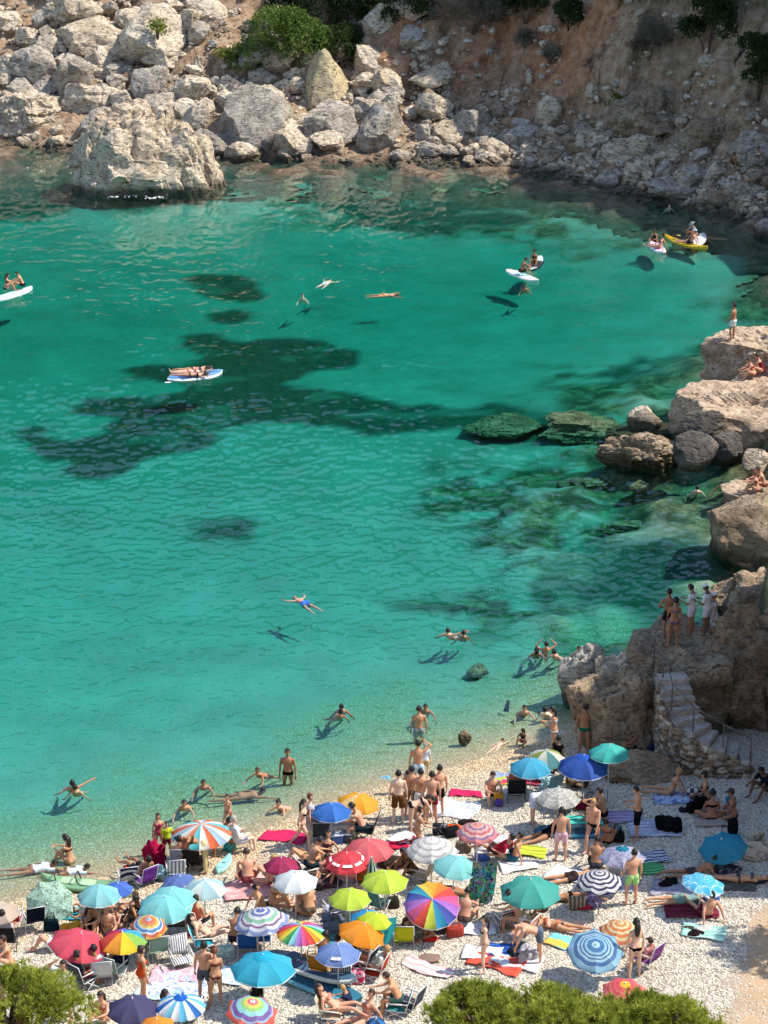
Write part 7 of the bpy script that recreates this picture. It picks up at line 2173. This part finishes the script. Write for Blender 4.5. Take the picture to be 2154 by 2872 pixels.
('oneknee', 'm', 0.95, 3.82, 58.47, 0.66, 70.0, 't', 'short', 'k', [('shorts', '#2f5a70')], 'man in teal shorts sitting next to the one in the red shirt', ''),
('hunch', 'f', 1.0, 0.81, 57.7, 0.59, 120.0, 'd', 'short', 'k', [('dress', '#6d5238')], 'person wrapped in a brown towel on a lounger', ''),
('supine', 'f', 0.98, 1.89, 56.56, 0.69, 70.0, 'd', 'long', 'k', [('onepiece', '#2a2624')], 'woman with black hair lying on the shingle below the pale aqua parasol', ''),
('hunch', 'm', 1.03, 2.2, 54.66, 0.76, -20.0, 'p', 'short', 'k', [('shorts', '#5a4a44')], 'tanned man sitting at the right of the large rainbow parasol', ''),
('hunch', 'f', 1.0, 0.63, 54.36, 0.82, -100.0, 'p', 'short', 'm', [('onepiece', '#6a4a3a')], 'woman bending forward under the large rainbow parasol', ''),
('cross', 'm', 1.0, 0.92, 54.24, 0.78, 180.0, 'd', 'short', 'k', [('shorts', '#3a3238')], 'man in the shade of the large rainbow parasol', ''),
('fwdchair', 'f', 1.0, 3.71, 54.26, 0.87, 70.0, 't', 'bun', 'k', [('bikini', '#d9cfc9'), ('bra', '#d9cfc9')], 'woman in a white bikini sitting on a chair and bending over a drink', ''),
('kneesup', 'f', 0.98, 4.1, 54.49, 0.86, -100.0, 'p', 'short', 'b', [('bikini', '#b05a48'), ('bra', '#b05a48')], 'woman lying behind the chair of the one in the white bikini', ''),
('bend', 'm', 0.98, 4.08, 52.59, 0.95, 95.0, 'p', 'short', 'b', [('shorts', '#5d6878')], 'man in grey blue shorts bending over towels', ''),
('stand2', 'f', 0.92, 2.65, 52.25, 0.88, 95.0, 'f', 'long', 'k', [('bikini', '#b9a08c'), ('bra', '#4a443c')], 'slim long haired girl in a bikini standing on the coral towel', ''),
('prone', 'f', 1.0, 4.73, 54.38, 0.86, 70.0, 't', 'bun', 'r', [('bikini', '#b8654a'), ('bra', '#b8654a')], 'woman lying on her front below the sea green parasol', ''),
('hunch', 'm', 1.0, 4.37, 55.12, 0.83, 120.0, 'd', 'short', 'k', [('shorts', '#3a3434')], 'man sitting in the shade below the sea green parasol', ''),
('prone', 'f', 1.0, 5.18, 55.96, 0.82, 95.0, 'd', 'short', 'k', [('bikini', '#1c1a1c'), ('bra', '#1c1a1c')], 'woman in a black bikini lying right of the sea green parasol', ''),
('stand', 'f', 0.98, 6.58, 51.76, 0.99, 15.0, 'f', 'long', 'k', [('bikini', '#1c1a1c'), ('bra', '#c9a58c')], 'woman with very long dark hair standing next to the purple chair', ''),
('chair', 'm', 0.8, 6.92, 52.09, 1.01, 50.0, 't', 'cap', '#4a4640', [('tee', '#c98a8c'), ('shorts', '#3c3c44')], 'child with a cap sitting in the purple chair', ''),
('stand', 'm', 0.98, 5.13, 58.47, 0.68, 0.0, 'p', 'short', 'k', [('shorts', '#e2b6be')], 'youth in pink swim shorts with his back to us', ''),
('walk', 'm', 1.0, 6.11, 59.01, 0.68, 150.0, 'p', 'short', 'y', [('briefs', '#1a1a1e')], 'man in black trunks striding towards the left', ''),
('oneknee', 'f', 0.95, 6.56, 59.33, 0.71, -30.0, 'd', 'bun', 'k', [('bikini', '#1c1a1c'), ('bra', '#8a5a44')], 'woman sitting in the shade next to the striding man', ''),
('phone', 'm', 0.98, 7.47, 59.67, 0.75, 80.0, 't', 'short', 'k', [('longshorts', '#15161a')], 'man in black shorts looking down at his hands', ''),
('knees', 'm', 1.0, 6.62, 61.14, 0.64, 80.0, 't', 'short', 'k', [('shorts', '#1c1c22')], 'man hugging his knees right of the speckled parasol', ''),
('elbows', 'f', 1.0, 4.8, 59.95, 0.64, -60.0, 'd', 'long', 'k', [('onepiece', '#17171b')], 'woman in a black swimsuit lying beside the bent over woman in white', ''),
('bend', 'f', 1.0, 4.51, 60.79, 0.58, -85.0, 'f', 'sunhat', '#d9d4c6', [('tee', '#e6e6e4'), ('shorts', '#c9cfe2')], 'woman in white with a straw hat bending over to the right', ''),
('hunch', 'm', 1.0, 6.08, 57.65, 0.75, -10.0, 'd', 'short', 'k', [('shorts', '#3a4044')], 'man sitting with his back to us left of the lilac parasol', ''),
('prone', 'm', 1.0, 5.46, 57.23, 0.77, -75.0, 't', 'short', 'k', [('shorts', '#3c3230')], 'person lying on a white towel behind the navy ringed parasol', ''),
('stand2', 'm', 0.98, 6.9, 55.66, 0.88, 20.0, 'p', 'short', 'k', [('shorts', '#a8d98a')], 'youth in lime green shorts with his back to us', ''),
('knees', 'm', 1.0, 3.32, 62.85, 0.38, 190.0, 'p', 'short', 'k', [('shorts', '#4a2c30')], 'man sitting on the ground facing us left of the sky blue parasol', ''),
('chair', 'm', 1.02, 4.08, 62.85, 0.4, 0.0, 'd', 'short', 'k', [('shorts', '#26282c')], 'man in a black chair with his back to us below the sky blue parasol', ''),
('stand', 'f', 0.9, 5.44, 64.12, 0.35, -30.0, 'b', 'short', 'k', [('dress', '#1c1c20')], 'person in black standing in the shade of the parasols at the rocks', ''),
('long', 'f', 1.0, 8.82, 62.55, 0.71, 80.0, 't', 'short', 'y', [('bikini', '#3a5a4c'), ('bra', '#b98a74')], 'fair haired woman sitting and reading on a blue and white towel', ''),
('cross', 'f', 1.0, 9.86, 62.13, 0.75, 80.0, 't', 'bun', 'k', [('bikini', '#2a2226'), ('bra', '#2a2226')], 'woman with a topknot sitting in profile in the shade', ''),
('cross', 'f', 1.03, 9.82, 60.68, 0.84, 0.0, 'd', 'bun', 'k', [('bikini', '#1c1a1e'), ('bra', '#1c1a1e')], 'woman in a black bikini sitting with her back to us in the shade', ''),
('cross', 'f', 1.0, 10.5, 60.89, 0.83, 80.0, 'd', 'cap', '#4a463c', [('bikini', '#2a2624'), ('bra', '#8a5040')], 'woman with a dark cap looking at a magazine in the shade', ''),
('hunch', 'm', 1.0, 11.74, 62.27, 0.83, 120.0, 'b', 'short', 'k', [('tee', '#22242a'), ('shorts', '#22242a')], 'dark figure at the right edge of the shaded shingle', ''),
('supine', 'f', 1.0, 10.08, 56.77, 0.96, -95.0, 't', 'long', 'k', [('bikini', '#4a4a52'), ('bra', '#5c5c66')], 'woman lying on her back at the right under the light blue parasol', ''),
('elbows', 'm', 1.0, 8.88, 57.18, 0.94, -85.0, 'd', 'short', 'k', [('shorts', '#4a4648')], 'man lying stretched out behind the light blue parasol', ''),
('prone', 'f', 1.02, 8.35, 55.67, 0.92, -82.0, 't', 'short', 'k', [('wetsuit', '#7f9a92')], 'woman in a pale green swimsuit lying under the light blue parasol', ''),
('long', 'm', 1.0, 8.89, 54.76, 1.01, 20.0, 'p', 'short', 'k', [('shorts', '#6a2c38')], 'man with a sunburnt back sitting and leaning on his arms at the right', ''),
('recline', 'f', 1.0, -1.2, 49.9, 0.88, -100.0, 'p', 'long', 'b', [('bikini', '#c4806c'), ('bra', '#c4806c')], 'woman reclining in a chair at the bottom edge', ''),
('hunch', 'm', 0.75, -0.84, 50.23, 0.89, 70.0, 't', 'short', 'y', [('tee', '#2c3650'), ('shorts', '#2c3650')], 'fair haired child in navy sitting at the bottom edge', ''),
('fwdchair', 'm', 0.97, 0.38, 50.15, 0.95, 80.0, 't', 'short', 'b', [('shorts', '#3a5a56')], 'man sitting on a chair reading at the bottom edge', ''),
('long', 'f', 1.0, -0.5, 49.71, 0.92, 120.0, 'p', 'short', 'b', [('bikini', '#b8705c'), ('bra', '#b8705c')], 'sunbather cut off by the bottom edge', ''),
('fwdchair', 'm', 1.0, -1.65, 52.02, 0.85, -20.0, 'b', 'short', 'k', [('shorts', '#33403c')], 'dark skinned man with his back to us under the periwinkle parasol', ''),
('recline', 'f', 0.98, -0.35, 52.11, 0.82, 70.0, 'p', 'short', 'y', [('tee', '#dfe2da'), ('bikini', '#8a3a30')], 'person reading in a red chair right of the periwinkle parasol', ''),
('hunch', 'f', 0.95, -1.4, 52.24, 0.86, -40.0, 'd', 'bun', 'k', [('onepiece', '#4a2c34')], 'woman in the shade under the periwinkle parasol', ''),
]
bpy.context.view_layer.update()
_dg = bpy.context.evaluated_depsgraph_get()
def drop(x, y, z):
    """height of the rock under a point"""
    hit_, p, n, i_, o_, m_ = S.ray_cast(_dg, Vector((x, y, z + 1.6)), Vector((0, 0, -1)))
    return p.z if hit_ and p.z > -.3 else z
drops = [drop(r[3], r[4], r[5]) if r[12] else r[5] for r in PEOPLE]
for r, z in zip(PEOPLE, drops):
    pose, g, sc, x, y, _, rz, sk, hs, hc, gar, lab, _d = r
    person(pose, g, sc, x, y, z, rz, sk, hs, hc, gar, lab)
board(-20.75, 123.72, -0.06, -33.4, 3.10, 0.82, '#e6eef0', '#e8eef2', '#b8d4dc', 'white and pale blue paddle board at the left edge')
person('knees', 'f', 1.0, -21.23, 124.16, 0.08, -70, 't', 'long', 'k', [('bikini', '#2a2a2e'), ('bra', '#2a2a2e')], 'woman in a black bikini sitting on the board at the left edge')
person('hunch', 'm', 1.0, -20.35, 124.67, 0.08, 95, 't', 'short', 'k', [('shorts', '#2a2c34')], 'man sitting on the board at the left edge, bent over a paddle')
board(-9.38, 108.32, -0.06, -66.2, 2.90, 1.35, '#6f9fd0', '#dff0f4', '#3c5c94', 'blue and white paddle board carrying three sunbathers')
person('prone', 'f', 1.0, -9.52, 108.81, 0.08, -80, 't', 'bun', 'k', [('bikini', '#3a3f5c'), ('bra', '#3a3f5c')], 'rearmost of three sunbathing women lying side by side on the board')
person('supine', 'f', 1.0, -9.69, 108.37, 0.08, -90, 'f', 'long', 'k', [('bikini', '#b8485a'), ('bra', '#b8485a')], 'middle of three sunbathing women lying side by side on the board')
person('prone', 'f', 1.0, -9.55, 107.93, 0.08, -97, 'p', 'bun', 'k', [('bikini', '#22262c'), ('bra', '#22262c')], 'front of three sunbathing women lying side by side on the board')
paddle(-8.87, 108.72, .12, 95, 'white bladed paddle lying right of the three sunbathers', 1.5)
paddle(-9.959999999999999, 107.34, .02, 100, 'white paddle drifting left below the three sunbathers', 1.7)
board(7.97, 127.80, -0.06, -149.4, 3.20, 0.8, '#e9e2d6', '#f0ece4', '#bfe0e0', 'white and pale turquoise paddle board right of the bay middle')
person('hunch', 'm', 1.0, 7.91, 127.66, 0.08, -60, 'd', 'short', 'k', [('shorts', '#3a2c28')], 'dark haired man kneeling on the white paddle board')
board(8.93, 130.53, -0.06, -14.3, 3.00, 0.8, '#bfe4e8', '#20262a', '#20262a', 'pale blue and black paddle board behind the white one')
person('knees', 'f', 1.0, 8.82, 129.85, 0.08, 160, 'd', 'bun', 'k', [('onepiece', '#3c3428')], 'woman with tied hair sitting on the pale blue and black board')
board(16.50, 134.47, -0.06, -172.8, 3.00, 0.82, '#ecd6e6', '#f0eaf0', '#d8b8dc', 'pink and white paddle board at the right')
person('long', 'f', 1.0, 16.57, 134.03, 0.08, 60, 'p', 'bun', 'k', [('bikini', '#9a4a5c'), ('bra', '#9a4a5c')], 'woman in a dark pink bikini sitting on the pink paddle board')
kayak(18.31, 135.31, -.10, -144.4, 3.9, .74, '#d8b020', '#8a7218', 'long yellow kayak with one rider at the right')
person('long', 'm', 1.0, 18.63, 135.08, 0.10, 75, 'p', 'cap', '#c8ccd2', [('shorts', '#22303c')], 'man with a pale cap sitting on the yellow kayak')
person('hunch', 'f', 1.0, 16.45, 134.88, 0.08, 150, 'd', 'bun', 'k', [('onepiece', '#3a2a26')], 'dark haired woman sitting at the rear of the pink paddle board')
paddle(17.43, 136.49, .42, -136, 'yellow paddle lying across the bow of the kayak', 1.8, '#e8d070')
board(19.30, 136.34, -0.06, -16.3, 2.90, 0.78, '#eceff0', '#e4e8ea', '#c8ccd0', 'white paddle board in the shade behind the yellow kayak')
person('hunch', 'm', 1.0, 19.07, 136.57, 0.08, 110, 'd', 'sunhat', '#8a8c8e', [('tee', '#8a9094')], 'paddler with a grey hat on the white board in the shade')
board(-1.90, 52.02, 1.04, -124.7, 2.9, .84, '#45657f', '#dfe0d2', '#3d5c78', 'blue grey paddle board with white script lying on another board', 2, 0, True)
board(-1.77, 51.50, 0.89, -126.7, 3.0, .84, '#2f6f86', '#6fb4c4', '#26566c', 'teal paddle board with a white handle lying under the blue grey one', 0, 0, False, True)
board(5.79, 60.26, 0.62, -90.0, 2.6, .8, '#1f6080', '#2a7c9c', '#16384c', 'dark teal paddle board lying behind the youth in pink shorts')
kayak(-8.83, 57.93, 0.07, -101.1, 2.3, .66, '#7fa67a', '#a9c49c', 'light green kayak drawn up on the waterline')
board(-4.70, 58.93, 0.22, -20, .9, .34, '#8fd0cc', '#a4dcd6', '#8fd0cc', 'small aqua body board on the shingle', cat='body board')
hung_cloth(2.80, 55.75, 0.79, .68, 1.38, 0, cloth('#16181c', 0, '#4fb8b4', 'print', 9.), 'black, turquoise and pink patterned cloth hanging beside the pale aqua parasol', lean=.22)
hung_cloth(-0.06, 53.08, 0.82, .85, 1.1, 20, cloth('#3fb4bc', .2), 'turquoise sail cloth stretched below the small lime parasol', 'wind_cloth', -.85, .1)
folded_umbrella(-0.35, 56.35, 0.67, 1.35, '#17533a', '#cfe0cc', 'closed dark green parasol with pale stripes between the lime ones')
folding_table(-1.33, 60.67, 0.27, 10, 'grey folding picnic table under the bright blue parasol')
fin_pair(4.27, 70.9, -.05, 160, 'black swim fin of a diver sticking out of the water')
